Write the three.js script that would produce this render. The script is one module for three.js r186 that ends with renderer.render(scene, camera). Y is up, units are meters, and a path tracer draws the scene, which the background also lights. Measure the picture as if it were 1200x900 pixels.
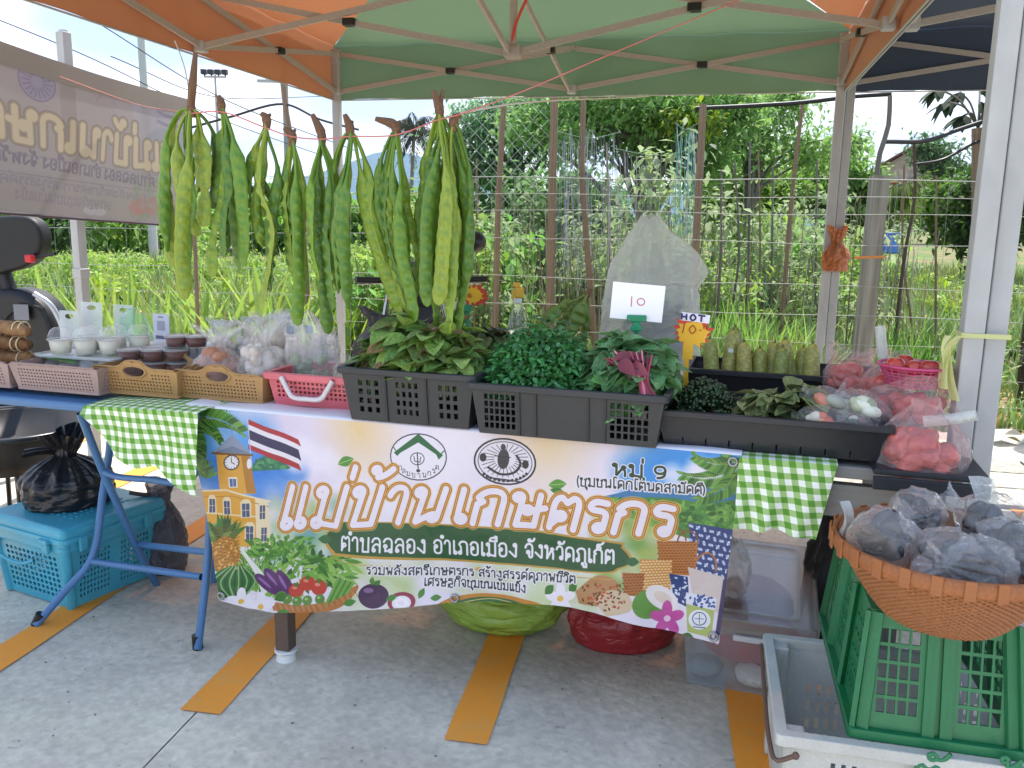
import * as THREE from 'three';
import { mergeGeometries } from 'three/addons/utils/BufferGeometryUtils.js';
import { RoundedBoxGeometry } from 'three/addons/geometries/RoundedBoxGeometry.js';
import { ImprovedNoise } from 'three/addons/math/ImprovedNoise.js';

// ---------------------------------------------------------------- camera, sky, sun, exposure
const scene = new THREE.Scene();
const EYE = 1.3, FOCAL = 1007.5, PITCH = 0.18557, ROLL = 0.01705;
const camera = new THREE.PerspectiveCamera(2 * Math.atan(450 / FOCAL) * 180 / Math.PI, 4 / 3, 0.05, 6000);
camera.position.set(0, EYE, 0);
camera.rotation.set(-PITCH, 0, ROLL, 'YXZ');
scene.add(camera);
const renderer = new THREE.WebGLRenderer({ antialias: true });
renderer.setSize(1024, 768);
renderer.toneMapping = THREE.LinearToneMapping;
renderer.toneMappingExposure = 3.5;
renderer.shadowMap.enabled = true;
renderer.shadowMap.type = THREE.PCFSoftShadowMap;

const perlin = new ImprovedNoise();
const fbm3 = (x, y, z, o = 4) => { let a = 0.5, s = 0; for (let i = 0; i < o; i++) { s += a * perlin.noise(x, y, z); x *= 2.03; y *= 2.03; z *= 2.03; a *= 0.5; } return s; };
const SUN = new THREE.Vector3(0.35, 2.0, -0.8).normalize();
{
  const W = 1024, H = 512, data = new Float32Array(W * H * 4), k = 0.54;
  const sm = (a, b, x) => { const t = Math.min(1, Math.max(0, (x - a) / (b - a))); return t * t * (3 - 2 * t); };
  for (let j = 0; j < H; j++) for (let i = 0; i < W; i++) {
    const el = ((j + 0.5) / H - 0.5) * Math.PI, az = ((i + 0.5) / W) * 2 * Math.PI;
    const y = Math.sin(el), x = Math.cos(el) * Math.cos(az), z = Math.cos(el) * Math.sin(az), o = (j * W + i) * 4;
    const g = Math.pow(1 - Math.max(0, y), 3);
    let r = 0.25 + 0.30 * g, gr = 0.41 + 0.26 * g, b = 0.72 + 0.16 * g;
    const d = Math.max(y, 0) + 0.22, px = x / d, pz = z / d;
    const n = fbm3(px * 0.9 + 3.1, pz * 0.9 + 7.7, 0.3, 6) + 0.35 * fbm3(px * 0.35, pz * 0.35, 5.2, 3);
    const c = sm(-0.13, 0.24, n), dark = sm(0.05, 0.45, fbm3(px * 0.7 + 9, pz * 0.7, 2.2, 4));
    const cw = 1.12 - 0.38 * dark;
    r += (cw - r) * c * 0.92; gr += (cw * 1.0 - gr) * c * 0.92; b += (cw * 1.03 - b) * c * 0.92;
    if (y < 0) { r = 0.42; gr = 0.43; b = 0.40; }
    data[o] = r * k; data[o + 1] = gr * k; data[o + 2] = b * k; data[o + 3] = 1;
  }
  const sky = new THREE.DataTexture(data, W, H, THREE.RGBAFormat, THREE.FloatType);
  sky.mapping = THREE.EquirectangularReflectionMapping; sky.magFilter = THREE.LinearFilter; sky.minFilter = THREE.LinearFilter; sky.needsUpdate = true;
  scene.background = sky; scene.environment = sky;
}
const sun = new THREE.DirectionalLight(new THREE.Color(1, 0.955, 0.88), 2.75);
sun.position.copy(SUN).multiplyScalar(30).add(new THREE.Vector3(0, 0, -4));
sun.target.position.set(0, 0, -4); scene.add(sun, sun.target);
sun.castShadow = true; sun.shadow.mapSize.set(4096, 4096);
Object.assign(sun.shadow.camera, { left: -14, right: 14, top: 14, bottom: -14, near: 1, far: 80 });

// ---------------------------------------------------------------- helpers
let seedState = 12345;
const reseed = (s) => { seedState = s | 0; };
const rnd = () => { seedState = (seedState + 0x6d2b79f5) | 0; let t = Math.imul(seedState ^ (seedState >>> 15), 1 | seedState); t = (t + Math.imul(t ^ (t >>> 7), 61 | t)) ^ t; return ((t ^ (t >>> 14)) >>> 0) / 4294967296; };
const rr = (a, b) => a + (b - a) * rnd();
const gauss = () => (rnd() + rnd() + rnd() + rnd() - 2) * 1.2;
const V = (x, y, z) => new THREE.Vector3(x, y, z);
const cp = Math.cos(PITCH), sp = Math.sin(PITCH), cr = Math.cos(ROLL), sr = Math.sin(ROLL);
function ray(x, y) { const a = x - 600, b = 450 - y, u = (a * cr - b * sr) / FOCAL, v = (a * sr + b * cr) / FOCAL; return V(u, v * cp - sp, -(cp + v * sp)); }
const G = (x, y, h = 0) => { const d = ray(x, y); return d.multiplyScalar((h - EYE) / d.y).add(V(0, EYE, 0)); };        // pixel -> point on a level plane
const D = (x, y, z) => { const d = ray(x, y); return d.multiplyScalar(z / -d.z).add(V(0, EYE, 0)); };                    // pixel -> point z metres ahead
// table frame: s runs along the front edge, t goes back from it
const TA = 16.5 * Math.PI / 180, TO = V(-0.945, 0, -2.448), TU = V(Math.cos(TA), 0, Math.sin(TA)), TN = V(Math.sin(TA), 0, -Math.cos(TA)), TH = 0.757;
const T = (s, t, h = TH) => TO.clone().addScaledVector(TU, s).addScaledVector(TN, t).setY(h);
const inT = (p) => { const d = p.clone().sub(TO); return { s: d.dot(TU), t: d.dot(TN), h: p.y }; };
const onT = (x, y, h = TH) => inT(G(x, y, h));
const onTP = (x, y, t = 0) => { const d = ray(x, y), k = (t - V(0, 0, 0).sub(TO).dot(TN)) / d.dot(TN); return d.multiplyScalar(k).add(V(0, EYE, 0)); };   // pixel -> upright plane t behind the table edge

const names = {};
const numbered = (n) => { const k = names[n] = (names[n] ?? -1) + 1; return k ? n + '_' + String(k).padStart(3, '0') : n; };
function tag(o, label, category, group, kind) { if (label) o.userData.label = label; if (category) o.userData.category = category; if (group) o.userData.group = group; if (kind) o.userData.kind = kind; return o; }
function thing(name, label, category, pos = V(0, 0, 0), turn = 0, group) {
  const o = new THREE.Group(); o.name = numbered(name); scene.add(o); o.position.copy(pos); o.rotation.y = turn; return tag(o, label, category, group);
}
const onTable = (name, label, category, s, t, h = TH, group, turn = 0) => thing(name, label, category, T(s, t, h), -TA + turn, group);
function flat(g) {
  let o = g.index ? g.toNonIndexed() : g;
  if (!o.attributes.normal) o.computeVertexNormals();
  if (!o.attributes.uv) o.setAttribute('uv', new THREE.BufferAttribute(new Float32Array(o.attributes.position.count * 2), 2));
  for (const k of Object.keys(o.attributes)) if (!['position', 'normal', 'uv', 'color'].includes(k)) o.deleteAttribute(k);
  return o;
}
const join = (list) => (list.length === 1 ? list[0] : mergeGeometries(list.map(flat)));
function part(name, geo, m, parent, kind) {
  const o = new THREE.Mesh(Array.isArray(geo) ? join(geo) : geo, m); o.name = parent ? name : numbered(name); o.castShadow = o.receiveShadow = true;
  (parent ?? scene).add(o); if (kind) o.userData.kind = kind; return o;
}
function copyOf(o, pos, turn, label, group) {
  const c = o.clone(); c.name = numbered(o.name.replace(/_\d{3}$/, '')); scene.add(c); if (pos) c.position.copy(pos); if (turn !== undefined) c.rotation.y = turn;
  c.userData = { ...o.userData }; if (label) c.userData.label = label; if (group) c.userData.group = group; return c;
}
const box = (w, h, d, x = 0, y = 0, z = 0, b = 0) => (b ? new RoundedBoxGeometry(w, h, d, 2, b) : new THREE.BoxGeometry(w, h, d)).translate(x, y, z);
const cyl = (r0, r1, h, x = 0, y = 0, z = 0, n = 20, open = false) => new THREE.CylinderGeometry(r1, r0, h, n, 1, open).translate(x, y + h / 2, z);
const tube = (pts, r, n = 8, seg) => new THREE.TubeGeometry(new THREE.CatmullRomCurve3(pts, false, 'centripetal'), seg ?? Math.max(2, pts.length * 6), r, n, false);
const lathe = (pts, n = 28) => new THREE.LatheGeometry(pts.map(([x, y]) => new THREE.Vector2(x, y)), n);
const ball = (r, x = 0, y = 0, z = 0, n = 14) => new THREE.SphereGeometry(r, n, Math.max(6, n * 0.7 | 0)).translate(x, y, z);
function bar(a, b, w, h) {                                                   // a straight box from a to b
  const g = new THREE.BoxGeometry(w, h, a.distanceTo(b));
  return g.applyMatrix4(new THREE.Matrix4().lookAt(b, a, V(0, 1, 0))).translate((a.x + b.x) / 2, (a.y + b.y) / 2, (a.z + b.z) / 2);
}
function rod(a, b, r0, r1 = r0, n = 8) {                                     // a straight tapered rod from a to b
  const g = new THREE.CylinderGeometry(r1, r0, a.distanceTo(b), n, 1), q = new THREE.Quaternion().setFromUnitVectors(V(0, 1, 0), b.clone().sub(a).normalize());
  return g.applyQuaternion(q).translate((a.x + b.x) / 2, (a.y + b.y) / 2, (a.z + b.z) / 2);
}
function taperTube(pts, radii, n = 7) {                                      // a bending, tapering limb
  const c = new THREE.CatmullRomCurve3(pts), S = pts.length * 4, g = new THREE.TubeGeometry(c, S, 1, n, false), p = g.attributes.position;
  for (let i = 0; i <= S; i++) {
    const o = c.getPointAt(i / S), f = i / S * (radii.length - 1), k = Math.min(radii.length - 2, f | 0), r = radii[k] + (radii[k + 1] - radii[k]) * (f - k);
    for (let j = 0; j <= n; j++) { const q = i * (n + 1) + j; p.setXYZ(q, o.x + (p.getX(q) - o.x) * r, o.y + (p.getY(q) - o.y) * r, o.z + (p.getZ(q) - o.z) * r); }
  }
  g.computeVertexNormals(); return g;
}
function sheet(nu, nv, f, fuv) {                                             // a surface patch: f(u, v) -> Vector3
  const p = [], uv = [], ix = [];
  for (let j = 0; j <= nv; j++) for (let i = 0; i <= nu; i++) { const q = f(i / nu, j / nv); p.push(q.x, q.y, q.z); const w = fuv ? fuv(i / nu, j / nv, q) : [i / nu, j / nv]; uv.push(w[0], w[1]); }
  for (let j = 0; j < nv; j++) for (let i = 0; i < nu; i++) { const a = j * (nu + 1) + i, b = a + nu + 1; ix.push(a, b, a + 1, b, b + 1, a + 1); }
  const g = new THREE.BufferGeometry(); g.setAttribute('position', new THREE.Float32BufferAttribute(p, 3)); g.setAttribute('uv', new THREE.Float32BufferAttribute(uv, 2)); g.setIndex(ix); g.computeVertexNormals(); return g;
}
const tint = (g, c) => { const o = flat(g), n = o.attributes.position.count, a = new Float32Array(n * 3); for (let i = 0; i < n; i++) { a[i * 3] = c.r; a[i * 3 + 1] = c.g; a[i * 3 + 2] = c.b; } o.setAttribute('color', new THREE.BufferAttribute(a, 3)); return o; };

// ---------------------------------------------------------------- textures and materials
const hash2 = (x, y, s) => { let h = Math.imul(x, 374761393) ^ Math.imul(y, 668265263) ^ Math.imul(s, 974634777); h = Math.imul(h ^ (h >>> 13), 1274126177); return ((h ^ (h >>> 16)) >>> 0) / 4294967296; };
function vn(x, y, per, s) {                                                  // value noise that repeats every per cells
  const xi = Math.floor(x), yi = Math.floor(y), fx = x - xi, fy = y - yi, w = (a) => ((a % per) + per) % per, u = fx * fx * (3 - 2 * fx), v = fy * fy * (3 - 2 * fy);
  const a = hash2(w(xi), w(yi), s), b = hash2(w(xi + 1), w(yi), s), c = hash2(w(xi), w(yi + 1), s), d = hash2(w(xi + 1), w(yi + 1), s);
  return a + (b - a) * u + (c - a) * v + (a - b - c + d) * u * v;
}
const tn = (u, v, f, s, o = 4) => { let a = 0.5, r = 0, t = 0; for (let i = 0; i < o; i++) { r += a * vn(u * f, v * f, f, s + i); t += a; f *= 2; a *= 0.5; } return r / t; };
function tex(size, fn, srgb = true) {
  const d = new Uint8Array(size * size * 4);
  for (let j = 0; j < size; j++) for (let i = 0; i < size; i++) { const c = fn(i / size, j / size), o = (j * size + i) * 4; d[o] = c[0]; d[o + 1] = c[1]; d[o + 2] = c[2]; d[o + 3] = 255; }
  const t = new THREE.DataTexture(d, size, size); t.wrapS = t.wrapT = THREE.RepeatWrapping; t.magFilter = THREE.LinearFilter; t.minFilter = THREE.LinearFilter; if (srgb) t.colorSpace = THREE.SRGBColorSpace; t.needsUpdate = true; return t;
}
const rep = (t, x, y = x) => { const c = t.clone(); c.repeat.set(x, y); c.needsUpdate = true; return c; };
const mixc = (a, b, t) => [a[0] + (b[0] - a[0]) * t, a[1] + (b[1] - a[1]) * t, a[2] + (b[2] - a[2]) * t];
const P = (color, roughness = 0.6, more = {}) => new THREE.MeshPhysicalMaterial({ color, roughness, side: THREE.DoubleSide, ...more });
const noiseTex = tex(256, (u, v) => { const n = 150 + 105 * tn(u, v, 8, 3, 5); return [n, n, n]; });
const grainTex = tex(256, (u, v) => { const n = 255 * (0.5 * tn(u, v, 32, 7, 3) + 0.5 * tn(u, v, 8, 9, 3)); return [n, n, n]; }, false);
const crumpleTex = tex(256, (u, v) => { const a = Math.abs(tn(u, v, 6, 21, 4) - 0.5) * 2, b = Math.abs(tn(u, v, 12, 33, 3) - 0.5) * 2, n = 255 * Math.min(1, 0.7 * Math.sqrt(a) + 0.4 * Math.sqrt(b)); return [n, n, n]; }, false);
const softTex = tex(256, (u, v) => { const n = 226 + 29 * tn(u, v, 8, 3, 5); return [n, n, n]; });
const wearTex = tex(512, (u, v) => { const a = tn(u, v, 6, 51, 5), f = tn(u, v, 120, 53, 2), sc = Math.abs(tn(u, v * 0.999, 20, 57, 3) - 0.5) < 0.006 ? 18 : 0; const n = 214 + 34 * a + 16 * (f - 0.5) - (f > 0.8 ? 24 : 0) + sc; const c = Math.min(255, n); return [c, c * 0.995, c * 0.98]; });
const plastic = (c, r = 0.42, m = {}) => P(c, r, { map: rep(wearTex, 2.2), bumpMap: rep(grainTex, 4), bumpScale: 0.0006, ...m });
const film = (c = '#ffffff', m = {}) => P(c, 0.14, { transmission: 0.9, thickness: 0, ior: 1.33, bumpMap: rep(crumpleTex, 1.2), bumpScale: 0.004, ...m });
const MT = {
  powder: P('#b4b5b3', 0.5, { map: rep(softTex, 0.12, 3) }), truss: P('#b0a69c', 0.5, { map: rep(softTex, 12, 0.5) }), black: P('#17181a', 0.45), steel: P('#9a9a98', 0.35, { metalness: 0.7 }),
  green: P('#6a8668', 0.8, { transmission: 0.2, thickness: 0 }), orange: P('#bf7a50', 0.8, { transmission: 0.2, thickness: 0 }), navy: P('#3a4454', 0.8, { transmission: 0.04, thickness: 0 }),
  redRope: P('#c4463c', 0.8), wood: P('#a88f76', 0.9, { map: rep(noiseTex, 1, 6), bumpMap: rep(grainTex, 2, 8), bumpScale: 0.004 }), greyWood: P('#8f8a80', 0.9, { map: rep(noiseTex, 1, 6), bumpMap: rep(grainTex, 2, 6), bumpScale: 0.004 }),
  wire: P('#8f928c', 0.5), white: P('#dcdcd8', 0.55), crateBlack: plastic('#33363a', 0.5), trayBlack: plastic('#24282f', 0.42),
  clear: P('#ffffff', 0.08, { transmission: 0.92, thickness: 0, ior: 1.4 }), cloudy: P('#eef2f2', 0.4, { transmission: 0.72, thickness: 0, ior: 1.35, bumpMap: rep(crumpleTex, 1), bumpScale: 0.003 }), film: film('#ffffff', { transmission: 0.82, roughness: 0.18 }), filmPink: film('#ffe9e6'), filmMilky: film('#f1f4ef', { transmission: 0.55, roughness: 0.45 }),
};
// ---------------------------------------------------------------- ground
const structure = (o, label, category) => tag(o, label, category, undefined, 'structure');
{
  const soil = tex(512, (u, v) => { const n = tn(u, v, 10, 1, 5), m = tn(u, v, 5, 12, 4), f = tn(u, v, 64, 5, 2); return mixc(mixc([118, 98, 70], [74, 96, 38], Math.min(1, Math.max(0, (m - 0.36) * 4))), [160, 146, 112], Math.max(0, n + f * 0.5 - 0.8) * 1.6); });
  const field = part('field', sheet(60, 60, (u, v) => { const x = (u - 0.5) * 3000, z = -6.2 - v * v * 2600; return V(x, -0.06 + Math.min(1.2, Math.max(0, (-z - 7) * 0.02)), z + x * 0.0); }, (u, v, q) => [q.x / 3, q.z / 3]), P('#ffffff', 1, { map: soil }));
  structure(field, 'rough soil and grass ground of the garden beyond the fence', 'ground');
  const litter = tex(512, (u, v) => { const n = tn(u, v, 40, 2, 3), m = tn(u, v, 12, 6, 4), w = tn(u, v, 70, 16, 2); return w > 0.66 ? [188, 164, 118] : mixc([92, 72, 48], [150, 128, 92], Math.min(1, Math.max(0, n * 1.2 + m - 0.6))); });
  const verge = part('verge', sheet(40, 10, (u, v) => { const x = -12 + 26 * u; return V(x, -0.03 + 0.05 * fbm3(x * 2, v * 3, 1, 3), -5.15 + (x - 3) * 0.225 - v * 2.2); }, (u, v, q) => [q.x / 1.2, q.z / 1.2]), P('#ffffff', 1, { map: litter, bumpMap: litter, bumpScale: 0.02 }));
  structure(verge, 'strip of dry leaf litter at the foot of the wire fence', 'ground');
  // concrete floor: a dark bed with slabs on it, joints left open
  const conc = tex(1024, (u, v) => {
    const a = tn(u, v, 3, 4, 5), b = tn(u, v, 14, 8, 4), f = tn(u, v, 150, 14, 2), s = tn(u, v * 1.0, 40, 19, 2), w = tn(u, v, 6, 27, 4), pit = tn(u, v, 110, 31, 1);
    let n = 184 + 30 * (a - 0.5) + 26 * (b - 0.5) + 30 * (f - 0.5) + 60 * Math.max(0, w - 0.55) - 50 * Math.max(0, 0.42 - w) - 30 * Math.max(0, s - 0.66); if (pit > 0.965) n -= 26;
    return [Math.min(255, n * 1.05), n, n * 0.91];
  });
  const scr = tex(512, (u, v) => { const n = 255 * (0.55 * tn(u, v, 60, 41, 3) + 0.45 * tn(u, v, 12, 43, 3)); return [n, n, n]; }, false);
  const cm = P('#ffffff', 0.82, { map: rep(conc, 0.42), bumpMap: rep(scr, 0.9), bumpScale: 0.004 });
  const floor = new THREE.Group(); floor.name = 'concrete_floor'; scene.add(floor); structure(floor, 'pale grey concrete car park floor under the stall', 'floor');
  part('bed', sheet(2, 2, (u, v) => V(-14 + 30 * u, -0.006, 6 - 11.5 * v)), P('#a3a199', 1), floor);
  const yaw = 0.0965, dx = 1.5, gap = 0.0022;
  const lineX = (k, z) => -0.785 + k * dx + 0.168 * (-z - 2.35);
  const vergeZ = (x) => -5.2 + (x - 3) * 0.225;
  for (let k = -6; k < 7; k++) for (const [z0, z1] of [[6, 2.2], [2.2, -0.9], [-0.9, -4.0], [-4.0, -99]]) {
    const g = sheet(6, 8, (u, v) => { let z = z0 - gap + (Math.max(z1, -30) - z0 + 2 * gap) * v; if (z1 === -99) { const e = vergeZ(lineX(k + u, -5)); z = z0 - gap + (e - z0 + gap) * v; } return V(lineX(k, z) + gap + (dx - 2 * gap) * u, 0, z); }, (u, v, q) => [q.x, q.z]);
    part('slab', g, cm, floor);
  }
  // painted bay lines, 4 mm above the slabs
  const paintT = tex(512, (u, v) => { const n = tn(u, v, 20, 3, 4), f = tn(u, v, 90, 8, 2); const c = mixc([240, 150, 44], [228, 156, 70], Math.max(0, n - 0.45) * 2); return f > 0.84 ? mixc(c, [176, 166, 150], 0.4) : c; });
  const pm = P('#ffffff', 0.7, { map: rep(paintT, 0.8) });
  const spans = [[-4, -2.2, -5.3], [-3, -2.2, -5.2], [-2, -1.9, -5.0], [-1, -2.09, -4.9], [0, -1.975, -4.8], [1, -1.7, -4.7], [2, -3.0, -4.45], [3, -2.9, -4.4]];
  const where = ['beside the scooter at the banner pole', 'passing behind the cyan basket towards the dark scooter', 'running under the cyan basket', 'starting in front of the banner table leg', 'ending just in front of the green bag', 'running under the clear storage box', 'passing the far end of the table legs', 'beside the pale paving slabs'];
  spans.forEach(([k, z0, z1], i) => {
    const X = (z) => -0.03 + 0.735 * k + 0.17 * (-z - 2.4), n = 24;
    const ln = part('painted_line', sheet(1, n, (u, v) => { const z = z0 + (z1 - z0) * v; return V(X(z) + (u - 0.5) * 0.112 + 0.0015 * Math.sin(z * 37 + u * 9), 0.004, z + (u - 0.5) * 0.02); }, (u, v, q) => [q.x, q.z]), pm);
    structure(ln, 'orange painted parking line ' + where[i], 'road marking');
  });
  // pale paving slabs beyond the tents on the right
  const pav = new THREE.Group(); pav.name = 'paved_strip'; scene.add(pav); structure(pav, 'sunlit pale paving slabs beside the fence verge', 'pavement');
  const pms = ['#c9c6bd', '#bfbcb2', '#d0cdc4'].map((c) => P(c, 0.85, { map: rep(noiseTex, 2), bumpMap: rep(grainTex, 3), bumpScale: 0.004 }));
  reseed(4);
  for (let i = 0; i < 9; i++) for (let j = 0; j < 3; j++) {
    if (i === 2 && j === 1) continue;                                       // the open drain hole
    const o = part('paving_slab', box(0.392, 0.03, 0.292, 0, 0.008, 0, 0.004), pms[(rnd() * 3) | 0], pav);
    o.position.set(1.45 + i * 0.4 + 0.225 * 0, 0, -4.78 + i * 0.4 * 0.225 - 0.12 + j * 0.3).add(V(j * -0.068, 0, 0)); o.rotation.y = -0.2213;
  }
}
{ // grit and tiny crumbs scattered over the concrete
  reseed(15); const gs = []; for (let i = 0; i < 420; i++) { const x = rr(-2.4, 2.2), z = rr(-3.6, -1.6); gs.push(tint(new THREE.IcosahedronGeometry(rr(0.0012, 0.0038), 0).scale(1, 0.6, 1.2).rotateY(rr(0, 6)).translate(x, 0.002, z), new THREE.Color().setHSL(0.09, 0.15, rr(0.08, 0.4)))); }
  tag(part('floor_grit', gs, P('#ffffff', 0.9, { vertexColors: true })), 'scattered grit and crumbs on the concrete floor', 'grit', undefined, 'stuff');
}
// ---------------------------------------------------------------- tents
function tent(name, label, C, turn, cols, opt = {}) {
  const o = thing(name, label, 'canopy tent', C, turn, 'pop up canopy tents'), h = 1.472, E = 2.033, ET = 2.33, PK = 2.95;
  for (const [a, b] of [[-1, -1], [1, -1], [1, 1], [-1, 1]]) {
    const leg = part('leg', box(0.046, ET - 0.64, 0.046, a * (h + 0.005), (ET + 0.64) / 2, b * (h + 0.005), 0.004), MT.powder, o);
    part('inner_leg', box(0.037, 0.70, 0.037, a * (h + 0.005), 0.35, b * (h + 0.005), 0.003), MT.powder, leg);
    part('foot_plate', box(0.09, 0.006, 0.09, a * (h + 0.005), 0.004, b * (h + 0.005)), MT.powder, leg);
    part('corner_bracket', box(0.06, 0.05, 0.06, a * (h + 0.005), ET - 0.03, b * (h + 0.005), 0.006), MT.powder, o); part('corner_bracket', box(0.058, 0.045, 0.058, a * (h + 0.005), E + 0.05, b * (h + 0.005), 0.006), MT.powder, o);
  }
  const side = (k, x, y, z) => { const r = [[x, z], [-z, x], [-x, -z], [z, -x]][k]; return V(r[0], y, r[1]); };   // k: back, right, front, left (x along the edge, z = -h outside)
  for (let k = 0; k < 4; k++) {
    const m = cols[k];
    part('roof_panel', sheet(16, 12, (u, v) => { const w = (1 - v) * (h + 0.022), sag = -0.05 * Math.sin(Math.PI * v) * Math.sin(Math.PI * u) + 0.006 * Math.sin(u * 40 + v * 7); return side(k, (u * 2 - 1) * w, ET + 0.02 + (PK - ET) * v + sag, -(h + 0.022) * (1 - v)); }), m, o);
    part('valance', sheet(40, 6, (u, v) => { const q = k % 2 ? 0.08 : 1, e = h + 0.027 + q * (0.010 * Math.sin(u * 31 + k) * v + 0.006 * Math.sin(u * 77) * v); return side(k, (u * 2 - 1) * (h + 0.027), ET + 0.032 - v * (ET - E + 0.034) + 0.006 * Math.sin(u * 22 + k) * v, -e); }), m, o);
    part('hem', tube([0, 0.25, 0.5, 0.75, 1].map((u) => side(k, (u * 2 - 1) * (h + 0.027), E - 0.004, -(h + 0.025))), 0.0045, 5), MT.powder, o);
    for (const sgn of [-1, 1]) {                                            // two scissor pairs along each side
      const a = side(k, sgn * h * 0.985, ET - 0.035, -h + 0.012), b = side(k, sgn * 0.015, E + 0.035, -h + 0.012), c = side(k, sgn * h * 0.985, E + 0.045, -h - 0.004), d = side(k, sgn * 0.015, ET - 0.04, -h - 0.004);
      part('truss_bar', bar(a, b, 0.013, 0.026), MT.truss, o); part('truss_bar', bar(c, d, 0.013, 0.026), MT.truss, o);
      const mid = a.clone().add(b).multiplyScalar(0.5); const j = part('joint', box(0.055, 0.032, 0.045, 0, 0, 0, 0.004), MT.black, o); j.position.copy(mid); j.rotation.y = k * Math.PI / 2;
    }
    const a = side(k, 0.012, ET - 0.04, -h + 0.03), b = side(k, 0.012, 2.0, -0.03), c = side(k, -0.012, E + 0.03, -h + 0.03), d = side(k, -0.012, 2.30, -0.03);
    part('truss_bar', bar(a, b, 0.013, 0.026), MT.truss, o); part('truss_bar', bar(c, d, 0.013, 0.026), MT.truss, o);
    const j = part('joint', box(0.045, 0.032, 0.055, 0, 0, 0, 0.004), MT.black, o); j.position.copy(a.clone().add(b).multiplyScalar(0.5)); j.rotation.y = k * Math.PI / 2;
    part('joint', box(0.05, 0.05, 0.05, 0, 0, 0, 0.006), MT.powder, o).position.copy(side(k, 0, E + 0.03, -h + 0.012));
  }
  part('centre_pole', [cyl(0.016, 0.016, PK - 1.98, 0, 1.98, 0, 12), box(0.07, 0.05, 0.07, 0, 2.0, 0, 0.008), box(0.07, 0.05, 0.07, 0, 2.3, 0, 0.008)], MT.truss, o);
  return o;
}
const TENT = V(-0.0197, 0, -3.788), TY = -0.23228, TE1 = V(Math.cos(TY), 0, -Math.sin(TY)), TE2 = V(Math.sin(TY), 0, Math.cos(TY));
tent('canopy_tent', 'green and orange pop up canopy over the vegetable table', TENT, TY, [MT.green, MT.orange, MT.green, MT.orange]);
tent('canopy_tent', 'navy blue pop up canopy beside the green and orange one', TENT.clone().addScaledVector(TE1, 3.007).addScaledVector(TE2, -0.02), TY, [MT.navy, MT.navy, MT.navy, MT.navy]);

// ---------------------------------------------------------------- fence
const FA = V(9, 0, -5.3 + 5.8 * 0.22), fenceAt = (x) => V(x, 0, -5.35 - (3.2 - x) * 0.215);
{
  const f = thing('wire_fence', 'galvanised wire mesh fence along the car park edge', 'fence', V(0, 0, 0));
  const hs = [0.06, 0.2, 0.36, 0.56, 0.74, 0.93, 1.2, 1.385, 1.49, 1.6];
  reseed(8);
  for (const h of hs) {
    const pts = []; for (let x = -9; x <= 10; x += 0.5) { const p = fenceAt(x); pts.push(V(p.x, h + 0.008 * Math.sin(x * 3 + h * 9), p.z)); }
    part('line_wire', tube(pts, h > 1.5 ? 0.0032 : h > 0.7 ? 0.0021 : 0.0015, 5, 60), MT.wire, f);
  }
  const vw = []; for (let x = -9; x <= 10; x += 0.15) { const p = fenceAt(x); vw.push(rod(V(p.x + rr(-0.02, 0.02), 0.02, p.z), V(p.x + rr(-0.03, 0.03), 1.6, p.z), 0.0012, 0.0012, 4)); }
  part('stay_wires', vw, MT.wire, f, 'stuff');
}
// ---------------------------------------------------------------- vegetation builders
const leafMat = (c = '#ffffff', t = 0.58, m = {}) => P(c, 0.85, { vertexColors: true, specularIntensity: 0.35, transmission: t, thickness: 0, ...m });
const LEAF = leafMat();
const col = (h, s, l) => new THREE.Color().setHSL(h, s, l, THREE.SRGBColorSpace);
function leafGeo(len, wid, fold = 0.25, curl = 0.35, n = 4, tipPow = 0.8) {       // one leaf along +z, base at the origin
  return sheet(2, n, (u, v) => { const w = wid * Math.pow(Math.sin(Math.PI * Math.min(0.985, Math.pow(v, tipPow) * 0.97 + 0.02)), 0.8), a = (u - 0.5) * 2; return V(a * w / 2, Math.abs(a) * w * fold / 2 - curl * len * v * v * 0.5, len * v); });
}
function scatterLeaves(list, base, out) {                                    // leaves merged by hand: list of {p, dir, up, s, c}
  const bp = base.index ? base.toNonIndexed() : base, A = bp.attributes.position, Nn = bp.attributes.normal, n = A.count, N = list.length;
  const pos = new Float32Array(N * n * 3), nor = new Float32Array(N * n * 3), colr = new Float32Array(N * n * 3), uv = new Float32Array(N * n * 2), m = new THREE.Matrix4(), v = V(), e = new THREE.Euler(), q = new THREE.Quaternion();
  let k = 0;
  for (const L of list) {
    q.setFromEuler(e.set(L.e[0], L.e[1], L.e[2], 'YXZ')); m.compose(L.p, q, V(L.s, L.s, L.s));
    for (let i = 0; i < n; i++, k++) {
      v.fromBufferAttribute(A, i).applyMatrix4(m); pos.set([v.x, v.y, v.z], k * 3); v.fromBufferAttribute(Nn, i).applyQuaternion(q); nor.set([v.x, v.y, v.z], k * 3); colr.set([L.c.r, L.c.g, L.c.b], k * 3);
    }
  }
  const g = new THREE.BufferGeometry(); g.setAttribute('position', new THREE.BufferAttribute(pos, 3)); g.setAttribute('normal', new THREE.BufferAttribute(nor, 3)); g.setAttribute('uv', new THREE.BufferAttribute(uv, 2)); g.setAttribute('color', new THREE.BufferAttribute(colr, 3)); return g;
}
const smallLeaf = leafGeo(1, 0.5, 0.3, 0.3, 2), longLeaf = leafGeo(1, 0.22, 0.3, 0.5, 3);
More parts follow.
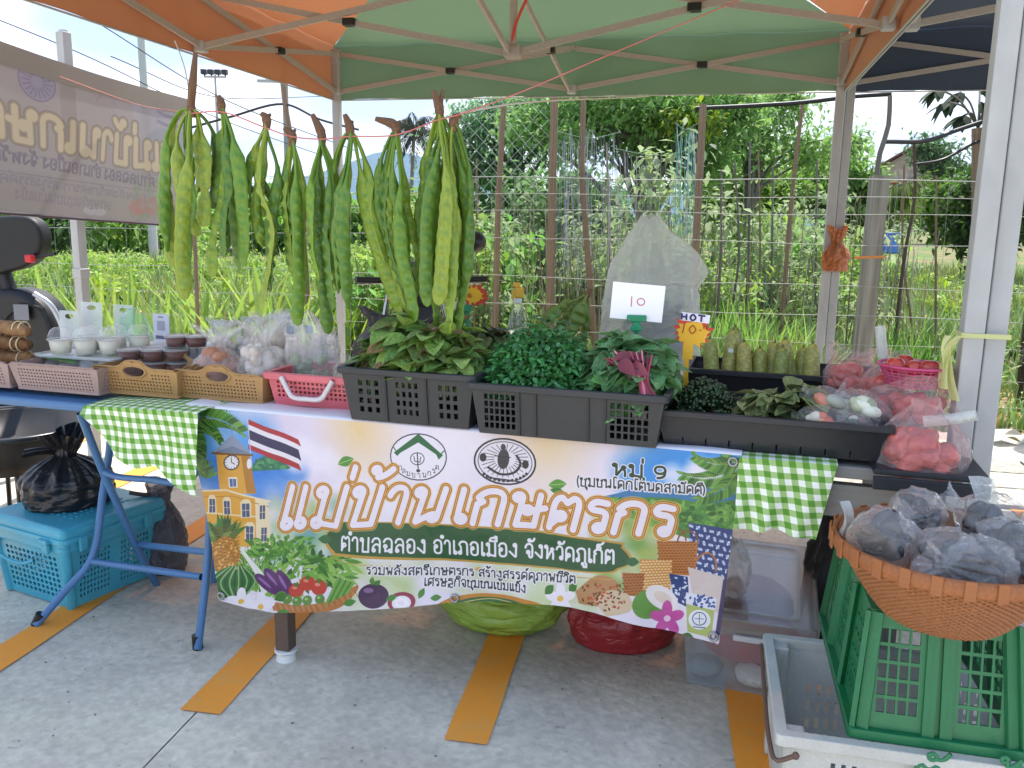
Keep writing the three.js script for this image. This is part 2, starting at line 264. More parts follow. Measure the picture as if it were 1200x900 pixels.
function crown(clumps, perClump, spread, leaf, size, hsl, jit = [0.03, 0.15, 0.09]) {
  const list = [];
  for (const c of clumps) { const dl = gauss() * 0.03; for (let i = 0; i < perClump; i++) {
    const p = V(c.x + gauss() * spread * c.w, c.y + gauss() * spread * 0.75 * c.w, c.z + gauss() * spread * c.w);
    list.push({ p, e: [rr(-0.3, 1.2), rr(0, 6.28), rr(-0.5, 0.5)], s: size * rr(0.6, 1.3), c: col(hsl[0] + gauss() * jit[0] * 0.5, Math.min(1, hsl[1] + gauss() * jit[1] * 0.5), Math.max(0.06, hsl[2] + dl + gauss() * jit[2] * 0.5)) });
  } }
  return scatterLeaves(list, leaf);
}
function tree(name, label, base, H, crownSpec, o = {}) {
  const t = thing(name, label, 'tree', V(0, 0, 0), 0, o.group), top = V(base.x + rr(-0.2, 0.2), H * 0.62, base.z), limbs = [], clumps = [];
  limbs.push(taperTube([base, V(base.x + rr(-0.1, 0.1), H * 0.3, base.z), top], [o.r ?? 0.16, (o.r ?? 0.16) * 0.75, (o.r ?? 0.16) * 0.4]));
  for (const [ex, ey, ez, rx, ry, rz, n] of crownSpec) for (let i = 0; i < n; i++) {
    const a = rr(0, 6.28), b = Math.acos(rr(-1, 1)), k = Math.cbrt(rr(0.15, 1)), c = V(ex + rx * k * Math.sin(b) * Math.cos(a), ey + ry * k * Math.cos(b), ez + rz * k * Math.sin(b) * Math.sin(a)); c.w = rr(0.6, 1.3); clumps.push(c);
    if (i % 3 === 0) { const s = V(base.x, H * rr(0.25, 0.6), base.z), mid = s.clone().lerp(c, 0.5); mid.y += rr(-0.1, 0.3); limbs.push(taperTube([s, mid, c], [(o.r ?? 0.16) * 0.35, (o.r ?? 0.16) * 0.2, 0.012], 5)); }
  }
  part('trunk', limbs, o.bark ?? MT.greyWood, t);
  part('crown', crown(clumps, o.per ?? 90, o.spread ?? 0.28, o.leaf ?? smallLeaf, o.size ?? 0.13, o.hsl ?? [0.27, 0.4, 0.26]), LEAF, t, 'stuff');
  return t;
}
function palm(name, label, base, H, nf, fl, hsl, o = {}) {
  const t = thing(name, label, 'palm tree', V(0, 0, 0), 0), top = V(base.x + (o.lean ?? 0), H, base.z);
  part('trunk', taperTube([base, V(base.x + (o.lean ?? 0) * 0.4, H * 0.5, base.z), top], [o.r ?? 0.16, (o.r ?? 0.16) * 0.8, (o.r ?? 0.16) * 0.7], 10), MT.greyWood, t);
  for (let i = 0; i < nf; i++) {
    const az = i / nf * 6.28 + rr(-0.3, 0.3), el = rr(o.el0 ?? -0.3, o.el1 ?? 1.2), L = fl * rr(0.75, 1.1), dir = V(Math.cos(az) * Math.cos(el), Math.sin(el), Math.sin(az) * Math.cos(el)), droop = (o.droop ?? 0.55) * L, at = (k) => top.clone().addScaledVector(dir, L * k).add(V(0, -droop * k * k, 0));
    const list = []; const side = V(-Math.sin(az), 0, Math.cos(az));
    for (let k = 0.12; k < 1; k += 0.03) for (const s of [-1, 1]) { const p = at(k); list.push({ p, e: [0.35 + 0.5 * rnd(), -az + Math.PI / 2 + s * (1.15 - 0.55 * k), 0], s: fl * 0.30 * Math.sin(Math.PI * (0.15 + 0.8 * k)), c: col(hsl[0] + gauss() * 0.012, hsl[1], hsl[2] + gauss() * 0.03) }); }
    const fr = part('frond', scatterLeaves(list, leafGeo(1, 0.1, 0.2, 0.45, 2)), LEAF, t);
    part('rib', taperTube([at(0), at(0.3), at(0.65), at(1)], [fl * 0.012, fl * 0.004], 5), MT.greyWood, fr);
  }
  return t;
}
// ---------------------------------------------------------------- far background
{
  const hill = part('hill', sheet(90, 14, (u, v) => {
    const x = -1700 + 3300 * u, r = Math.pow(1 - v, 1.3), e = 90 + 70 * Math.exp(-(((x + 300) / 190) ** 2)) + 40 * fbm3(u * 9, 1.7, 0.2, 4) + 7 * fbm3(u * 90, v * 9, 4, 2); return V(x, -3 + e * r, -1650 - 500 * r + 130 * Math.abs(u - 0.5)); }, (u, v) => [u * 60, v * 9]), P('#2c5566', 1, { map: rep(softTex, 3) }));  // part of the distance haze is put into this blue base colour
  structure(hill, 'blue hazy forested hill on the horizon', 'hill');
  scene.fog = new THREE.FogExp2(new THREE.Color(0.62, 0.76, 0.95), 0.00016);
}
reseed(21);
{ // house with a red roof among the bushes
  const c = D(1076, 222, 80), o = thing('house', 'cream house with red tiled hip roof behind the garden', 'house', V(c.x, 1.3, c.z), -0.5);
  const wall = P('#c9b9a4', 0.9, { map: rep(noiseTex, 3) }), roof = P('#8e4636', 0.85, { map: rep(noiseTex, 4) });
  part('wall', [box(5.2, 7.2, 6, 0, 2.0, 0), new THREE.ExtrudeGeometry(new THREE.Shape([[-2.6, 0], [2.6, 0], [0, 1.6]].map(([x, y]) => new THREE.Vector2(x, y))), { depth: 5.9, bevelEnabled: false }).translate(0, 5.6, -2.95)], wall, o);
  for (const s of [-1, 1]) part('roof', box(3.7, 0.14, 7, s * 1.55, 6.45, 0).applyMatrix4(new THREE.Matrix4().makeTranslation(s * 1.55, 6.45, 0).multiply(new THREE.Matrix4().makeRotationZ(-s * 0.55)).multiply(new THREE.Matrix4().makeTranslation(-s * 1.55, -6.45, 0))), roof, o);
  part('porch_roof', box(6.2, 0.14, 2.2, 0, 4.3, 3.9).rotateX(0.08), roof, o);
  for (const x of [-1.3, 1.3]) { const w = part('window', box(1.2, 1.1, 0.08, x, 4.9 - 2.6, 3.02), MT.black, o); part('frame', [box(1.36, 0.1, 0.12, x, 2.9, 3.04), box(1.36, 0.1, 0.12, x, 1.7, 3.04)], MT.white, w); }
  part('door', box(1, 2.1, 0.08, 0, 1.05, 3.02), MT.wood, o);
  const c2 = D(475, 232, 62), b = thing('shed', 'low far shed with a rusty roof below the hill', 'shed', V(c2.x, 0, c2.z), 0.2);
  part('wall', box(4.6, 2.8, 3, 0, 1.4, 0), wall, b); part('roof', box(5.2, 0.12, 3.8, 0, 3.1, 0).rotateX(0.12), roof, b);
  const c3 = D(300, 245, 70), b3 = thing('white_building', 'long pale low building far behind the hanging beans', 'building', V(c3.x, 0, c3.z), 0.1);
  part('wall', box(14, 3.0, 5, 0, 1.5, 0), MT.white, b3); part('roof', box(15, 0.2, 6, 0, 3.3, 0).rotateX(0.05), P('#8c9298', 0.7), b3);
  for (let i = 0; i < 6; i++) part('window', box(1.2, 1, 0.06, -5.5 + i * 2.2, 1.6, 2.53), MT.black, b3);
}
{ // poles and cables
  const a = D(252, 88, 52), fl = thing('floodlight_pole', 'tall floodlight pole with four lamps far behind the beans', 'lamp post', V(a.x, 0, a.z));
  part('pole', cyl(0.11, 0.06, a.y, 0, 0, 0, 10), MT.steel, fl); part('crossarm', box(1.3, 0.1, 0.1, 0, a.y - 0.1, 0), MT.steel, fl);
  for (const x of [-0.6, -0.2, 0.2, 0.6]) part('lamp', [box(0.3, 0.26, 0.3, x, a.y + 0.15, 0.1), cyl(0.05, 0.05, 0.2, x, a.y - 0.1, 0, 6)], MT.black, fl);
  const b = D(168, 90, 21), up = thing('utility_pole', 'pale utility pole rising behind the reversed banner', 'utility pole', V(b.x, 0, b.z));
  part('pole', cyl(0.11, 0.075, 7, 0, 0, 0, 12), P('#b6b8b6', 0.8), up); part('crossarm', box(1.2, 0.08, 0.08, 0, 6.3, 0), MT.steel, up);
  const e = D(334, 98, 26), u2 = thing('utility_pole', 'thin utility pole with a crossarm beside the orange valance corner', 'utility pole', V(e.x, 0, e.z));
  part('pole', cyl(0.1, 0.07, 7.5, 0, 0, 0, 10), P('#8d8f8e', 0.8), u2); part('crossarm', box(1.6, 0.08, 0.08, 0, 5.2, 0), MT.steel, u2);
  const cable = (pts, r, l) => tag(part('cable', tube(pts.map(([x, y, d]) => D(x, y, d)), r, 5, 30), MT.black), l, 'cable', 'overhead cables');
  cable([[-60, 0, 12], [100, 65, 14], [240, 132, 16], [400, 190, 20]], 0.008, 'black overhead cable sagging above the reversed banner');
  cable([[120, 30, 20], [250, 110, 22], [420, 178, 26]], 0.012, 'thin cable running down from the orange valance past the utility pole');
  cable([[130, 66, 20], [250, 113, 24], [380, 113, 28]], 0.012, 'level cable behind the floodlight pole');
  const hose = (pts, r, l, g) => tag(part('hose', tube(pts.map(([x, y, d]) => D(x, y, d)), r, 6, 30), MT.black), l, 'hose', 'black hoses');
  hose([[215, 152, 6.6], [270, 137, 6.7], [332, 122, 6.7], [375, 140, 6.6], [420, 152, 6.5]], 0.009, 'black hose slung over a stick behind the beans');
  hose([[815, 127, 6.6], [880, 124, 6.5], [940, 120, 6.4], [1000, 113, 6.3], [1045, 110, 6.2]], 0.016, 'black hose strung between sticks under the valance');
  hose([[1038, 166, 6.4], [1085, 165, 6.5], [1120, 153, 6.6], [1150, 143, 6.7]], 0.016, 'dark hose looping between the twisted stick and the papaya trunk');
  hose([[1072, 193, 6.8], [1105, 187, 6.9], [1150, 165, 6.9], [1170, 168, 6.9]], 0.012, 'lower dark hose tied to the papaya trunk');
}
palm('coconut_palm', 'tall coconut palm far off beside the hill', (() => { const p = D(480, 140, 60); return V(p.x, 0, p.z); })(), D(480, 150, 60).y, 22, 2.6, [0.28, 0.2, 0.2], { el0: -0.9, el1: 1.2, lean: 0.3 });
palm('young_coconut_palm', 'young coconut palm with upright fronds behind the fence', (() => { const p = D(1012, 250, 17); return V(p.x, 0, p.z); })(), 1.35, 17, 2.1, [0.22, 0.5, 0.3], { el0: 0.35, el1: 1.5, droop: 0.45, r: 0.13 });
const gp = (x, y, d) => { const p = D(x, y, d); return [p.x, p.y, p.z]; };
reseed(31);
{
  const e = (x, y, d, rx, ry, n) => { const p = D(x, y, d), k = d / 1007; return [p.x, p.y, p.z, rx * k, ry * k, rx * k * 0.8, n]; };
  const at = (x, d) => { const p = D(x, 250, d); return V(p.x, 0, p.z); };
  tree('shade_tree', 'large dark leafy tree with a forked trunk behind the clear bag', at(757, 12), 4.2, [e(700, 140, 12, 90, 40, 26), e(770, 100, 12.3, 110, 70, 36), e(840, 150, 12, 55, 50, 17), e(800, 190, 12.5, 60, 22, 9)], { per: 230, spread: 0.29, size: 0.10, hsl: [0.25, 0.32, 0.54], r: 0.15 });
  tree('shade_tree', 'blue green leafy tree behind the diamond net', at(600, 15), 4.4, [e(590, 165, 15, 60, 55, 34), e(545, 190, 15, 40, 40, 14), e(640, 130, 15, 50, 40, 18)], { per: 150, spread: 0.32, size: 0.11, hsl: [0.31, 0.18, 0.54], r: 0.12 });
  tree('shade_tree', 'airy tree with sky showing through beside the tent legs', at(880, 14), 4.6, [e(880, 130, 14, 60, 35, 20), e(905, 180, 14, 60, 22, 15), e(960, 170, 14.4, 45, 30, 14), e(835, 185, 14, 25, 30, 8), e(930, 120, 14, 40, 22, 8)], { per: 130, spread: 0.26, size: 0.10, hsl: [0.24, 0.32, 0.54], r: 0.1 });
  tree('yellow_green_tree', 'yellow green shoot of foliage beside the dark tree', at(800, 11), 2.6, [e(803, 142, 11.3, 30, 10, 7)], { per: 70, spread: 0.16, size: 0.11, hsl: [0.2, 0.55, 0.42], r: 0.035 });
  tree('round_tree', 'pale feathery tree beside the red roofed house', at(1098, 42), 5, [e(1098, 175, 42, 24, 14, 16), e(1112, 195, 42, 26, 14, 14)], { per: 60, spread: 0.55, size: 0.3, hsl: [0.28, 0.25, 0.36], r: 0.15 });
  for (const [x, y, d, rx, ry, hs, l] of [[880, 225, 16, 60, 32, [0.23, 0.36, 0.5], 'grey green bushy tree behind the tall sticks'], [965, 215, 17, 60, 32, [0.24, 0.33, 0.5], 'bushy tree between the tent legs'], [640, 235, 14, 100, 30, [0.27, 0.3, 0.46], 'dense hedge tree under the blue green tree'], [1128, 236, 20, 34, 18, [0.24, 0.5, 0.33], 'round green bush below the house'], [440, 250, 24, 60, 20, [0.24, 0.34, 0.48], 'dark bush behind the long green beans'], [300, 250, 26, 80, 20, [0.24, 0.4, 0.5], 'long hedge in front of the pale building'], [150, 262, 24, 90, 26, [0.23, 0.4, 0.5], 'broad bush behind the banner pole'], [20, 250, 20, 80, 30, [0.26, 0.4, 0.3], 'bush behind the dark scooter'], [1180, 235, 14, 50, 40, [0.25, 0.4, 0.24], 'dark bush beyond the twin tent legs']])
    tree('bushy_tree', l, at(x, d), D(x, y - ry, d).y, [e(x, y, d, rx, ry, 30), e(x, y + 20, d, rx * 1.1, ry, 16)], { per: 90, spread: 0.02 * d, size: 0.011 * d, hsl: hs, r: 0.06 });
}
{ // papaya on the right
  const b = D(1150, 240, 7), o = thing('papaya_tree', 'papaya tree with big lobed leaves beside the white tent leg', 'tree', V(0, 0, 0)), top = D(1146, 150, 7);
  part('trunk', taperTube([V(b.x + 0.1, 0, b.z), V(b.x, 1.3, b.z), top], [0.07, 0.055, 0.045], 9), MT.wood, o);
  reseed(5);
  const spots = [[1125, 108], [1100, 104], [1148, 96], [1165, 112], [1160, 138], [1130, 135], [1178, 130], [1150, 120], [1112, 120], [1185, 100], [1170, 90]];
  for (const [x, y] of spots) {
    const p = D(x, y, 7 + rr(-0.4, 0.4)), list = [];
    for (let k = -3; k <= 3; k++) { const a = rr(-0.2, 0.2) + k * 0.42; list.push({ p, e: [0.35 + rr(0, 0.5), a + (x < 1140 ? -1.4 : 1.2), rr(-0.3, 0.3)], s: 0.2 * (1 - Math.abs(k) * 0.08), c: col(0.27, 0.3, 0.16 + rnd() * 0.05) }); }
    const lf = part('leaf', scatterLeaves(list, leafGeo(1, 0.42, 0.2, 0.4, 3)), LEAF, o); part('stalk', tube([top, top.clone().lerp(p, 0.5).add(V(0, 0.06, 0)), p], 0.008, 5, 8), MT.greyWood, lf);
  }
}
{ // old vine-wrapped trunk at the right edge
  const o = thing('old_trunk', 'thick dark trunk wrapped in hanging vines beyond the tent legs', 'tree', V(0, 0, 0)), b = G(1230, 470), t = D(1225, -60, -b.z + 0.2);
  part('trunk', taperTube([V(b.x, -0.05, b.z), V(b.x - 0.05, 1.0, b.z), V(b.x, 2.0, b.z), V(t.x, 4, b.z)], [0.24, 0.19, 0.17, 0.14], 14), P('#5c5145', 1, { map: rep(noiseTex, 2), bumpMap: rep(grainTex, 3), bumpScale: 0.03 }), o);
  reseed(9); const vines = []; for (let i = 0; i < 16; i++) { const a = rr(1.5, 4.6), x = b.x + Math.sin(a) * 0.23, z = b.z - Math.cos(a) * 0.23; vines.push(tube([V(x + rr(-0.1, 0.1), rr(0, 0.4), z), V(x + rr(-0.05, 0.05), 1.0, z + rr(0, 0.06)), V(x, 2.2, z)], rr(0.004, 0.009), 5, 10)); }
  part('vine', vines, MT.greyWood, o, 'stuff');
}
// ---------------------------------------------------------------- sticks, posts and nets behind the fence
const stickLabels = [];
function stick(label, pts, d, r0, r1, m = MT.wood) {
  const w = pts.map(([x, y]) => D(x, y, d)), last = w[w.length - 1], prev = w[w.length - 2], k = (last.y + 0.06) / Math.max(0.05, prev.y - last.y); w.push(last.clone().add(last.clone().sub(prev).multiplyScalar(k)));
  return tag(part('wooden_stick', taperTube(w.reverse(), [r0, (r0 + r1) / 2, r1], 8), m), label, 'stick', 'garden support sticks');
}
stick('thick straight brown stick at the edge of the string net', [[650, 112], [647, 230], [645, 345]], 6.6, 0.034, 0.028);
stick('slim brown stick with a vine beside the diamond net', [[590, 124], [584, 240], [581, 360]], 6.6, 0.026, 0.02);
stick('pale crooked stick standing among the net strings', [[684, 112], [682, 200], [686, 262], [692, 340]], 6.7, 0.027, 0.02);
stick('tall brown stick with green netting tied to its top', [[824, 122], [818, 240], [811, 372]], 6.5, 0.032, 0.026);
stick('crooked reddish stick behind the hanging beans', [[331, 92], [336, 135], [345, 180], [356, 235]], 6.7, 0.028, 0.02);
stick('thin leaning stick left of the twin tent legs', [[941, 118], [928, 230], [915, 400]], 6.6, 0.02, 0.014);
stick('dark slim stick with a forked top behind the marrow', [[879, 165], [877, 300], [874, 380]], 7.2, 0.014, 0.010, MT.greyWood);
stick('twisted bare branch tied above the concrete post', [[1043, 112], [1041, 148], [1030, 185], [1027, 235], [1016, 400]], 5.9, 0.026, 0.016, MT.greyWood);
stick('dark bent stick in front of the red roofed house', [[1071, 168], [1072, 230], [1060, 300], [1050, 385]], 6.6, 0.016, 0.012, P('#4b3f36', 0.9));
stick('thin stick under the first bean bunch', [[226, 230], [229, 300], [232, 385]], 6.4, 0.018, 0.014);
stick('stick behind the crooked bean pods', [[352, 235], [358, 300], [362, 380]], 6.9, 0.02, 0.016);
reseed(77);
for (const [x, l] of [[712, 'thin stick beside the pale crooked stick'], [748, 'thin stick above the clear bag peak'], [845, 'thin grey stick right of the hot price sign'], [862, 'thin stick in the middle of the twig row'], [893, 'thin stick behind the yellow cucumbers'], [906, 'thin stick near the leaning stick'], [955, 'thin stick just left of the tent legs'], [1062, 'thin stick near the blue barrel'], [1098, 'thin stick behind the tomato colander'], [440, 'thin stick behind the swinging bean pods'], [560, 'thin stick beside the scooter mirror']])
  stick(l, [[x + rr(-6, 6), rr(165, 215)], [x + rr(-4, 4), 300], [x + rr(-6, 6), 370]], rr(6.6, 8), 0.012, 0.008, rnd() < 0.5 ? MT.greyWood : MT.wood);
{
  const a = D(1031, 206, 5.75), b = D(1010, 412, 5.75), o = thing('concrete_post', 'leaning grey square concrete post behind the tent legs', 'post', V(0, 0, 0));
  part('post', bar(b.clone().add(b.clone().sub(a).multiplyScalar(b.y / (a.y - b.y) + 0.03)), a, 0.095, 0.1), P('#a5a296', 0.95, { map: rep(noiseTex, 0.4, 0.4) }), o);
  part('tie', bar(D(1001, 302, 5.66), D(1036, 301, 5.66), 0.008, 0.016), P('#c77e3e', 0.7), o);
}
{ // nets
  reseed(12); const strings = (x0, x1, y0, y1, d, n, name, label, cols) => {
    const gs = []; for (let i = 0; i < n; i++) { const x = x0 + (x1 - x0) * rnd(), a = D(x + rr(-3, 3), y0 + rr(0, 26), d + rr(-0.1, 0.1)), b = D(x + rr(-7, 7), y1 + rr(-30, 20), d + rr(-0.1, 0.1)), m = a.clone().lerp(b, 0.5).add(V(rr(-0.03, 0.03), 0, rr(-0.03, 0.03))); gs.push(tint(tube([a, m, b], rr(0.0010, 0.0018), 4, 6), new THREE.Color(cols[(rnd() * cols.length) | 0]))); }
    const o = thing(name, label, 'net', V(0, 0, 0)); part('strings', gs, P('#ffffff', 0.6, { vertexColors: true }), o, 'stuff'); const rope = part('top_rope', tube([D(x0 - 2, y0 + 4, d), D((x0 + x1) / 2, y0 + 12, d), D(x1 + 2, y0 + 5, d)], 0.003, 6, 12), P('#6f8a76', 0.7), o); return o;
  };
  strings(655, 725, 150, 330, 6.75, 44, 'string_net', 'white and lilac climbing strings hanging between two sticks', ['#a9a4bc', '#b9bcc0', '#948fae', '#a9b3ae']);
  strings(722, 812, 170, 320, 7.1, 34, 'string_net', 'sparse white strings behind the clear bag', ['#a4aca8', '#98a8a0', '#acacb2']);
  strings(793, 815, 140, 300, 6.6, 26, 'string_net', 'bunched green and blue netting at the tall brown stick', ['#3f9a6c', '#5aa79a', '#8fb6c8', '#c5d6d2']);
  const dn = thing('diamond_net', 'white diamond mesh net hung between the slim stick and the thick stick', 'net', V(0, 0, 0)), gs = [];
  for (let i = -8; i < 14; i++) for (const s of [-1, 1]) { const x0 = 540 + i * 17, pts = []; for (let k = 0; k <= 6; k++) { const x = x0 + s * k * 18, y = 120 + k * 20; if (x > 535 && x < 652) pts.push(D(x + 2 * Math.sin(k + i), y, 6.9 + 0.05 * Math.sin(i + k))); } if (pts.length > 1) gs.push(tube(pts, 0.0012, 4, pts.length * 2)); }
  part('mesh', gs, P('#a9b5ac', 0.7), dn, 'stuff');
}
{ // blue barrel
  const p = G(1041, 300, 0.15), b = D(1041, 294, 10), o = thing('blue_barrel', 'small blue plastic barrel standing in the far grass', 'barrel', V(b.x, b.y - 0.03, b.z)); o.scale.setScalar(0.68);
  part('body', lathe([[0, 0], [0.15, 0], [0.165, 0.03], [0.165, 0.1], [0.172, 0.11], [0.165, 0.12], [0.165, 0.24], [0.172, 0.25], [0.165, 0.26], [0.16, 0.34], [0, 0.345]], 22), P('#3f79c4', 0.5), o); part('lid_ring', new THREE.TorusGeometry(0.16, 0.012, 8, 22).rotateX(1.57).translate(0, 0.335, 0), P('#2a5a9c', 0.5), o);
}
// ---------------------------------------------------------------- shrubs and grass
{
  reseed(55); const kinds = [];
  const shrub = (h, w, n, hsl, leaf, size, label, group) => { const o = new THREE.Group(); const cl = [], stems = []; for (let i = 0; i < n; i++) { const a = rr(0, 6.28), r = w * Math.sqrt(rnd()) * 0.5, y = h * rr(0.25, 1); const c = V(r * Math.cos(a), y, r * Math.sin(a)); c.w = rr(0.6, 1.2); cl.push(c); if (i % 2 === 0) stems.push(taperTube([V(r * 0.2 * Math.cos(a), -0.08, r * 0.2 * Math.sin(a)), V(c.x * 0.6, y * 0.5, c.z * 0.6), c], [0.011, 0.007, 0.003], 4)); }
    o.name = 'garden_shrub'; tag(o, label, 'shrub', group); part('stem', stems, MT.greyWood, o); part('foliage', crown(cl, 26, 0.11, leaf, size, hsl), LEAF, o, 'stuff'); kinds.push(o); return o; };
  shrub(1.15, 0.7, 20, [0.22, 0.38, 0.53], smallLeaf, 0.085, 'light green bushy plant growing behind the wire fence', 'light bushy plants behind the fence');
  shrub(0.95, 0.7, 18, [0.25, 0.34, 0.48], smallLeaf, 0.10, 'mid green broad leaved plant growing behind the wire fence', 'mid green plants behind the fence');
  shrub(1.3, 0.6, 20, [0.23, 0.22, 0.57], smallLeaf, 0.075, 'tall pale grey green plant growing behind the wire fence', 'pale tall plants behind the fence');
  shrub(0.7, 0.8, 16, [0.205, 0.55, 0.46], longLeaf, 0.22, 'yellow green long leaved plant growing behind the wire fence', 'yellow green plants behind the fence');
  const put = (k, x, z, s) => { const o = kinds[k]; let c; if (!o.parent) { scene.add(o); o.name = numbered('garden_shrub'); c = o; } else c = copyOf(o); c.position.set(x, -0.03 + Math.min(1.2, Math.max(0, (-z - 7) * 0.02)), z); c.rotation.y = rr(0, 6.28); c.scale.setScalar(s); };
  // rows receding behind the fence; k picks the kind by place along the fence
  for (let row = 0; row < 7; row++) { const n = 9 + row * 2; for (let i = 0; i < n; i++) {
    const px = -40 + 1290 * (i + rr(0.1, 0.9)) / n, d = 7.3 + row * 1.25 + rr(-0.4, 0.4), p = D(px, 250, d);
    let k = (rnd() * 3) | 0, s = rr(0.75, 1.1);
    if (px > 440 && px < 1050 && row < 4) { k = rnd() < 0.45 ? 2 : rnd() < 0.6 ? 0 : 1; s = rr(1.0, 1.5); put(k, p.x + rr(-0.3, 0.3), p.z + rr(-0.3, 0.3), s * 0.85); }
    if (px < 440) { if (row < 2) continue; k = rnd() < 0.5 ? 3 : 0; s *= 0.8; } else if (px < 620) { if (rnd() < 0.4) k = 0; } else if (px > 1055) { k = rnd() < 0.7 ? 3 : 0; s *= 0.75; if (row < 2) continue; } else if (px > 820) { if (row < 1) continue; if (rnd() < 0.5) k = 2; }
    put(k, p.x, p.z, s);
  } }
  // grass
  const blade = sheet(1, 3, (u, v) => V((u - 0.5) * 0.022 * (1 - v * v), v - 0.08 * v * v, 0.32 * v * v));
  const N = 42000, gm = new THREE.InstancedMesh(blade, P('#ffffff', 0.65, { transmission: 0.35, thickness: 0 }), N), m4 = new THREE.Matrix4(), q = new THREE.Quaternion(), e = new THREE.Euler(), c = new THREE.Color();
  reseed(90); let k = 0;
  while (k < N) {
    const w = Math.pow(rnd(), 1.6), d = 5.6 + w * 12, px = rr(-120, 1320), x = (px - 600) / 985 * d, f = fenceAt(x); if (-d > f.z - 0.12) continue;
    const patch = perlin.noise(x * 0.9, d * 0.9, 3.3), beyond = f.z + d;
    let h = 0.28 + 0.22 * patch + rr(-0.1, 0.15); if (px < 430) h += 0.08 + 0.12 * rnd(); else if (px > 820 && px < 960 && d < 7.6) h += 0.3; else if (px > 960 && d < 8) { if (patch < -0.05 && rnd() < 0.8) continue; h *= 0.8; } else if (px > 1050) h += 0.25;
    if (px > 430 && px < 820 && rnd() < 0.35) continue;
    h = Math.max(0.08, h); const wd = 0.8 + rnd() * 0.9 + d * 0.05;
    m4.compose(V(x, -0.06 + Math.min(1.2, Math.max(0, (d - 7) * 0.02)), -d), q.setFromEuler(e.set(rr(-0.25, 0.35), rr(0, 6.28), 0, 'YXZ')), V(wd, h, h)); gm.setMatrixAt(k, m4);
    c.copy(col(0.225 + gauss() * 0.02 + (patch > 0.15 ? -0.025 : 0), 0.33 + gauss() * 0.1, 0.50 + gauss() * 0.1)); if (rnd() < 0.06) c.copy(col(0.13, 0.4, 0.55)); gm.setColorAt(k, c); k++;
  }
  gm.name = 'grass'; gm.castShadow = gm.receiveShadow = true; tag(gm, 'bright green uncut grass behind the wire fence', 'grass', undefined, 'stuff'); scene.add(gm);
  // weeds and low leaves mixed into the grass
  { const list = []; reseed(93); for (let i = 0; i < 15000; i++) { const w = Math.pow(rnd(), 1.5), d = 5.7 + w * 9, px = rr(-100, 1300), x = (px - 600) / 985 * d, f = fenceAt(x); if (-d > f.z - 0.15) continue; const n = perlin.noise(x * 1.3 + 7, d * 1.3, 1.1); if (n < -0.12) continue; list.push({ p: V(x, rr(0, 0.32 + 0.5 * Math.max(0, n)) + Math.max(0, (d - 7) * 0.02), -d), e: [rr(-0.6, 1), rr(0, 6.28), rr(-0.5, 0.5)], s: rr(0.03, 0.085), c: col(0.21 + gauss() * 0.04, 0.3 + gauss() * 0.1, 0.54 + gauss() * 0.1) }); }
    const o = thing('weeds', 'low mixed weeds and seedlings growing among the grass', 'weeds', V(0, 0, 0)); o.userData.kind = 'stuff'; part('leaves', scatterLeaves(list, smallLeaf), LEAF, o, 'stuff'); }
  { // dead upright stems standing in the scrub
    reseed(94); const gs = []; for (let i = 0; i < 300; i++) { const d = rr(6.5, 9.5), px = rr(430, 1070), x = (px - 600) / 985 * d, h = rr(0.7, 1.75), a = V(x, -0.05, -d), b = V(x + gauss() * 0.12, h, -d + gauss() * 0.1); gs.push(tint(taperTube([a, a.clone().lerp(b, 0.5).add(V(gauss() * 0.02, 0, 0)), b], [rr(0.004, 0.008), 0.0025], 5), col(0.11 + gauss() * 0.02, 0.15, 0.5 + gauss() * 0.12))); }
    const o = thing('dead_stems', 'dry grey dead stems standing in the scrub behind the fence', 'dead stems', V(0, 0, 0)); o.userData.kind = 'stuff'; part('stems', gs, P('#ffffff', 0.9, { vertexColors: true }), o, 'stuff'); }
  // feathery grass tuft right behind the marrow, and tall reed blades behind the eggs
  const tuft = (px, d, n, h, sp, hsl, label, wid) => { const p = D(px, 300, d), list = []; for (let i = 0; i < n; i++) list.push({ p: V(p.x + gauss() * sp, -0.05, p.z + gauss() * sp * 0.6), e: [-1.25 + rr(-0.3, 0.25), rr(0, 6.28), 0], s: h * rr(0.5, 1.1), c: col(hsl[0] + gauss() * 0.015, hsl[1], hsl[2] + gauss() * 0.05) });
    const o = thing('grass_tuft', label, 'grass', V(0, 0, 0)); part('blades', scatterLeaves(list, leafGeo(1, wid, 0.2, 0.35, 5)), LEAF, o, 'stuff'); };
  tuft(850, 6.5, 330, 0.85, 0.22, [0.25, 0.36, 0.5], 'fine feathery grass tuft behind the yellow cucumbers', 0.022);
  tuft(905, 6.4, 360, 0.8, 0.25, [0.23, 0.38, 0.52], 'bright fine grass tuft left of the tent legs', 0.02);
  tuft(1075, 6.3, 240, 0.7, 0.2, [0.25, 0.42, 0.42], 'grass tuft behind the tomato colander', 0.02);
  tuft(290, 6.9, 90, 1.1, 0.3, [0.21, 0.38, 0.5], 'tall broad grass blades behind the egg baskets', 0.05);
  tuft(140, 6.9, 120, 1.0, 0.45, [0.21, 0.38, 0.5], 'tall grass clump behind the milky cups', 0.04);
  tuft(385, 6.8, 90, 0.9, 0.25, [0.21, 0.5, 0.5], 'yellow grass clump behind the grey bag', 0.035);
}
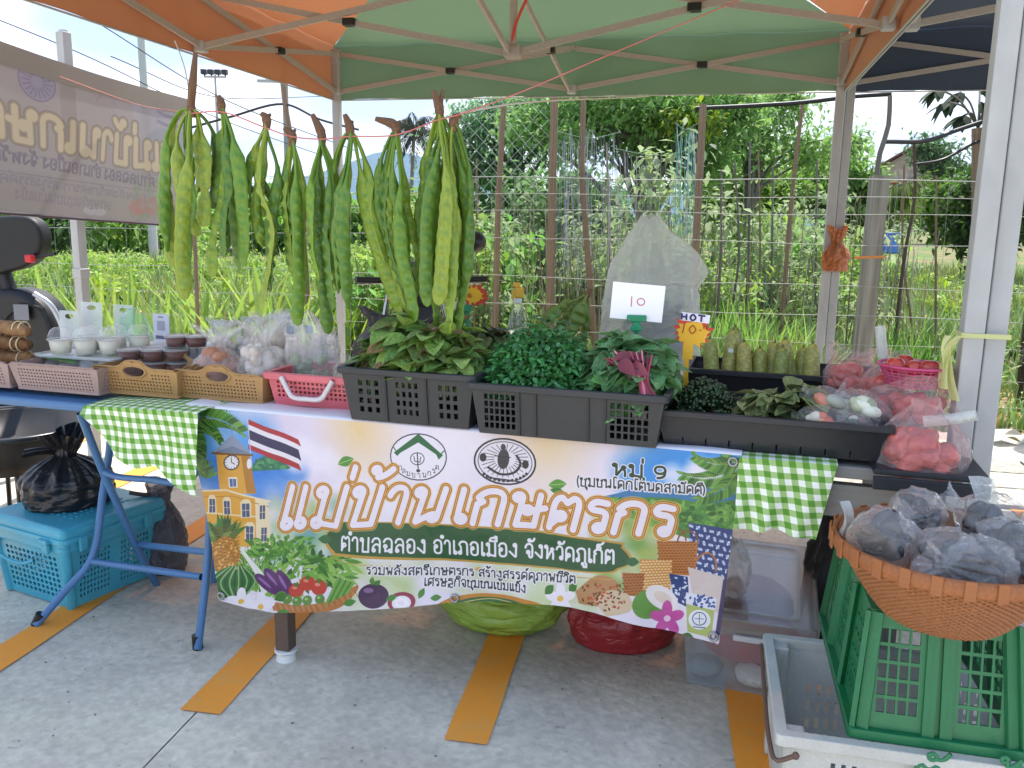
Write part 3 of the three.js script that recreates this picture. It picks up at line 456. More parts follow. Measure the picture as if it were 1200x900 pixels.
// ---------------------------------------------------------------- lettering: stroke glyphs (units of 1/100 letter height, y down, O = loop x y r)
const GL = {
  'ก': [78, 'M8 100L8 42L20 33L7 22Q18 0 40 0Q68 0 68 30L68 100'], 'ข': [70, 'O15 14 10M25 15L14 42L14 100L60 100L60 0'], 'ค': [80, 'M10 100L10 35Q10 0 40 0Q70 0 70 35L70 100M10 92Q28 80 32 68O38 56 11'],
  'ฉ': [80, 'M10 25Q18 0 40 0Q70 0 70 32L70 100M22 66L22 92L50 86O22 56 10O58 88 10'], 'ง': [66, 'O46 13 10M56 14L56 92Q54 102 46 96L6 62'], 'จ': [72, 'M8 28Q14 0 36 0Q62 0 62 34L62 88Q60 100 50 100Q38 100 38 84L38 72O30 62 10'],
  'ช': [76, 'O15 14 10M25 15L14 42L14 100L60 100L60 40L74 6M60 30L52 18'], 'ฐ': [74, 'M10 24Q14 0 32 0L62 4M14 24Q62 14 62 50L62 74Q40 64 20 74O20 84 9M10 112Q26 96 38 112Q50 124 64 108'], 'ด': [80, 'M10 100L10 35Q10 0 40 0Q70 0 70 35L70 100M10 92L24 72O30 60 11'],
  'ต': [80, 'M10 100L10 32Q10 0 26 0L40 16L54 0Q70 0 70 32L70 100M10 92L24 72O30 60 11'], 'น': [82, 'O14 13 10M24 14L22 100L54 80M72 0L72 86O62 88 10'], 'บ': [76, 'O14 13 10M24 14L22 100L66 100L66 0'], 'พ': [84, 'O14 13 10M22 18L28 100L46 45L64 100L74 0'],
  'ภ': [80, 'O14 88 10M24 86L22 42L10 24Q18 0 44 0Q72 0 72 32L72 100'], 'ม': [80, 'O14 13 10M23 18L22 80O18 90 10M28 92L70 100L70 0'], 'ร': [60, 'M8 20Q10 2 26 4L46 8M8 20Q10 32 28 32Q50 34 50 54L50 80O40 88 10'], 'ล': [78, 'M10 28Q16 0 40 0Q68 0 68 36L68 100M68 62Q52 34 32 46Q12 58 15 76O22 86 10'],
  'ว': [66, 'M8 26Q16 0 34 0Q56 0 56 36L56 80O46 88 10'], 'ศ': [80, 'M10 100L10 35Q10 0 40 0Q70 0 70 35L70 100M10 92Q28 80 32 68O38 56 11M62 8L80 -12'], 'ษ': [84, 'O14 13 10M24 14L22 100L66 100L66 0O42 52 10M52 52L84 40'], 'ส': [78, 'M10 28Q16 0 40 0Q68 0 68 36L68 100M68 62Q52 34 32 46Q12 58 15 76O22 86 10M58 8L76 -12'],
  'ห': [80, 'O14 13 10M24 14L22 100L52 44Q70 46 70 66L70 100O62 30 9'], 'อ': [76, 'M10 24Q16 0 38 0Q66 0 66 36L66 74Q66 100 40 100Q14 100 14 74L14 58O24 48 10'], 'า': [56, 'M6 24Q10 0 26 0Q46 0 46 30L46 100'], 'ำ': [56, 'M6 24Q10 0 26 0Q46 0 46 30L46 100O-14 -26 9'],
  'เ': [36, 'M14 0L14 80O23 89 10'], 'แ': [70, 'M14 0L14 80O23 89 10M48 0L48 80O57 89 10'], 'โ': [44, 'M16 84L16 -12Q14 -36 30 -34L46 -28O26 89 10'], 'ั': [0, 'O-44 -26 9M-36 -22Q-14 -14 -4 -42'], 'ิ': [0, 'M-62 -14Q-58 -40 -34 -40Q-10 -40 -8 -14L-62 -14'], 'ี': [0, 'M-62 -14Q-58 -40 -34 -40Q-10 -40 -8 -14L-62 -14M-8 -14L-8 -46'],
  'ื': [0, 'M-62 -14Q-58 -40 -34 -40Q-10 -40 -8 -14L-62 -14M-8 -14L-8 -48M-20 -36L-20 -50'], '็': [0, 'M-58 -12L-58 -28Q-52 -44 -36 -34Q-20 -42 -10 -52M-58 -12Q-40 -26 -30 -12'], '่': [0, 'M-14 -24L-14 -52'], '้': [0, 'O-46 -46 7M-38 -42L-38 -26Q-20 -30 -6 -52'], '์': [0, 'O-24 -34 8M-18 -42L-4 -56'],
  'ุ': [0, 'O-16 116 7M-9 116L-9 140'], 'ู': [0, 'O-36 116 7M-29 116L-29 138L-8 138L-8 112'], ' ': [34, ''], '9': [74, 'M66 30Q64 0 38 0Q10 0 10 32Q10 62 36 62Q60 62 66 34L62 70Q56 100 24 100'], '(': [30, 'M26 -16Q0 50 26 116'], ')': [30, 'M4 -16Q30 50 4 116'],
};
const HIGH = { '่': 1, '้': 1, '์': 1 }, UP = 'ิีืั';
function strokes(text, slant = 0) {                                          // -> { width, lines } in letter heights
  const lines = []; let x = 0, prev = '';
  for (const ch of text) {
    const g = GL[ch]; if (!g) continue; const dy = HIGH[ch] && UP.includes(prev) ? -0.30 : 0; let cur = null; const cx = x;
    const put = (a, b) => cur.push([cx + a / 100 - slant * (b / 100 - 1), b / 100 + dy]);
    for (const t of g[1].match(/[MLQO][^MLQO]*/g) ?? []) {
      const n = t.slice(1).trim().split(/[ ,]+/).map(Number);
      if (t[0] === 'M') { cur = []; lines.push(cur); cur.last = n; put(n[0], n[1]); } else if (t[0] === 'L') { cur.last = n; put(n[0], n[1]); }
      else if (t[0] === 'Q') { const [a, b] = cur.last; for (let i = 1; i <= 6; i++) { const k = i / 6; put(a * (1 - k) ** 2 + 2 * n[0] * k * (1 - k) + n[2] * k * k, b * (1 - k) ** 2 + 2 * n[1] * k * (1 - k) + n[3] * k * k); } cur.last = [n[2], n[3]]; }
      else { const keep = cur; cur = []; lines.push(cur); for (let i = 0; i <= 12; i++) put(n[0] + n[2] * Math.cos(i * Math.PI / 6), n[1] + n[2] * Math.sin(i * Math.PI / 6)); cur = keep ?? cur; }
    }
    x += g[0] / 100 + (g[0] ? 0.1 : 0); if (!HIGH[ch]) prev = ch;
  }
  return { width: x, lines };
}
// draw the text between two baseline points; h = letter heights at both ends; map = point -> canvas point
function write(ctx, text, a, b, h, pens, map, o = {}) {
  const { width, lines } = strokes(text, o.slant ?? 0);
  const P2 = lines.map((l) => l.map(([x, y]) => { const k = x / width, hh = h[0] + (h[1] - h[0]) * k, bow = (o.bow ?? 0) * 4 * k * (1 - k); return map(a[0] + (b[0] - a[0]) * k, a[1] + (b[1] - a[1]) * k - bow + (y - 1) * hh); }));
  ctx.lineCap = ctx.lineJoin = 'round';
  for (const [w, c, ox = 0, oy = 0] of pens) { ctx.strokeStyle = c; ctx.lineWidth = w; for (const l of P2) { ctx.beginPath(); l.forEach(([x, y], i) => (i ? ctx.lineTo(x + ox, y + oy) : ctx.moveTo(x + ox, y + oy))); ctx.stroke(); } }
}
// ---------------------------------------------------------------- the printed banner (rectified from the table's front plane)
const BW = 1.6, BH = 0.60, CW = 2048, CH = 768;
function paintBanner() {
  const cv = document.createElement('canvas'); cv.width = CW; cv.height = CH; const c = cv.getContext('2d'); reseed(301);
  const map = (x, y) => { const p = inT(onTP(x, y, -0.015)); return [p.s / BW * CW, (TH - p.h) / BH * CH]; };
  const path = (pts) => { c.beginPath(); pts.forEach(([x, y], i) => { const q = map(x, y); i ? c.lineTo(...q) : c.moveTo(...q); }); };
  const poly = (pts, f) => { path(pts); c.closePath(); c.fillStyle = f; c.fill(); };
  const line = (pts, w, f) => { path(pts); c.lineWidth = w; c.strokeStyle = f; c.lineCap = c.lineJoin = 'round'; c.stroke(); };
  const curve = (pts, n = 10) => { const o = [], k = new THREE.SplineCurve(pts.map(([x, y]) => new THREE.Vector2(x, y))); for (let i = 0; i <= n * (pts.length - 1); i++) { const p = k.getPoint(i / (n * (pts.length - 1))); o.push([p.x, p.y]); } return o; };
  const ell = (x, y, rx, ry, f, rot = 0, a0 = 0, a1 = 6.2832) => { const o = []; for (let i = 0; i <= 28; i++) { const a = a0 + (a1 - a0) * i / 28, u = rx * Math.cos(a), v = ry * Math.sin(a); o.push([x + u * Math.cos(rot) - v * Math.sin(rot), y + u * Math.sin(rot) + v * Math.cos(rot)]); } if (f) poly(o, f); return o; };
  const soft = (x, y, r, colr, a = 1) => { const [X, Y] = map(x, y), R = r * CW / 620, g = c.createRadialGradient(X, Y, 0, X, Y, R); g.addColorStop(0, colr.replace('A', a)); g.addColorStop(1, colr.replace('A', 0)); c.fillStyle = g; c.fillRect(X - R, Y - R, 2 * R, 2 * R); };
  const leaf = (x, y, l, w, a, f, vein) => { const o = []; for (let i = 0; i <= 10; i++) { const k = i / 10, q = w * Math.sin(Math.PI * k); o.push([k * l, q]); } for (let i = 10; i >= 0; i--) { const k = i / 10, q = -w * Math.sin(Math.PI * k); o.push([k * l, q]); } const R = (u, v) => [x + u * Math.cos(a) - v * Math.sin(a), y + u * Math.sin(a) + v * Math.cos(a)]; poly(o.map(([u, v]) => R(u, v)), f); if (vein) line([R(0, 0), R(l * 0.95, 0)], 2, vein); };
  c.fillStyle = '#ece6ee'; c.fillRect(0, 0, CW, CH);
  // pale wash: gold, lilac, sky
  for (let i = 0; i < 26; i++) soft(rr(360, 760), rr(495, 620), rr(30, 70), rnd() < 0.5 ? 'rgba(240,232,244,A)' : 'rgba(250,246,248,A)', 0.5);
  soft(420, 505, 60, 'rgba(238,196,84,A)', 0.55); soft(640, 522, 60, 'rgba(238,200,100,A)', 0.5); soft(330, 520, 90, 'rgba(214,200,236,A)', 0.5);
  // left: sea and sky
  for (let i = 0; i < 40; i++) soft(rr(215, 330), rr(490, 560), 26, 'rgba(72,160,232,A)', 0.45);
  for (let i = 0; i < 30; i++) soft(rr(225, 350), rr(540, 585), 22, 'rgba(36,120,214,A)', 0.5);
  for (let i = 0; i < 14; i++) soft(rr(320, 385), rr(520, 545), 18, 'rgba(248,244,252,A)', 0.7);
  poly(curve([[294, 548], [306, 536], [320, 535], [336, 545], [336, 550], [294, 552]]), '#2f7d5c');
  for (let i = 0; i < 40; i++) ell(rr(300, 332), rr(538, 549), rr(1.5, 4), rr(1, 2.5), ['#3f8f5c', '#2a6f58', '#58a468'][(rnd() * 3) | 0]);
  // right: sky, cloud, mountain and trees
  for (let i = 0; i < 60; i++) soft(rr(730, 880), rr(525, 570), 24, 'rgba(58,150,226,A)', 0.42);
  for (let i = 0; i < 20; i++) soft(rr(780, 870), rr(545, 566), 14, 'rgba(246,244,252,A)', 0.7);
  poly(curve([[690, 585], [720, 578], [770, 566], [820, 570], [866, 582], [862, 610], [700, 600]]), '#3b7fae');
  poly(curve([[700, 590], [740, 582], [790, 583], [830, 590], [866, 590], [858, 640], [790, 625], [735, 605]]), '#4a8a3a');
  for (let i = 0; i < 420; i++) { const x = rr(712, 864), y = 584 + (x - 712) * 0.05 + rr(0, 36) * (x - 690) / 150; ell(x, y, rr(1.5, 5), rr(1.2, 3.6), ['#2e6a2c', '#4f9440', '#6aa845', '#3b7d33', '#86b552'][(rnd() * 5) | 0]); }
  // lower greenery wash
  for (let i = 0; i < 70; i++) soft(rr(400, 720), rr(655, 720), 20, rnd() < 0.5 ? 'rgba(178,206,120,A)' : 'rgba(220,230,190,A)', 0.45);
  for (let i = 0; i < 60; i++) soft(rr(320, 400), rr(590, 660), 16, rnd() < 0.5 ? 'rgba(150,188,90,A)' : 'rgba(90,160,170,A)', 0.4);
  for (let i = 0; i < 70; i++) soft(rr(700, 770), rr(605, 690), 12, rnd() < 0.5 ? 'rgba(170,186,80,A)' : 'rgba(110,160,70,A)', 0.5);
  // palm fronds in the top corners
  const frond = (x, y, l, a, f) => { const R = (k) => [x + l * k * Math.cos(a + 0.5 * k), y + l * k * Math.sin(a + 0.5 * k)]; for (let k = 0.05; k < 1; k += 0.035) { const [u, v] = R(k); for (const s of [-1, 1]) leaf(u, v, l * 0.36 * (1 - k * 0.5), 1.6, a + 0.5 * k + s * (0.9 - 0.4 * k), f[(rnd() * f.length) | 0]); } line([R(0), R(0.5), R(1)], 3, '#7d9a3a'); };
  const fg = ['#3f7a2c', '#56953a', '#2f6228', '#74a848'];
  frond(222, 494, 42, 0.05, fg); frond(220, 498, 40, 0.6, fg); frond(222, 492, 62, -0.28, fg); frond(224, 520, 36, 0.9, fg); frond(868, 546, 66, 2.5, fg); frond(868, 550, 58, 2.05, fg); frond(866, 540, 50, 2.75, fg);
  for (const [x, y] of [[240, 555], [244, 560], [236, 552]]) for (let i = 0; i < 14; i++) leaf(x, y, rr(12, 20), 1.6, rr(-2.9, -0.2), fg[(rnd() * 4) | 0]);
  // flag
  const fl = (y0, y1, f) => poly([...curve([[292, 491 + y0], [312, 500 + y0], [332, 507 + y0], [350, 515 + y0]]), ...curve([[292, 491 + y1], [312, 500 + y1], [334, 509 + y1], [353, 517 + y1]]).reverse()], f);
  fl(0, 6, '#b02a3a'); fl(6, 12, '#f1eef2'); fl(12, 23, '#2d2c58'); fl(23, 29, '#f1eef2'); fl(29, 35, '#b02a3a'); line([[291, 490], [296, 548]], 4, '#c8ccd4');
  // clock tower and yellow colonial building
  const yel = '#e2a83a', dk = '#b97f2a', cr2 = '#f0dfb2';
  poly([[252, 529], [274, 508], [296, 533]], '#8e9fb4'); line([[273.5, 508], [273, 497]], 3, '#7d8ea2'); poly([[254, 529], [274, 522], [294, 531]], '#73849a');
  poly([[256, 531], [292, 533], [300, 578], [260, 576]], yel); poly([[284, 533], [293, 533], [301, 578], [291, 577]], dk); line([[252, 530], [296, 533]], 8, '#7c5526');
  ell(273.5, 541, 9, 9, '#3a3330'); ell(273.5, 541, 7.6, 7.6, '#f2f0ee'); line([[273.5, 541], [273, 536]], 3, '#222'); line([[273.5, 541], [277, 543]], 3, '#222'); for (let i = 0; i < 12; i++) { const a = i * 0.5236; line([[273.5 + 6 * Math.cos(a), 541 + 6 * Math.sin(a)], [273.5 + 7 * Math.cos(a), 541 + 7 * Math.sin(a)]], 2, '#333'); } ell(293, 543, 2.6, 6, '#f2f0ee');
  poly([[270, 558], [280, 558], [281, 570], [271, 570]], '#f3ede0'); poly([[271.5, 560], [279, 560], [279.6, 569], [272.5, 569]], '#4a6a96'); line([[275.4, 560], [276, 569]], 2, '#f3ede0');
  poly([[236, 574], [262, 572], [314, 588], [316, 640], [245, 640]], yel); poly([[300, 583], [314, 588], [318, 640], [302, 640]], cr2); line([[236, 575], [268, 573], [316, 588]], 7, cr2); line([[240, 600], [280, 603], [316, 606]], 6, cr2); line([[238, 582], [276, 580], [314, 594]], 3, dk);
  for (const [x, y, w] of [[250, 592, 5], [268, 594, 5], [290, 597, 6], [308, 600, 4], [294, 624, 6], [270, 622, 5], [310, 626, 4]]) { poly([[x - w, y - 9], [x - w * 0.5, y - 13], [x + w * 0.5, y - 13], [x + w, y - 9], [x + w, y + 9], [x - w, y + 9]], cr2); poly([[x - w * 0.7, y - 8], [x + w * 0.7, y - 8], [x + w * 0.7, y + 8], [x - w * 0.7, y + 8]], '#46587a'); line([[x, y - 8], [x, y + 8]], 2, cr2); line([[x - w * 0.7, y], [x + w * 0.7, y]], 2, cr2); }
  // vegetables on the left
  for (let i = 0; i < 260; i++) { const x = rr(255, 400), y = rr(640, 700); if (y < 640 + Math.abs(x - 330) * 0.3) continue; leaf(x, y, rr(8, 20), rr(1.5, 3.5), rr(-3.1, 0), ['#3c7a2a', '#5c9c34', '#7fb545', '#2c5f24', '#9cc65a'][(rnd() * 5) | 0]); }
  for (let i = 0; i < 46; i++) { const x = rr(288, 312); line([[x, 690], [x + (x - 300) * 0.8 + rr(-4, 4), 660], [x + (x - 296) * 1.6 + rr(-14, 14), 634 + rr(0, 14)]], rr(2, 4), ['#6aa83c', '#4b8a30', '#a5c860'][(rnd() * 3) | 0]); }
  for (let i = 0; i < 90; i++) leaf(rr(296, 362), rr(632, 656), rr(5, 12), 2, rr(-3, 0.4), ['#5a9a34', '#79b544', '#437f2c'][(rnd() * 3) | 0]);
  poly(curve([[284, 640], [300, 660], [312, 676], [314, 692], [308, 694], [300, 672], [282, 644]]), '#e6ecdc'); line([[288, 646], [312, 690]], 4, '#f4f6ee');
  const pine = () => { for (let i = 0; i < 60; i++) leaf(261 + rr(-8, 8), 634 + rr(-6, 4), rr(14, 34), 2.6, rr(-2.6, -0.5), ['#3f7a34', '#5a9440', '#86ad58', '#2d5a2a'][(rnd() * 4) | 0]); ell(266, 648, 16, 20, '#c98a34'); for (let i = -6; i < 7; i++) { line([[250 + i * 1.0, 640 + i * 4], [284 + i * 1, 632 + i * 4 + 14]], 2, '#8e5c22'); line([[252, 660 + i * 4 - 16], [282, 646 + i * 4 - 14]], 2, '#8e5c22'); } for (let i = 0; i < 60; i++) ell(rr(254, 279), rr(632, 664), 1.2, 1.4, ['#e8b860', '#a8702a'][(rnd() * 2) | 0]); };
  pine();
  ell(277, 680, 24, 18, '#2f6e34'); for (let i = -5; i < 6; i++) line(curve([[279 + i * 1.5, 663], [277 + i * 4.6, 680], [279 + i * 2, 697]]), 6, i % 2 ? '#8dbb72' : '#24582a'); ell(279, 665, 2.5, 1.5, '#a8b070');
  for (const [x, y, a] of [[322, 680, 0.9], [334, 684, 1.05], [314, 684, 0.7]]) { ell(x, y, 18, 6.5, '#5a2c66', a); ell(x - 3, y - 2, 10, 1.6, '#9a6aa8', a); }
  for (let i = 0; i < 40; i++) leaf(rr(350, 410), rr(652, 676), rr(12, 26), rr(2, 3.5), rr(-0.6, 0.9), ['#4f9030', '#77b042', '#3a7426', '#94c25a'][(rnd() * 4) | 0]);
  poly(curve([[318, 704], [350, 708], [390, 702], [420, 684], [418, 694], [396, 712], [350, 720], [322, 714]]), '#b9783a'); for (let i = 0; i < 30; i++) { const x = 322 + i * 3.3, y = 707 + (i > 15 ? -(i - 15) * 1.2 : 1); line([[x, y], [x + 4, y + 7]], 2.5, i % 2 ? '#8a5424' : '#d69a58'); }
  for (const [x, y, r] of [[347, 692, 9], [360, 684, 9.5], [374, 688, 10]]) { ell(x, y, r, r * 0.9, '#c63a26'); ell(x - 2, y - 3, r * 0.35, r * 0.2, '#ea8a72'); for (let k = 0; k < 5; k++) leaf(x, y - r * 0.7, 4, 1, k * 1.25, '#3e7a28'); }
  for (const [x, y] of [[337, 702], [349, 704], [361, 703], [376, 701], [330, 698]]) { ell(x, y, 6, 5.6, '#5e8c34'); ell(x - 1.5, y - 1.5, 2, 1.4, '#a6c878'); }
  for (let i = 0; i < 7; i++) line([[384 + i * 4, 706 - i * 2], [398 + i * 3, 676 + i * 1]], 9, ['#74ad48', '#4f8c32'][i % 2]);
  const flower = (x, y, r, cc = '#f4f1f2', mid = '#edc04a') => { for (let k = 0; k < 5; k++) { const a = k * 1.2566 - 1.57; ell(x + r * 0.6 * Math.cos(a), y + r * 0.6 * Math.sin(a), r * 0.62, r * 0.36, cc, a); } ell(x, y, r * 0.24, r * 0.22, mid); };
  flower(285, 703, 13); flower(307, 710, 14); leaf(322, 702, 16, 5, -0.3, '#3c7a2c'); leaf(326, 716, 18, 5, 0.2, '#4c8a34');
  ell(440, 696, 18, 14, '#46284e'); ell(434, 690, 6, 3, '#8a6a94'); leaf(438, 684, 10, 3, -1.5, '#4c8a34'); leaf(440, 684, 10, 3, -0.6, '#3c7a2c'); leaf(420, 702, 16, 4, 2.9, '#4c8a34');
  ell(473, 703, 16, 11, '#9a2f4e'); ell(473, 704, 11, 8, '#f4eef0'); for (let k = 0; k < 7; k++) ell(473 + 6 * Math.cos(k * 0.9), 704 + 4.5 * Math.sin(k * 0.9), 2.6, 2, '#fffdfb'); for (const x of [455, 492, 505]) leaf(x, 700, 13, 3.5, rr(-1.2, 0), '#4a8a34');
  // right: baskets, bags, coconut, jar, cloths
  poly([[807, 612], [862, 622], [848, 690], [812, 664]], '#24427e'); for (let i = 0; i < 15; i++) for (let j = 0; j < 9; j++) { const x = 810 + i * 4 - j * 0.5, y = 616 + j * 8 + i * 1.2; if (x < 860 && x > 808 && (i + j) % 2 === 0) { ell(x, y, 3, 1.5, '#e8ecf6', 0.5 + i); line([[x - 2, y - 2], [x + 2, y + 2]], 3, '#9ab0da'); } }
  poly([[846, 690], [862, 632], [848, 738], [838, 744]], '#3b2a5e');
  const weave = (x0, y0, x1, y1, f, g) => { poly([[x0, y0], [x1, y0 + 3], [x1 - 3, y1 + 3], [x0 + 4, y1]], f); for (let y = y0 + 2; y < y1; y += 3.2) for (let x = x0 + 2; x < x1 - 3; x += 4) ell(x + ((y / 3.2 | 0) % 2) * 2, y + 1, 1.7, 1, g); };
  weave(770, 632, 818, 672, '#c1772f', '#8f5220'); weave(750, 654, 788, 694, '#d08a3c', '#f0d69a'); weave(730, 668, 756, 694, '#b9702e', '#8a4f20');
  for (const [x, y, r] of [[790, 634, 14], [806, 636, 12]]) line(ell(x, y, r, r * 1.2, null, 0, 3.2, 6.2), 5, '#8a5526'); poly([[806, 664], [848, 676], [842, 716], [812, 700]], '#dccfc6'); line(ell(826, 668, 13, 20, null, 0.2, 3.2, 6.2), 6, '#b5713a');
  poly([[784, 672], [806, 676], [808, 712], [790, 704]], '#22407c'); for (let i = 0; i < 22; i++) ell(rr(786, 805), rr(676, 706), 2, 1, '#e2e8f6', rr(0, 3));
  poly(curve([[676, 690], [700, 672], [722, 676], [728, 692], [712, 706], [680, 704]]), '#b98a58'); poly(curve([[698, 700], [716, 688], [738, 694], [740, 712], [712, 718]]), '#d9c4a0'); for (let i = 0; i < 60; i++) ell(rr(684, 736), rr(680, 712), 2, 1, ['#8a4a22', '#5e3216', '#c8402a'][(rnd() * 3) | 0], rnd() * 3);
  ell(762, 706, 20, 17, '#5f9a3a'); ell(776, 700, 21, 12, '#f4eee8', 0.6); ell(777, 700, 12, 6, '#e9d9c6', 0.6);
  poly([[804, 704], [838, 710], [834, 744], [806, 738]], '#b5c46a'); poly([[804, 694], [840, 700], [838, 713], [804, 707]], '#e8ecf4'); for (let i = 0; i < 30; i++) ell(rr(806, 838), rr(697, 710), 1.8, 1.2, '#2c4c96', rnd() * 3); ell(820, 724, 13, 11, '#f1f4f0'); line(ell(820, 723, 8, 7, null), 3, '#2b5a86'); line([[820, 718], [820, 728]], 2, '#2b5a86'); line([[815, 723], [825, 723]], 2, '#2b5a86'); line([[813, 732], [827, 733]], 3, '#2b5a86');
  flower(658, 699, 15); leaf(640, 694, 14, 5, -0.8, '#3c7a2c'); leaf(668, 690, 12, 5, -0.7, '#3c7a2c'); flower(782, 724, 17, '#c84a9e', '#f3d0e6'); leaf(800, 742, 14, 4, 0.2, '#3c7a2c');
  // lower green arc with a gold line
  poly(curve([[505, 712], [530, 700], [575, 696], [625, 702], [650, 714], [640, 730], [510, 730]]), '#c8862f'); poly(curve([[512, 716], [538, 704], [575, 700], [618, 706], [640, 718], [630, 730], [515, 730]]), '#2e6a38'); line(curve([[532, 708], [575, 702], [612, 708]]), 3, '#d9c27a');
  // green name plate
  const plate = curve([[378, 632], [390, 616], [410, 611], [560, 616], [715, 632], [732, 640], [742, 656], [728, 664], [700, 669], [560, 660], [410, 652], [390, 648], [378, 632]]);
  poly(plate, '#c39a3e'); const [px0, py0] = map(560, 636); c.save(); c.translate(px0, py0); c.scale(0.985, 0.9); c.translate(-px0, -py0); poly(plate, '#22582f'); c.restore(); leaf(372, 632, 18, 5, 0, '#2e6a38'); leaf(734, 656, 16, 5, 0.1, '#2e6a38'); line(curve([[385, 650], [420, 660], [560, 668], [720, 676]]), 3, '#c9a24c'); ell(561, 668, 4, 3, '#d5a640');
  const W = '#f4f1f4';
  write(c, 'ตำบลฉลอง อำเภอเมือง จังหวัดภูเก็ต', [400, 644], [723, 658], [16, 15], [[7.5, W]], map);
  // round emblems
  const e1 = ell(491, 535, 33, 27, '#f3f0f4', 0.08); line(e1, 4, '#2f3337'); poly([[491, 508], [520, 533], [515, 538], [512, 532], [491, 518], [470, 530], [466, 534], [462, 530]], '#1f6a3c'); line([[466, 530], [462, 524]], 4, '#1f6a3c'); line([[516, 533], [521, 528]], 4, '#1f6a3c'); line(ell(490, 537, 8, 7, null), 3, '#2f3337'); line([[490, 531], [491, 550]], 4, '#2f3337'); line([[486, 534], [487, 540], [493, 541], [494, 535]], 3, '#2f3337'); ell(491, 551, 2.4, 1.8, '#2f3337');
  for (let k = 0; k < 9; k++) { const a = 2.55 - k * 0.25, x = 491 + 26 * Math.cos(a), y = 537 + 20 * Math.sin(a); write(c, 'กลมบานกรต'[k], [x - 2, y + 2], [x + 3, y + 2.5], [5, 5], [[2, '#2f3337']], map); }
  const e2 = ell(592, 541, 36, 27, '#ece8ee', 0.12); line(e2, 6, '#26262c'); line(ell(592, 541, 32, 23.5, null, 0.12), 2.5, '#26262c'); for (let k = 0; k < 26; k++) { const a = k * 0.2417; line([[592 + 13 * Math.cos(a), 538 + 10 * Math.sin(a)], [592 + 28 * Math.cos(a), 540 + 20 * Math.sin(a)]], 2.2, '#3a3a40'); }
  ell(590, 538, 7, 12, '#3a3a40', 0.1); ell(590, 524, 3, 4, '#3a3a40'); line(curve([[572, 548], [586, 556], [602, 554], [610, 544], [606, 534]]), 8, '#2c2c32'); line([[580, 534], [598, 536]], 4, '#2c2c32'); ell(566, 536, 4, 5, '#2c2c32'); ell(616, 544, 4, 5, '#2c2c32'); for (let k = 0; k < 12; k++) { const a = 2.5 - k * 0.17; ell(592 + 31 * Math.cos(a), 543 + 21 * Math.sin(a), 1.8, 1.8, '#2c2c32'); } line([[572, 560], [610, 565]], 5, '#3a3a40');
  // headline
  leaf(396, 544, 20, 6, -0.35, '#4e9636', '#c6dc8c'); leaf(643, 568, 22, 6, -0.1, '#5a9c3a', '#c6dc8c'); leaf(645, 573, 18, 4, 0.2, '#3f7f2e');
  const pens = [[50, 'rgba(240,206,120,0.55)'], [42, '#a8622a'], [36, '#e3b049'], [29, '#b87430'], [22, '#f2ecf2']];
  write(c, 'แม่บ้าน', [322, 621], [520, 610], [50, 38], pens, map, { slant: 0.28, bow: 1 });
  write(c, 'เกษตรกร', [528, 611], [792, 627], [39, 34], pens, map, { slant: 0.2, bow: 0 });
  const halo = [[12, W], [4.6, '#2c3a34']];
  write(c, 'หมู่ 9', [718, 556], [784, 560], [14, 13], [[14, W], [8, '#22402e']], map);
  write(c, '(ชุมชนโคกโตนดสามัคคี)', [676, 568], [828, 579], [10, 9], halo, map);
  write(c, 'รวมพลังสตรีเกษตรกร สร้างสรรค์คุณภาพชีวิต', [431, 671], [677, 681], [8.4, 8.4], halo, map); write(c, 'เศรษฐกิจชุมชนเข้มแข็ง', [497, 686], [618, 693], [8.4, 8.4], halo, map);
  const t = new THREE.CanvasTexture(cv); t.colorSpace = THREE.SRGBColorSpace; t.magFilter = THREE.LinearFilter; return t;
}
const bannerTex = paintBanner();
const BACK = (() => {                                                        // sample of the lower outline of the banner, from pixels to (s, h)
  const px = [[262, 700], [290, 712], [325, 718], [380, 716], [440, 712], [520, 707], [600, 706], [650, 707], [700, 715], [760, 733], [800, 743], [843, 751]];
  return px.map(([x, y]) => inT(onTP(x, y, -0.02)));
})();
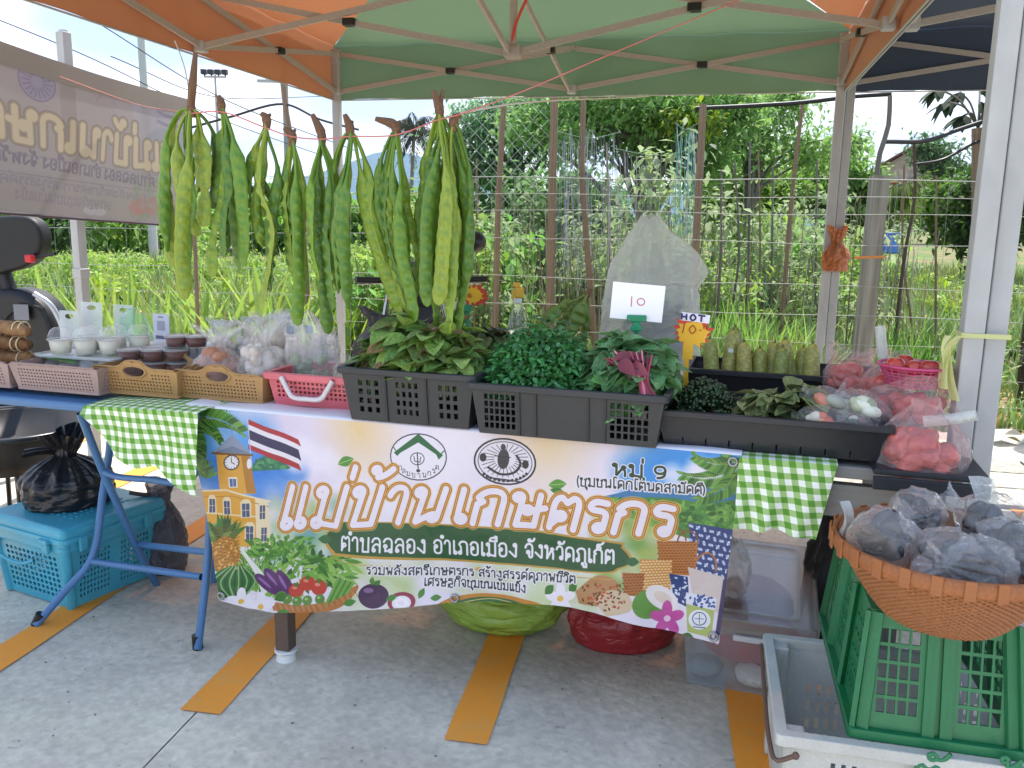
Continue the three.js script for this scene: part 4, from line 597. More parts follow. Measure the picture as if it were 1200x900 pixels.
{
  const botAt = (k) => { const f = k * (BACK.length - 1), i = Math.min(BACK.length - 2, f | 0), w = f - i; return { s: BACK[i].s + (BACK[i + 1].s - BACK[i].s) * w, h: BACK[i].h + (BACK[i + 1].h - BACK[i].h) * w }; };
  const sL = inT(onTP(222, 484, 0)).s, sR = inT(onTP(869, 541, 0)).s;
  const o = thing('printed_banner', 'colourful printed vinyl banner hung over the front of the table', 'banner', V(0, 0, 0));
  const bm = P('#dedade', 0.38, { map: bannerTex, bumpMap: rep(crumpleTex, 2.5, 1), bumpScale: 0.0025 });
  const pt = (u, v) => { const b = botAt(u), s0 = sL + (sR - sL) * u, s = s0 + (b.s - s0) * v, h = TH + 0.006 + (b.h - TH - 0.006) * v, bend = 0.9 * Math.sin(u * 17 + v * 2) + 0.6 * Math.sin(u * 31 - v * 4) + 0.5 * Math.sin(u * 7 + 2) + 1.6 * fbm3(u * 9, v * 3, 2, 3); return { s, h, t: -0.018 - 0.008 * bend * Math.sqrt(v) - 0.02 * Math.max(0, v - 0.75) * 2 }; };
  part('printed_sheet', sheet(160, 50, (u, v) => { const q = pt(u, v); return T(q.s, q.t, q.h); }, (u, v) => { const q = pt(u, v); return [q.s / BW, 1 - (TH - q.h) / BH]; }), bm, o);
  part('top_fold', sheet(60, 10, (u, v) => { const s = sL + (sR - sL) * u, a = Math.min(1, v * 4) * Math.PI / 2; return v < 0.25 ? T(s, -0.018 + 0.018 * (1 - Math.cos(a)), TH + 0.006 + 0.007 * Math.sin(a)) : T(s, (v - 0.25) * 0.4, TH + 0.013 - 0.004 * v + 0.002 * Math.sin(u * 40 + v * 5)); }), P('#e9e6ee', 0.5), o);
  for (const [u, v] of [[0.012, 0.04], [0.988, 0.035], [0.012, 0.97], [0.985, 0.965], [0.47, 0.975]]) { const q = pt(u, v); const e = part('eyelet', new THREE.TorusGeometry(0.010, 0.0035, 8, 18), MT.steel, o); e.position.copy(T(q.s, q.t - 0.004, q.h)); e.rotation.y = -TA; }
  const cord = part('tie_string', tube([T(pt(0.985, 0.965).s, -0.03, pt(0.985, 0.965).h), T(pt(0.985, 0.965).s + 0.01, -0.035, pt(0.985, 0.965).h - 0.02)], 0.0015, 5), MT.white, o);
}
// ---------------------------------------------------------------- the reversed banner at the left, printed on its far face, the print showing faintly through
{
  const cv = document.createElement('canvas'); cv.width = 1024; cv.height = 512; const c = cv.getContext('2d'); reseed(17);
  c.fillStyle = '#a39b9c'; c.fillRect(0, 0, 1024, 512); c.translate(1024, 0); c.scale(-1, 1);
  const id = (x, y) => [x, y];
  c.fillStyle = '#a4a0a8'; c.fillRect(0, 0, 330, 190); c.fillStyle = 'rgba(140,148,160,0.5)'; c.beginPath(); c.ellipse(110, 190, 150, 60, 0, 0, 7); c.fill();
  c.fillStyle = '#8f8a9a'; for (const y of [70, 106]) { c.beginPath(); c.moveTo(70, y); c.quadraticCurveTo(120, y + 16, 200, y - 6); c.lineTo(200, y + 8); c.quadraticCurveTo(120, y + 30, 70, y + 14); c.fill(); }
  c.fillStyle = 'rgba(140,150,132,0.55)'; for (let i = 0; i < 160; i++) { c.beginPath(); c.ellipse(rr(20, 330), rr(330, 500), rr(6, 30), rr(3, 9), rr(0, 3), 0, 7); c.fill(); } c.fillStyle = 'rgba(176,128,128,0.6)'; for (let i = 0; i < 14; i++) { c.beginPath(); c.ellipse(rr(120, 330), rr(420, 470), 20, 16, 0, 0, 7); c.fill(); } c.fillStyle = '#b4adb6'; for (const x of [60, 130, 480, 520]) { c.beginPath(); c.ellipse(x, 480, 34, 16, 0, 0, 7); c.fill(); }
  for (const x of [470, 730]) { c.lineWidth = 5; c.strokeStyle = '#877f92'; c.beginPath(); c.ellipse(x, 84, 62, 58, 0, 0, 7); if (x > 600) { c.fillStyle = '#9a93a4'; c.fill(); c.stroke(); for (let k = 0; k < 18; k++) { c.beginPath(); c.moveTo(x + 20 * Math.cos(k * 0.35), 84 + 20 * Math.sin(k * 0.35)); c.lineTo(x + 54 * Math.cos(k * 0.35), 84 + 50 * Math.sin(k * 0.35)); c.stroke(); } } else { c.strokeStyle = '#968e9c'; c.beginPath(); c.moveTo(x - 50, 90); c.lineTo(x, 36); c.lineTo(x + 50, 90); c.stroke(); } }
  const pens = [[40, '#8f8580'], [30, '#a09284'], [20, '#c2b49c']];
  write(c, 'แม่บ้านเกษตรกร', [150, 300], [1180, 262], [100, 96], pens, id); write(c, 'ตำบลฉลอง อำเภอเมือง จังหวัดภูเก็ต', [220, 365], [1000, 345], [34, 34], [[8, '#857c88']], id); write(c, 'รวมพลังสตรีเกษตรกร สร้างสรรค์คุณภาพชีวิต', [260, 425], [1010, 410], [24, 24], [[5, '#948b98']], id); write(c, 'เศรษฐกิจชุมชนเข้มแข็ง', [420, 470], [820, 462], [28, 28], [[6, '#978e98']], id);
  c.lineWidth = 3; c.strokeStyle = '#8f8794'; c.strokeRect(180, 320, 900, 62);
  const t = new THREE.CanvasTexture(cv); t.colorSpace = THREE.SRGBColorSpace; t.magFilter = THREE.LinearFilter;
  const dl = 3.6, dr = 5.25, A = D(-75, 22, dl - 0.35), B = D(224, 118, dr), A2 = D(-75, 244, dl - 0.35), B2 = D(224, 266, dr);
  const o = thing('reversed_banner', 'greyish banner seen from behind with mirrored lettering on a pole', 'banner', V(0, 0, 0));
  const q = (u, v) => { const a = A.clone().lerp(B, u), b = A2.clone().lerp(B2, u), p = a.lerp(b, v); p.z += 0.025 * Math.sin(u * 9 + v * 3) + 0.012 * Math.sin(u * 23); p.y -= 0.02 * Math.sin(Math.PI * u) * (1 - v); return p; };
  part('vinyl_sheet', sheet(50, 24, q), P('#ffffff', 0.6, { map: t, transmission: 0.14, thickness: 0 }), o).geometry.attributes.uv.array.forEach((v, i, a) => { if (i % 2) a[i] = 1 - v; });
  part('hem_top', sheet(50, 3, (u, v) => q(u, v * 0.13 - 0.005).add(V(0.003, 0, 0.004))), P('#8f8882', 0.7, { transmission: 0.08, thickness: 0 }), o);
  part('hem_rod', tube([0, 0.25, 0.5, 0.75, 1].map((u) => q(u, 1)), 0.007, 6), P('#3c2f3a', 0.7), o);
  tag(part('string', tube([q(0.36, 0.10).add(V(0.03, 0, 0.05)), q(0.65, 0.14).add(V(0.04, 0, 0.07)), D(222, 132, 3.2)], 0.0022, 5), P('#c98a84', 0.85)), 'pink string running from the reversed banner to the bean stem', 'string');
  const pl = D(96, 330, 4.55), po = thing('banner_pole', 'white metal pole standing behind the reversed banner', 'pole', V(pl.x, 0, pl.z), -0.4); part('post', box(0.052, 2.2, 0.052, 0, 1.1, 0, 0.004), MT.powder, po); part('collar', box(0.062, 0.05, 0.062, 0, 1.0, 0, 0.004), MT.powder, po); part('inner_post', box(0.03, 0.02, 0.03, 0, 2.2, 0), MT.powder, po);
}
// ---------------------------------------------------------------- builders for containers, bags and produce
function perfWall(wb, wt, h, th, holes = [], rim = null) {                   // upright wall in xy with real openings
  const s = new THREE.Shape(); s.moveTo(-wb / 2, 0); s.lineTo(wb / 2, 0); s.lineTo(wt / 2, h);
  if (rim) for (const [x, y] of rim) s.lineTo(x, y); s.lineTo(-wt / 2, h); s.closePath();
  for (const [x, y, w, k, shape] of holes) { const p = new THREE.Path(); if (shape === 'o') p.absellipse(x, y, w / 2, k / 2, 0, Math.PI * 2, true); else { p.moveTo(x - w / 2, y - k / 2); p.lineTo(x - w / 2, y + k / 2); p.lineTo(x + w / 2, y + k / 2); p.lineTo(x + w / 2, y - k / 2); p.closePath(); } s.holes.push(p); }
  return new THREE.ExtrudeGeometry(s, { depth: th, bevelEnabled: false, curveSegments: 8 });
}
const holeGrid = (x0, x1, y0, y1, nx, ny, fw, fh, shape, stag = 0) => { const o = []; for (let j = 0; j < ny; j++) for (let i = 0; i < nx; i++) { const cw = (x1 - x0) / nx, ch = (y1 - y0) / ny, x = x0 + cw * (i + 0.5 + (j % 2 ? stag : 0)); if (x + cw * fw / 2 < x1 + 1e-4) o.push([x, y0 + ch * (j + 0.5), cw * fw, ch * fh, shape]); } return o; };
function ring(w, d, iw, id, h, r = 0.012) { const rect = (P2, W, Dd, q) => { const x = W / 2, y = Dd / 2; P2.moveTo(-x + q, -y); P2.lineTo(x - q, -y); P2.quadraticCurveTo(x, -y, x, -y + q); P2.lineTo(x, y - q); P2.quadraticCurveTo(x, y, x - q, y); P2.lineTo(-x + q, y); P2.quadraticCurveTo(-x, y, -x, y - q); P2.lineTo(-x, -y + q); P2.quadraticCurveTo(-x, -y, -x + q, -y); }; const s = new THREE.Shape(); rect(s, w, d, r); const p = new THREE.Path(); rect(p, iw, id, r * 0.7); s.holes.push(p); return new THREE.ExtrudeGeometry(s, { depth: h, bevelEnabled: true, bevelSize: 0.0015, bevelThickness: 0.0015, bevelSegments: 1, curveSegments: 4 }).rotateX(-Math.PI / 2); }
function container(o, c) {                                                   // tapered box of four perforated walls, base and rim
  const { wb, db, wt, dt, h, th = 0.004, m } = c, ta = Math.atan((dt - db) / 2 / h), tb = Math.atan((wt - wb) / 2 / h);
  const fr = (holes, rim) => perfWall(wb, wt, h, th, holes, rim).translate(0, 0, -th).rotateX(ta).translate(0, 0, db / 2), sd = (holes, rim) => perfWall(db, dt, h, th, holes, rim).translate(0, 0, -th).rotateX(tb).translate(0, 0, wb / 2);
  part('front_wall', fr(c.hf, c.rf), m, o); part('back_wall', fr(c.hf, c.rf).rotateY(Math.PI), m, o);
  part('side_wall', sd(c.hs, c.rs).rotateY(Math.PI / 2), m, o); part('side_wall', sd(c.hs, c.rs).rotateY(-Math.PI / 2), m, o);
  part('base', box(wb - 0.002, th, db - 0.002, 0, th / 2 + 0.0005, 0), m, o);
  if (c.lip) part('rim', ring(wt + 2 * c.lip, dt + 2 * c.lip, wt - 2 * th - 0.002, dt - 2 * th - 0.002, c.lipH ?? 0.012).translate(0, h - (c.lipH ?? 0.012), 0), m, o);
  if (c.ribs) part('rib', c.ribs.map((x) => box(0.006, h * 0.9, 0.006, x, h * 0.45, 0.002).rotateX(ta).translate(0, 0.004, db / 2)), c.mr ?? m, o);
  return o;
}
function bagGeo({ rx = 0.1, rz = 0.1, h = 0.2, neck = 0.02, ear = 0.05, v0 = 0.76, pleats = 9, amp = 0.10, seed = 1, nu = 72, nv = 44 }) {   // tied plastic bag
  return sheet(nu, nv, (u, v) => {
    const a = u * Math.PI * 2, ca = Math.cos(a), sa = Math.sin(a); let k;
    if (v < 0.14) k = Math.pow(v / 0.14, 0.45) * 0.9; else if (v < 0.42) k = 0.9 + 0.1 * Math.sin((v - 0.14) / 0.28 * Math.PI / 2); else if (v < v0) { const q = (v - 0.42) / (v0 - 0.42); k = 1 + (neck / rx - 1) * Math.pow(q, 1.7); } else { const q = (v - v0) / (1 - v0); k = neck / rx + (ear - neck) / rx * q * (1 + 0.5 * Math.sin(a * 2 + seed)); }
    const pw = Math.min(1, Math.max(0, (v - 0.25) * 2)), pl = pw * (0.09 * Math.sin(pleats * a + seed * 2 + 3 * fbm3(ca, sa, v * 3 + seed, 2)) + 0.05 * Math.sin((pleats * 2 + 3) * a + seed)), cr3 = amp * (1 - Math.abs(2 * fbm3(ca * 1.6 + seed, sa * 1.6, v * 4, 4)) * 3) * (v < 0.06 ? v / 0.06 : 1);
    const r = k * (1 + pl + cr3 * 0.6), y = v < 0.14 ? h * 0.02 * Math.sin(a * 3) * 0.1 : h * ((v - 0.14) / 0.86) + (v > v0 ? 0.25 * (ear) * Math.sin(a * 2 + seed) : 0);
    return V(rx * r * ca, Math.max(0.001, y), rz * r * sa);
  }, (u, v) => [u * 3, v * 2]);
}
const blobGeo = (rx, ry, rz, amp, seed, n = 28, flatB = true) => { const g = new THREE.SphereGeometry(1, n, n * 0.75 | 0), p = g.attributes.position; for (let i = 0; i < p.count; i++) { const x = p.getX(i), y = p.getY(i), z = p.getZ(i), r = 1 + amp * (0.6 - 3 * Math.abs(fbm3(x * 1.7 + seed, y * 1.7, z * 1.7, 4))); let yy = y * r; if (flatB && yy < -0.75) yy = -0.75 + (yy + 0.75) * 0.15; p.setXYZ(i, x * r * rx, (yy + (flatB ? 0.78 : 0)) * ry, z * r * rz); } g.computeVertexNormals(); return g; };
// ---------------------------------------------------------------- tables
const blueM = plastic('#4a7db2', 0.42), blueTop = blueM;
{
  const o = thing('folding_table', 'blue folding table with a tubular steel leg frame', 'table', V(0, 0, 0));
  part('tabletop', box(1.05, 0.028, 0.60, 0, 0, 0, 0.01).applyMatrix4(new THREE.Matrix4().makeTranslation(...T(-0.47, 0.24, TH - 0.018).toArray()).multiply(new THREE.Matrix4().makeRotationY(-TA))), blueTop, o);
  const gtube = (pts, r = 0.0125) => tube(pts.map(([x, y, d]) => (d ? D(x, y, d) : G(x, y, 0.005))), r, 10, 40);
  part('leg', gtube([[131, 492, 2.78], [128, 530, 2.76], [121, 575, 2.72], [107, 655, 2.655], [75, 694, 2.61], [42, 733]]), blueM, o); part('leg', gtube([[250, 490, 2.56], [247, 560, 2.53], [244, 650, 2.49], [232, 760]]), blueM, o);
  part('leg', gtube([[94, 484, 2.62], [121, 553, 2.68], [162, 644, 2.78], [192, 700, 2.95]]), blueM, o); part('leg', gtube([[262, 500, 2.95], [258, 600, 2.95], [250, 690, 2.93]]), blueM, o);
  part('crossbar', gtube([[107, 658, 2.655], [236, 676, 2.478]], 0.011), blueM, o); part('crossbar', gtube([[162, 638, 2.775], [244, 647, 2.495]], 0.011), blueM, o); part('brace', gtube([[121, 552, 2.68], [135, 558, 2.66], [175, 562, 2.6], [215, 565, 2.55], [226, 558, 2.55], [236, 545, 2.55]], 0.011), blueM, o);
  for (const [x, y] of [[42, 733], [232, 760]]) { const p = G(x, y, 0), f = part('rubber_foot', cyl(0.016, 0.0155, 0.045, 0, 0, 0, 14), MT.black, o); f.position.copy(p); f.rotation.z = x < 100 ? -0.45 : 0.03; }
}
{
  const o = thing('long_table', 'long table with square steel legs under the printed banner', 'table', V(0, 0, 0)), tm = P('#8b8984', 0.6, { map: rep(softTex, 3) }), lm = P('#6b5a50', 0.6, { metalness: 0.35, map: rep(softTex, 1, 8) });
  const place = (g, s, t, h) => g.applyMatrix4(new THREE.Matrix4().makeTranslation(...T(s, t, h).toArray()).multiply(new THREE.Matrix4().makeRotationY(-TA)));
  part('tabletop', place(box(2.06, 0.03, 0.62, 0, 0, 0, 0.004), 1.02, 0.312, TH - 0.018), tm, o);
  part('apron', place(box(1.9, 0.05, 0.03), 1.02, 0.03, 0.68), tm, o); part('apron', place(box(1.9, 0.05, 0.03), 1.02, 0.6, 0.68), tm, o);
  for (const [s, t, m] of [[0.287, 0.02, lm], [1.93, 0.06, tm], [0.287, 0.58, lm], [1.93, 0.58, tm]]) { const l = part('leg', place(box(0.045, 0.66, 0.045, 0, 0, 0, 0.003), s, t, 0.365), m, o); part('foot', [place(cyl(0.03, 0.026, 0.022, 0, 0, 0, 18), s, t, 0.0), place(cyl(0.034, 0.034, 0.008, 0, 0, 0, 18), s, t, 0.028)], MT.white, l); }
  part('end_panel', place(box(0.11, 0.26, 0.012), 1.96, 0.03, 0.57), tm, o); part('stretcher', place(box(0.22, 0.03, 0.02), 1.83, 0.03, 0.64), tm, o);
}
// gingham cloths
{
  const gt = tex(256, (u, v) => { const n = 3, a = Math.floor(u * n * 2) % 2, b = Math.floor(v * n * 2) % 2, f = 10 * (tn(u, v, 64, 4, 2) - 0.5), k = a + b; const c = k === 0 ? [236, 238, 230] : k === 1 ? [158, 190, 120] : [92, 146, 48]; return [c[0] + f, c[1] + f, c[2] + f]; });
  const gm = P('#ffffff', 0.85, { map: rep(gt, 1 / 0.088), bumpMap: rep(grainTex, 30), bumpScale: 0.0008 });
  const drape = (top, bot, t, label, amp, f) => { const at = (L, k) => { const x = k * (L.length - 1), i = Math.min(L.length - 2, x | 0), w = x - i; return [L[i][0] + (L[i + 1][0] - L[i][0]) * w, L[i][1] + (L[i + 1][1] - L[i][1]) * w]; };
    const o = thing('gingham_cloth', label, 'tablecloth', V(0, 0, 0)); const q = (u, v) => { const a = inT(onTP(...at(top, u), t)), b = inT(onTP(...at(bot, u), t)), w = Math.max(0, v); return { s: a.s + (b.s - a.s) * w, h: a.h + (b.h - a.h) * w, t: t - amp * Math.sin(u * f + w * 2) * w - 0.012 * w * w }; };
    part('hanging_panel', sheet(50, 20, (u, v) => { const p = q(u, v); return T(p.s, p.t, p.h); }, (u, v) => { const p = q(u, v); return [p.s * 0.97 + p.h * 0.2, p.h]; }), gm, o);
    part('top_panel', sheet(30, 8, (u, v) => { const p = q(u, 0); return T(p.s, p.t + v * 0.3 + 0.004 * Math.sin(Math.PI * Math.min(1, v * 6)), p.h + 0.003 * Math.min(1, v * 8)); }, (u, v) => { const p = q(u, 0); return [p.s * 0.97 + p.h * 0.2, p.h + v * 0.3]; }), gm, o); };
  drape([[97, 476], [150, 478], [232, 484]], [[100, 483], [118, 508], [140, 534], [165, 548], [182, 546], [205, 562], [232, 582]], -0.09, 'green and white gingham cloth draped beside the blue tabletop', 0.012, 14);
  drape([[866, 536], [920, 540], [982, 545]], [[860, 616], [884, 622], [905, 618], [930, 626], [956, 632]], -0.030, 'green and white gingham cloth hanging under the black tray', 0.010, 16);
}
// ---------------------------------------------------------------- crates and baskets on the table
const C1 = onT(479, 497, TH + 0.012), C2 = onT(661, 517, TH + 0.012), C3 = onT(899, 530, TH + 0.012);
const mrib = P('#212327', 0.5);
{
  const a = onTable('black_crate', 'black plastic crate holding broad light green leaves', 'crate', C1.s, C1.t + 0.125, TH + 0.012, 'black vegetable crates'), h = 0.145;
  const hf = [...holeGrid(-0.145, -0.075, 0.02, 0.12, 3, 4, 0.5, 0.6), ...holeGrid(-0.035, 0.035, 0.02, 0.12, 4, 4, 0.5, 0.6), ...holeGrid(0.085, 0.145, 0.02, 0.12, 3, 4, 0.55, 0.62)];
  container(a, { wb: 0.335, db: 0.25, wt: 0.375, dt: 0.29, h, m: MT.crateBlack, hf, hs: holeGrid(-0.09, 0.09, 0.02, 0.12, 8, 4, 0.5, 0.6), lip: 0.009, lipH: 0.013, ribs: [-0.06, 0.055], mr: mrib });
  const b = onTable('black_crate', 'long black plastic crate holding dark green leaves and spinach', 'crate', C2.s, C2.t + 0.135, TH + 0.012, 'black vegetable crates');
  container(b, { wb: 0.45, db: 0.25, wt: 0.488, dt: 0.285, h: 0.132, m: MT.crateBlack, hf: [...holeGrid(-0.212, -0.126, 0.014, 0.110, 6, 5, 0.68, 0.76), ...holeGrid(0.11, 0.208, 0.014, 0.110, 6, 5, 0.68, 0.76)], hs: holeGrid(-0.1, 0.1, 0.02, 0.12, 9, 4, 0.6, 0.7), lip: 0.008, lipH: 0.014, ribs: [-0.118, -0.075, 0.058, 0.100], mr: mrib });
  const c = onTable('black_tray', 'wide shallow black tray at the right end of the table', 'tray', C3.s, C3.t + 0.13, TH + 0.012, 'black trays');
  container(c, { wb: 0.49, db: 0.26, wt: 0.53, dt: 0.30, h: 0.088, m: MT.trayBlack, hf: Array.from({ length: 8 }, (_, i) => [-0.2 + i * 0.055, 0.012, 0.004, 0.02]), hs: [], lip: 0.009, lipH: 0.012 });
  const d = onTable('black_tray', 'second black tray behind, filled with standing cucumbers', 'tray', 1.66, 0.52, TH + 0.02, 'black trays');
  container(d, { wb: 0.50, db: 0.2, wt: 0.54, dt: 0.24, h: 0.12, m: MT.trayBlack, hf: [], hs: [], lip: 0.008, lipH: 0.012 });
  const u = onTable('black_tray', 'upturned black tray used as a board under the tomato bag', 'tray', 1.975, 0.10, TH - 0.002, 'black trays'); part('board', box(0.24, 0.013, 0.3, 0, 0.0065, 0, 0.004), MT.trayBlack, u); part('edge', box(0.24, 0.03, 0.012, 0, -0.018, 0.151, 0.003), MT.trayBlack, u);
}
const scallop = (w, h, n, a) => { const o = []; for (let i = 1; i < n * 4; i++) { const k = 1 - i / (n * 4); o.push([-w / 2 + w * k, h + a * Math.abs(Math.sin(k * n * Math.PI))]); } return o; };
function wovenBasket(label, s, t, w, h, m, handle, group) {
  const o = onTable('woven_basket', label, 'basket', s, t, TH + 0.012, group), wt = w + 0.03, d = 0.17, dt = 0.205;
  const hump = (W) => { const base = scallop(W, h, 8, 0.005); if (!handle) return base; return base.map(([x, y]) => [x, y + 0.022 * Math.exp(-((x / 0.045) ** 4))]); };
  let holes = holeGrid(-w / 2 + 0.012, w / 2 - 0.012, 0.01, h - 0.008, Math.round(w / 0.0125), Math.round(h / 0.0135), 0.52, 0.5); if (handle) holes = holes.filter(([x, y]) => Math.abs(x) > 0.052 || y < h - 0.03).concat([[0, h - 0.006, 0.078, 0.032, 'o']]);
  container(o, { wb: w, db: d, wt, dt, h, th: 0.004, m, hf: holes, hs: holeGrid(-d / 2 + 0.012, d / 2 - 0.012, 0.01, h - 0.008, 10, Math.round(h / 0.0135), 0.5, 0.42), rf: hump(wt), rs: scallop(dt, h, 5, 0.005) });
  part('weave_band', ring(w + 0.006, d + 0.006, w - 0.004, d - 0.004, 0.006, 0.008).translate(0, 0.001, 0), m, o);
  if (handle) part('handle_trim', [1, -1].map((q) => new THREE.TorusGeometry(1, 0.12, 7, 26).scale(0.042, 0.019, 0.04).translate(0, h - 0.006, q * (dt / 2 - 0.001))), m, o);
  part('rim_trim', tube([...scallop(wt, h, 8, 0.005), [-wt / 2, h]].filter((_, i) => i % 2 === 0).map(([x, y]) => V(x, y + (handle ? 0.022 * Math.exp(-((x / 0.045) ** 4)) : 0), dt / 2 - 0.001)), 0.0035, 6), m, o);
  return o;
}
const tanM = plastic('#b58d5a', 0.6), mauveM = plastic('#a8918c', 0.6);
{
  const p1 = onT(75, 462), p0 = onT(-12, 455);
  wovenBasket('dusty pink woven basket under the brown leaf rolls', p0.s - 0.035, p0.t + 0.065, 0.28, 0.078, mauveM, false, 'dusty pink baskets');
  wovenBasket('dusty pink woven basket under the milky dessert cups', p1.s + 0.005, p1.t + 0.06, 0.30, 0.08, mauveM, false, 'dusty pink baskets');
  const p2 = onT(170, 466), p3 = onT(266, 472);
  wovenBasket('tan woven basket holding the brown sauce tubs', p2.s, p2.t + 0.06, 0.275, 0.082, tanM, true, 'tan woven baskets');
  wovenBasket('tan woven basket holding the bagged eggs', p3.s, p3.t + 0.06, 0.275, 0.082, tanM, true, 'tan woven baskets');
  const p4 = onT(364, 482), o = onTable('pink_basket', 'coral pink plastic basket with a white swing handle', 'basket', p4.s + 0.005, p4.t + 0.10, TH + 0.012), pk = plastic('#e0707c', 0.4);
  container(o, { wb: 0.245, db: 0.19, wt: 0.275, dt: 0.22, h: 0.095, m: pk, hf: holeGrid(-0.112, 0.112, 0.022, 0.076, 16, 4, 0.6, 0.6), hs: holeGrid(-0.085, 0.085, 0.022, 0.076, 12, 4, 0.6, 0.6), lip: 0.011, lipH: 0.016 });
  part('handle', [tube([V(-0.082, 0.088, 0.125), V(-0.062, 0.055, 0.128), V(-0.045, 0.034, 0.13), V(0, 0.030, 0.13), V(0.045, 0.034, 0.13), V(0.062, 0.055, 0.128), V(0.082, 0.088, 0.125)], 0.0075, 8, 40)], plastic('#e6dfe2', 0.4), o);
}
// ---------------------------------------------------------------- leaves
const GREENS = (list) => list.map((c) => P(new THREE.Color(c).multiplyScalar(1.9), 0.55, { map: rep(noiseTex, 1.2), transmission: 0.12, thickness: 0, bumpMap: rep(grainTex, 1.5), bumpScale: 0.004 }));
function leafHeap(name, label, s, t, h0, rx, ry, rz, nPart, nStuff, leafs, sizes, mats, hsl, o = {}) {
  const g = onTable(name, label, 'vegetables', s, t, h0, o.group); const list = [];
  const rx0 = rx; const spot = (out) => { const a = rr(0, 6.28), r = Math.sqrt(rnd()), x = rx * r * Math.cos(a), z = rz * r * Math.sin(a), top = ry * Math.pow(Math.max(0, 1 - r * r), 0.5) * (1 + 0.25 * perlin.noise(x * 14, z * 14, s * 3)); return V(x, top * (out ? rr(0.82, 1.08) : rr(0.1, 0.95)), z); };
  for (let i = 0; i < nStuff; i++) { const p = spot(false); list.push({ p, e: [rr(-0.5, 1.0), rr(0, 6.28), rr(-0.7, 0.7)], s: sizes[0] * rr(0.7, 1.2), c: col(hsl[0] + gauss() * 0.015, hsl[1], hsl[2] + gauss() * 0.04) }); }
  if (nStuff) part('leaves', scatterLeaves(list, leafs[0]), P('#ffffff', 0.5, { vertexColors: true, transmission: 0.1, thickness: 0 }), g, 'stuff');
  for (let i = 0; i < nPart; i++) { const p = spot(true), lf = part('leaf', leafs[(rnd() * leafs.length) | 0], mats[(rnd() * mats.length) | 0], g), az = Math.atan2(p.x / rx, p.z / rz) + gauss() * 0.9, k = Math.hypot(p.x / rx, p.z / rz); lf.position.copy(p); lf.rotation.set((o.tip ?? 0.2) - 0.25 + 0.45 * k * k + gauss() * 0.45, az + gauss() * 0.8, gauss() * 0.5, 'YXZ'); lf.scale.setScalar(sizes[1] * rr(0.7, 1.25)); }
  return g;
}
const broad = [leafGeo(1, 0.72, 0.28, 0.45, 6, 0.7), leafGeo(1, 0.62, 0.5, 0.2, 6, 0.75), leafGeo(1, 0.8, 0.15, 0.8, 6, 0.65)], oval = [leafGeo(1, 0.5, 0.25, 0.3, 4, 0.9), leafGeo(1, 0.42, 0.35, 0.55, 4, 1)];
reseed(401);
leafHeap('betel_leaves', 'heap of broad light green leaves in the shorter black crate', C1.s, C1.t + 0.125, TH + 0.115, 0.175, 0.15, 0.12, 240, 700, broad, [0.05, 0.07], GREENS(['#7ea045', '#8fb252', '#6a9040', '#a3bd62', '#7a8c4a', '#96764c', '#5f8a40']), [0.23, 0.38, 0.5], { tip: 0.1 });
leafHeap('star_gooseberry_leaves', 'heap of small dark green leaves in the long black crate', C2.s - 0.095, C2.t + 0.135, TH + 0.10, 0.155, 0.18, 0.115, 300, 5200, oval, [0.021, 0.025], GREENS(['#4f9458', '#62a86c', '#45824c', '#7ab87e', '#3c7446']), [0.33, 0.32, 0.45], { tip: 0.2 });
leafHeap('malabar_spinach', 'heap of round mid green spinach leaves in the long black crate', C2.s + 0.135, C2.t + 0.14, TH + 0.105, 0.10, 0.15, 0.10, 230, 420, [leafGeo(1, 0.85, 0.2, 0.5, 6, 0.8), leafGeo(1, 0.78, 0.3, 0.7, 6, 0.85)], [0.05, 0.06], GREENS(['#62955a', '#70a564', '#558650', '#82b074', '#5c8454']), [0.29, 0.3, 0.5], { tip: 0.15 });
leafHeap('herb_leaves', 'loose olive herb leaves lying in the black tray', C3.s + 0.03, C3.t + 0.12, TH + 0.07, 0.09, 0.075, 0.06, 60, 120, broad, [0.06, 0.075], GREENS(['#7f8f54', '#8f9f60', '#6c7e4c', '#98a46c']), [0.22, 0.28, 0.3], { tip: 0.2 });
leafHeap('dark_leaf_bundle', 'dark olive leaf bundle standing behind the shorter crate', C1.s + 0.12, C1.t + 0.29, TH + 0.12, 0.1, 0.14, 0.06, 70, 120, oval, [0.06, 0.09], GREENS(['#5f6e3a', '#6e7e44', '#525f34', '#78884e']), [0.2, 0.35, 0.2], { tip: 0.9 });
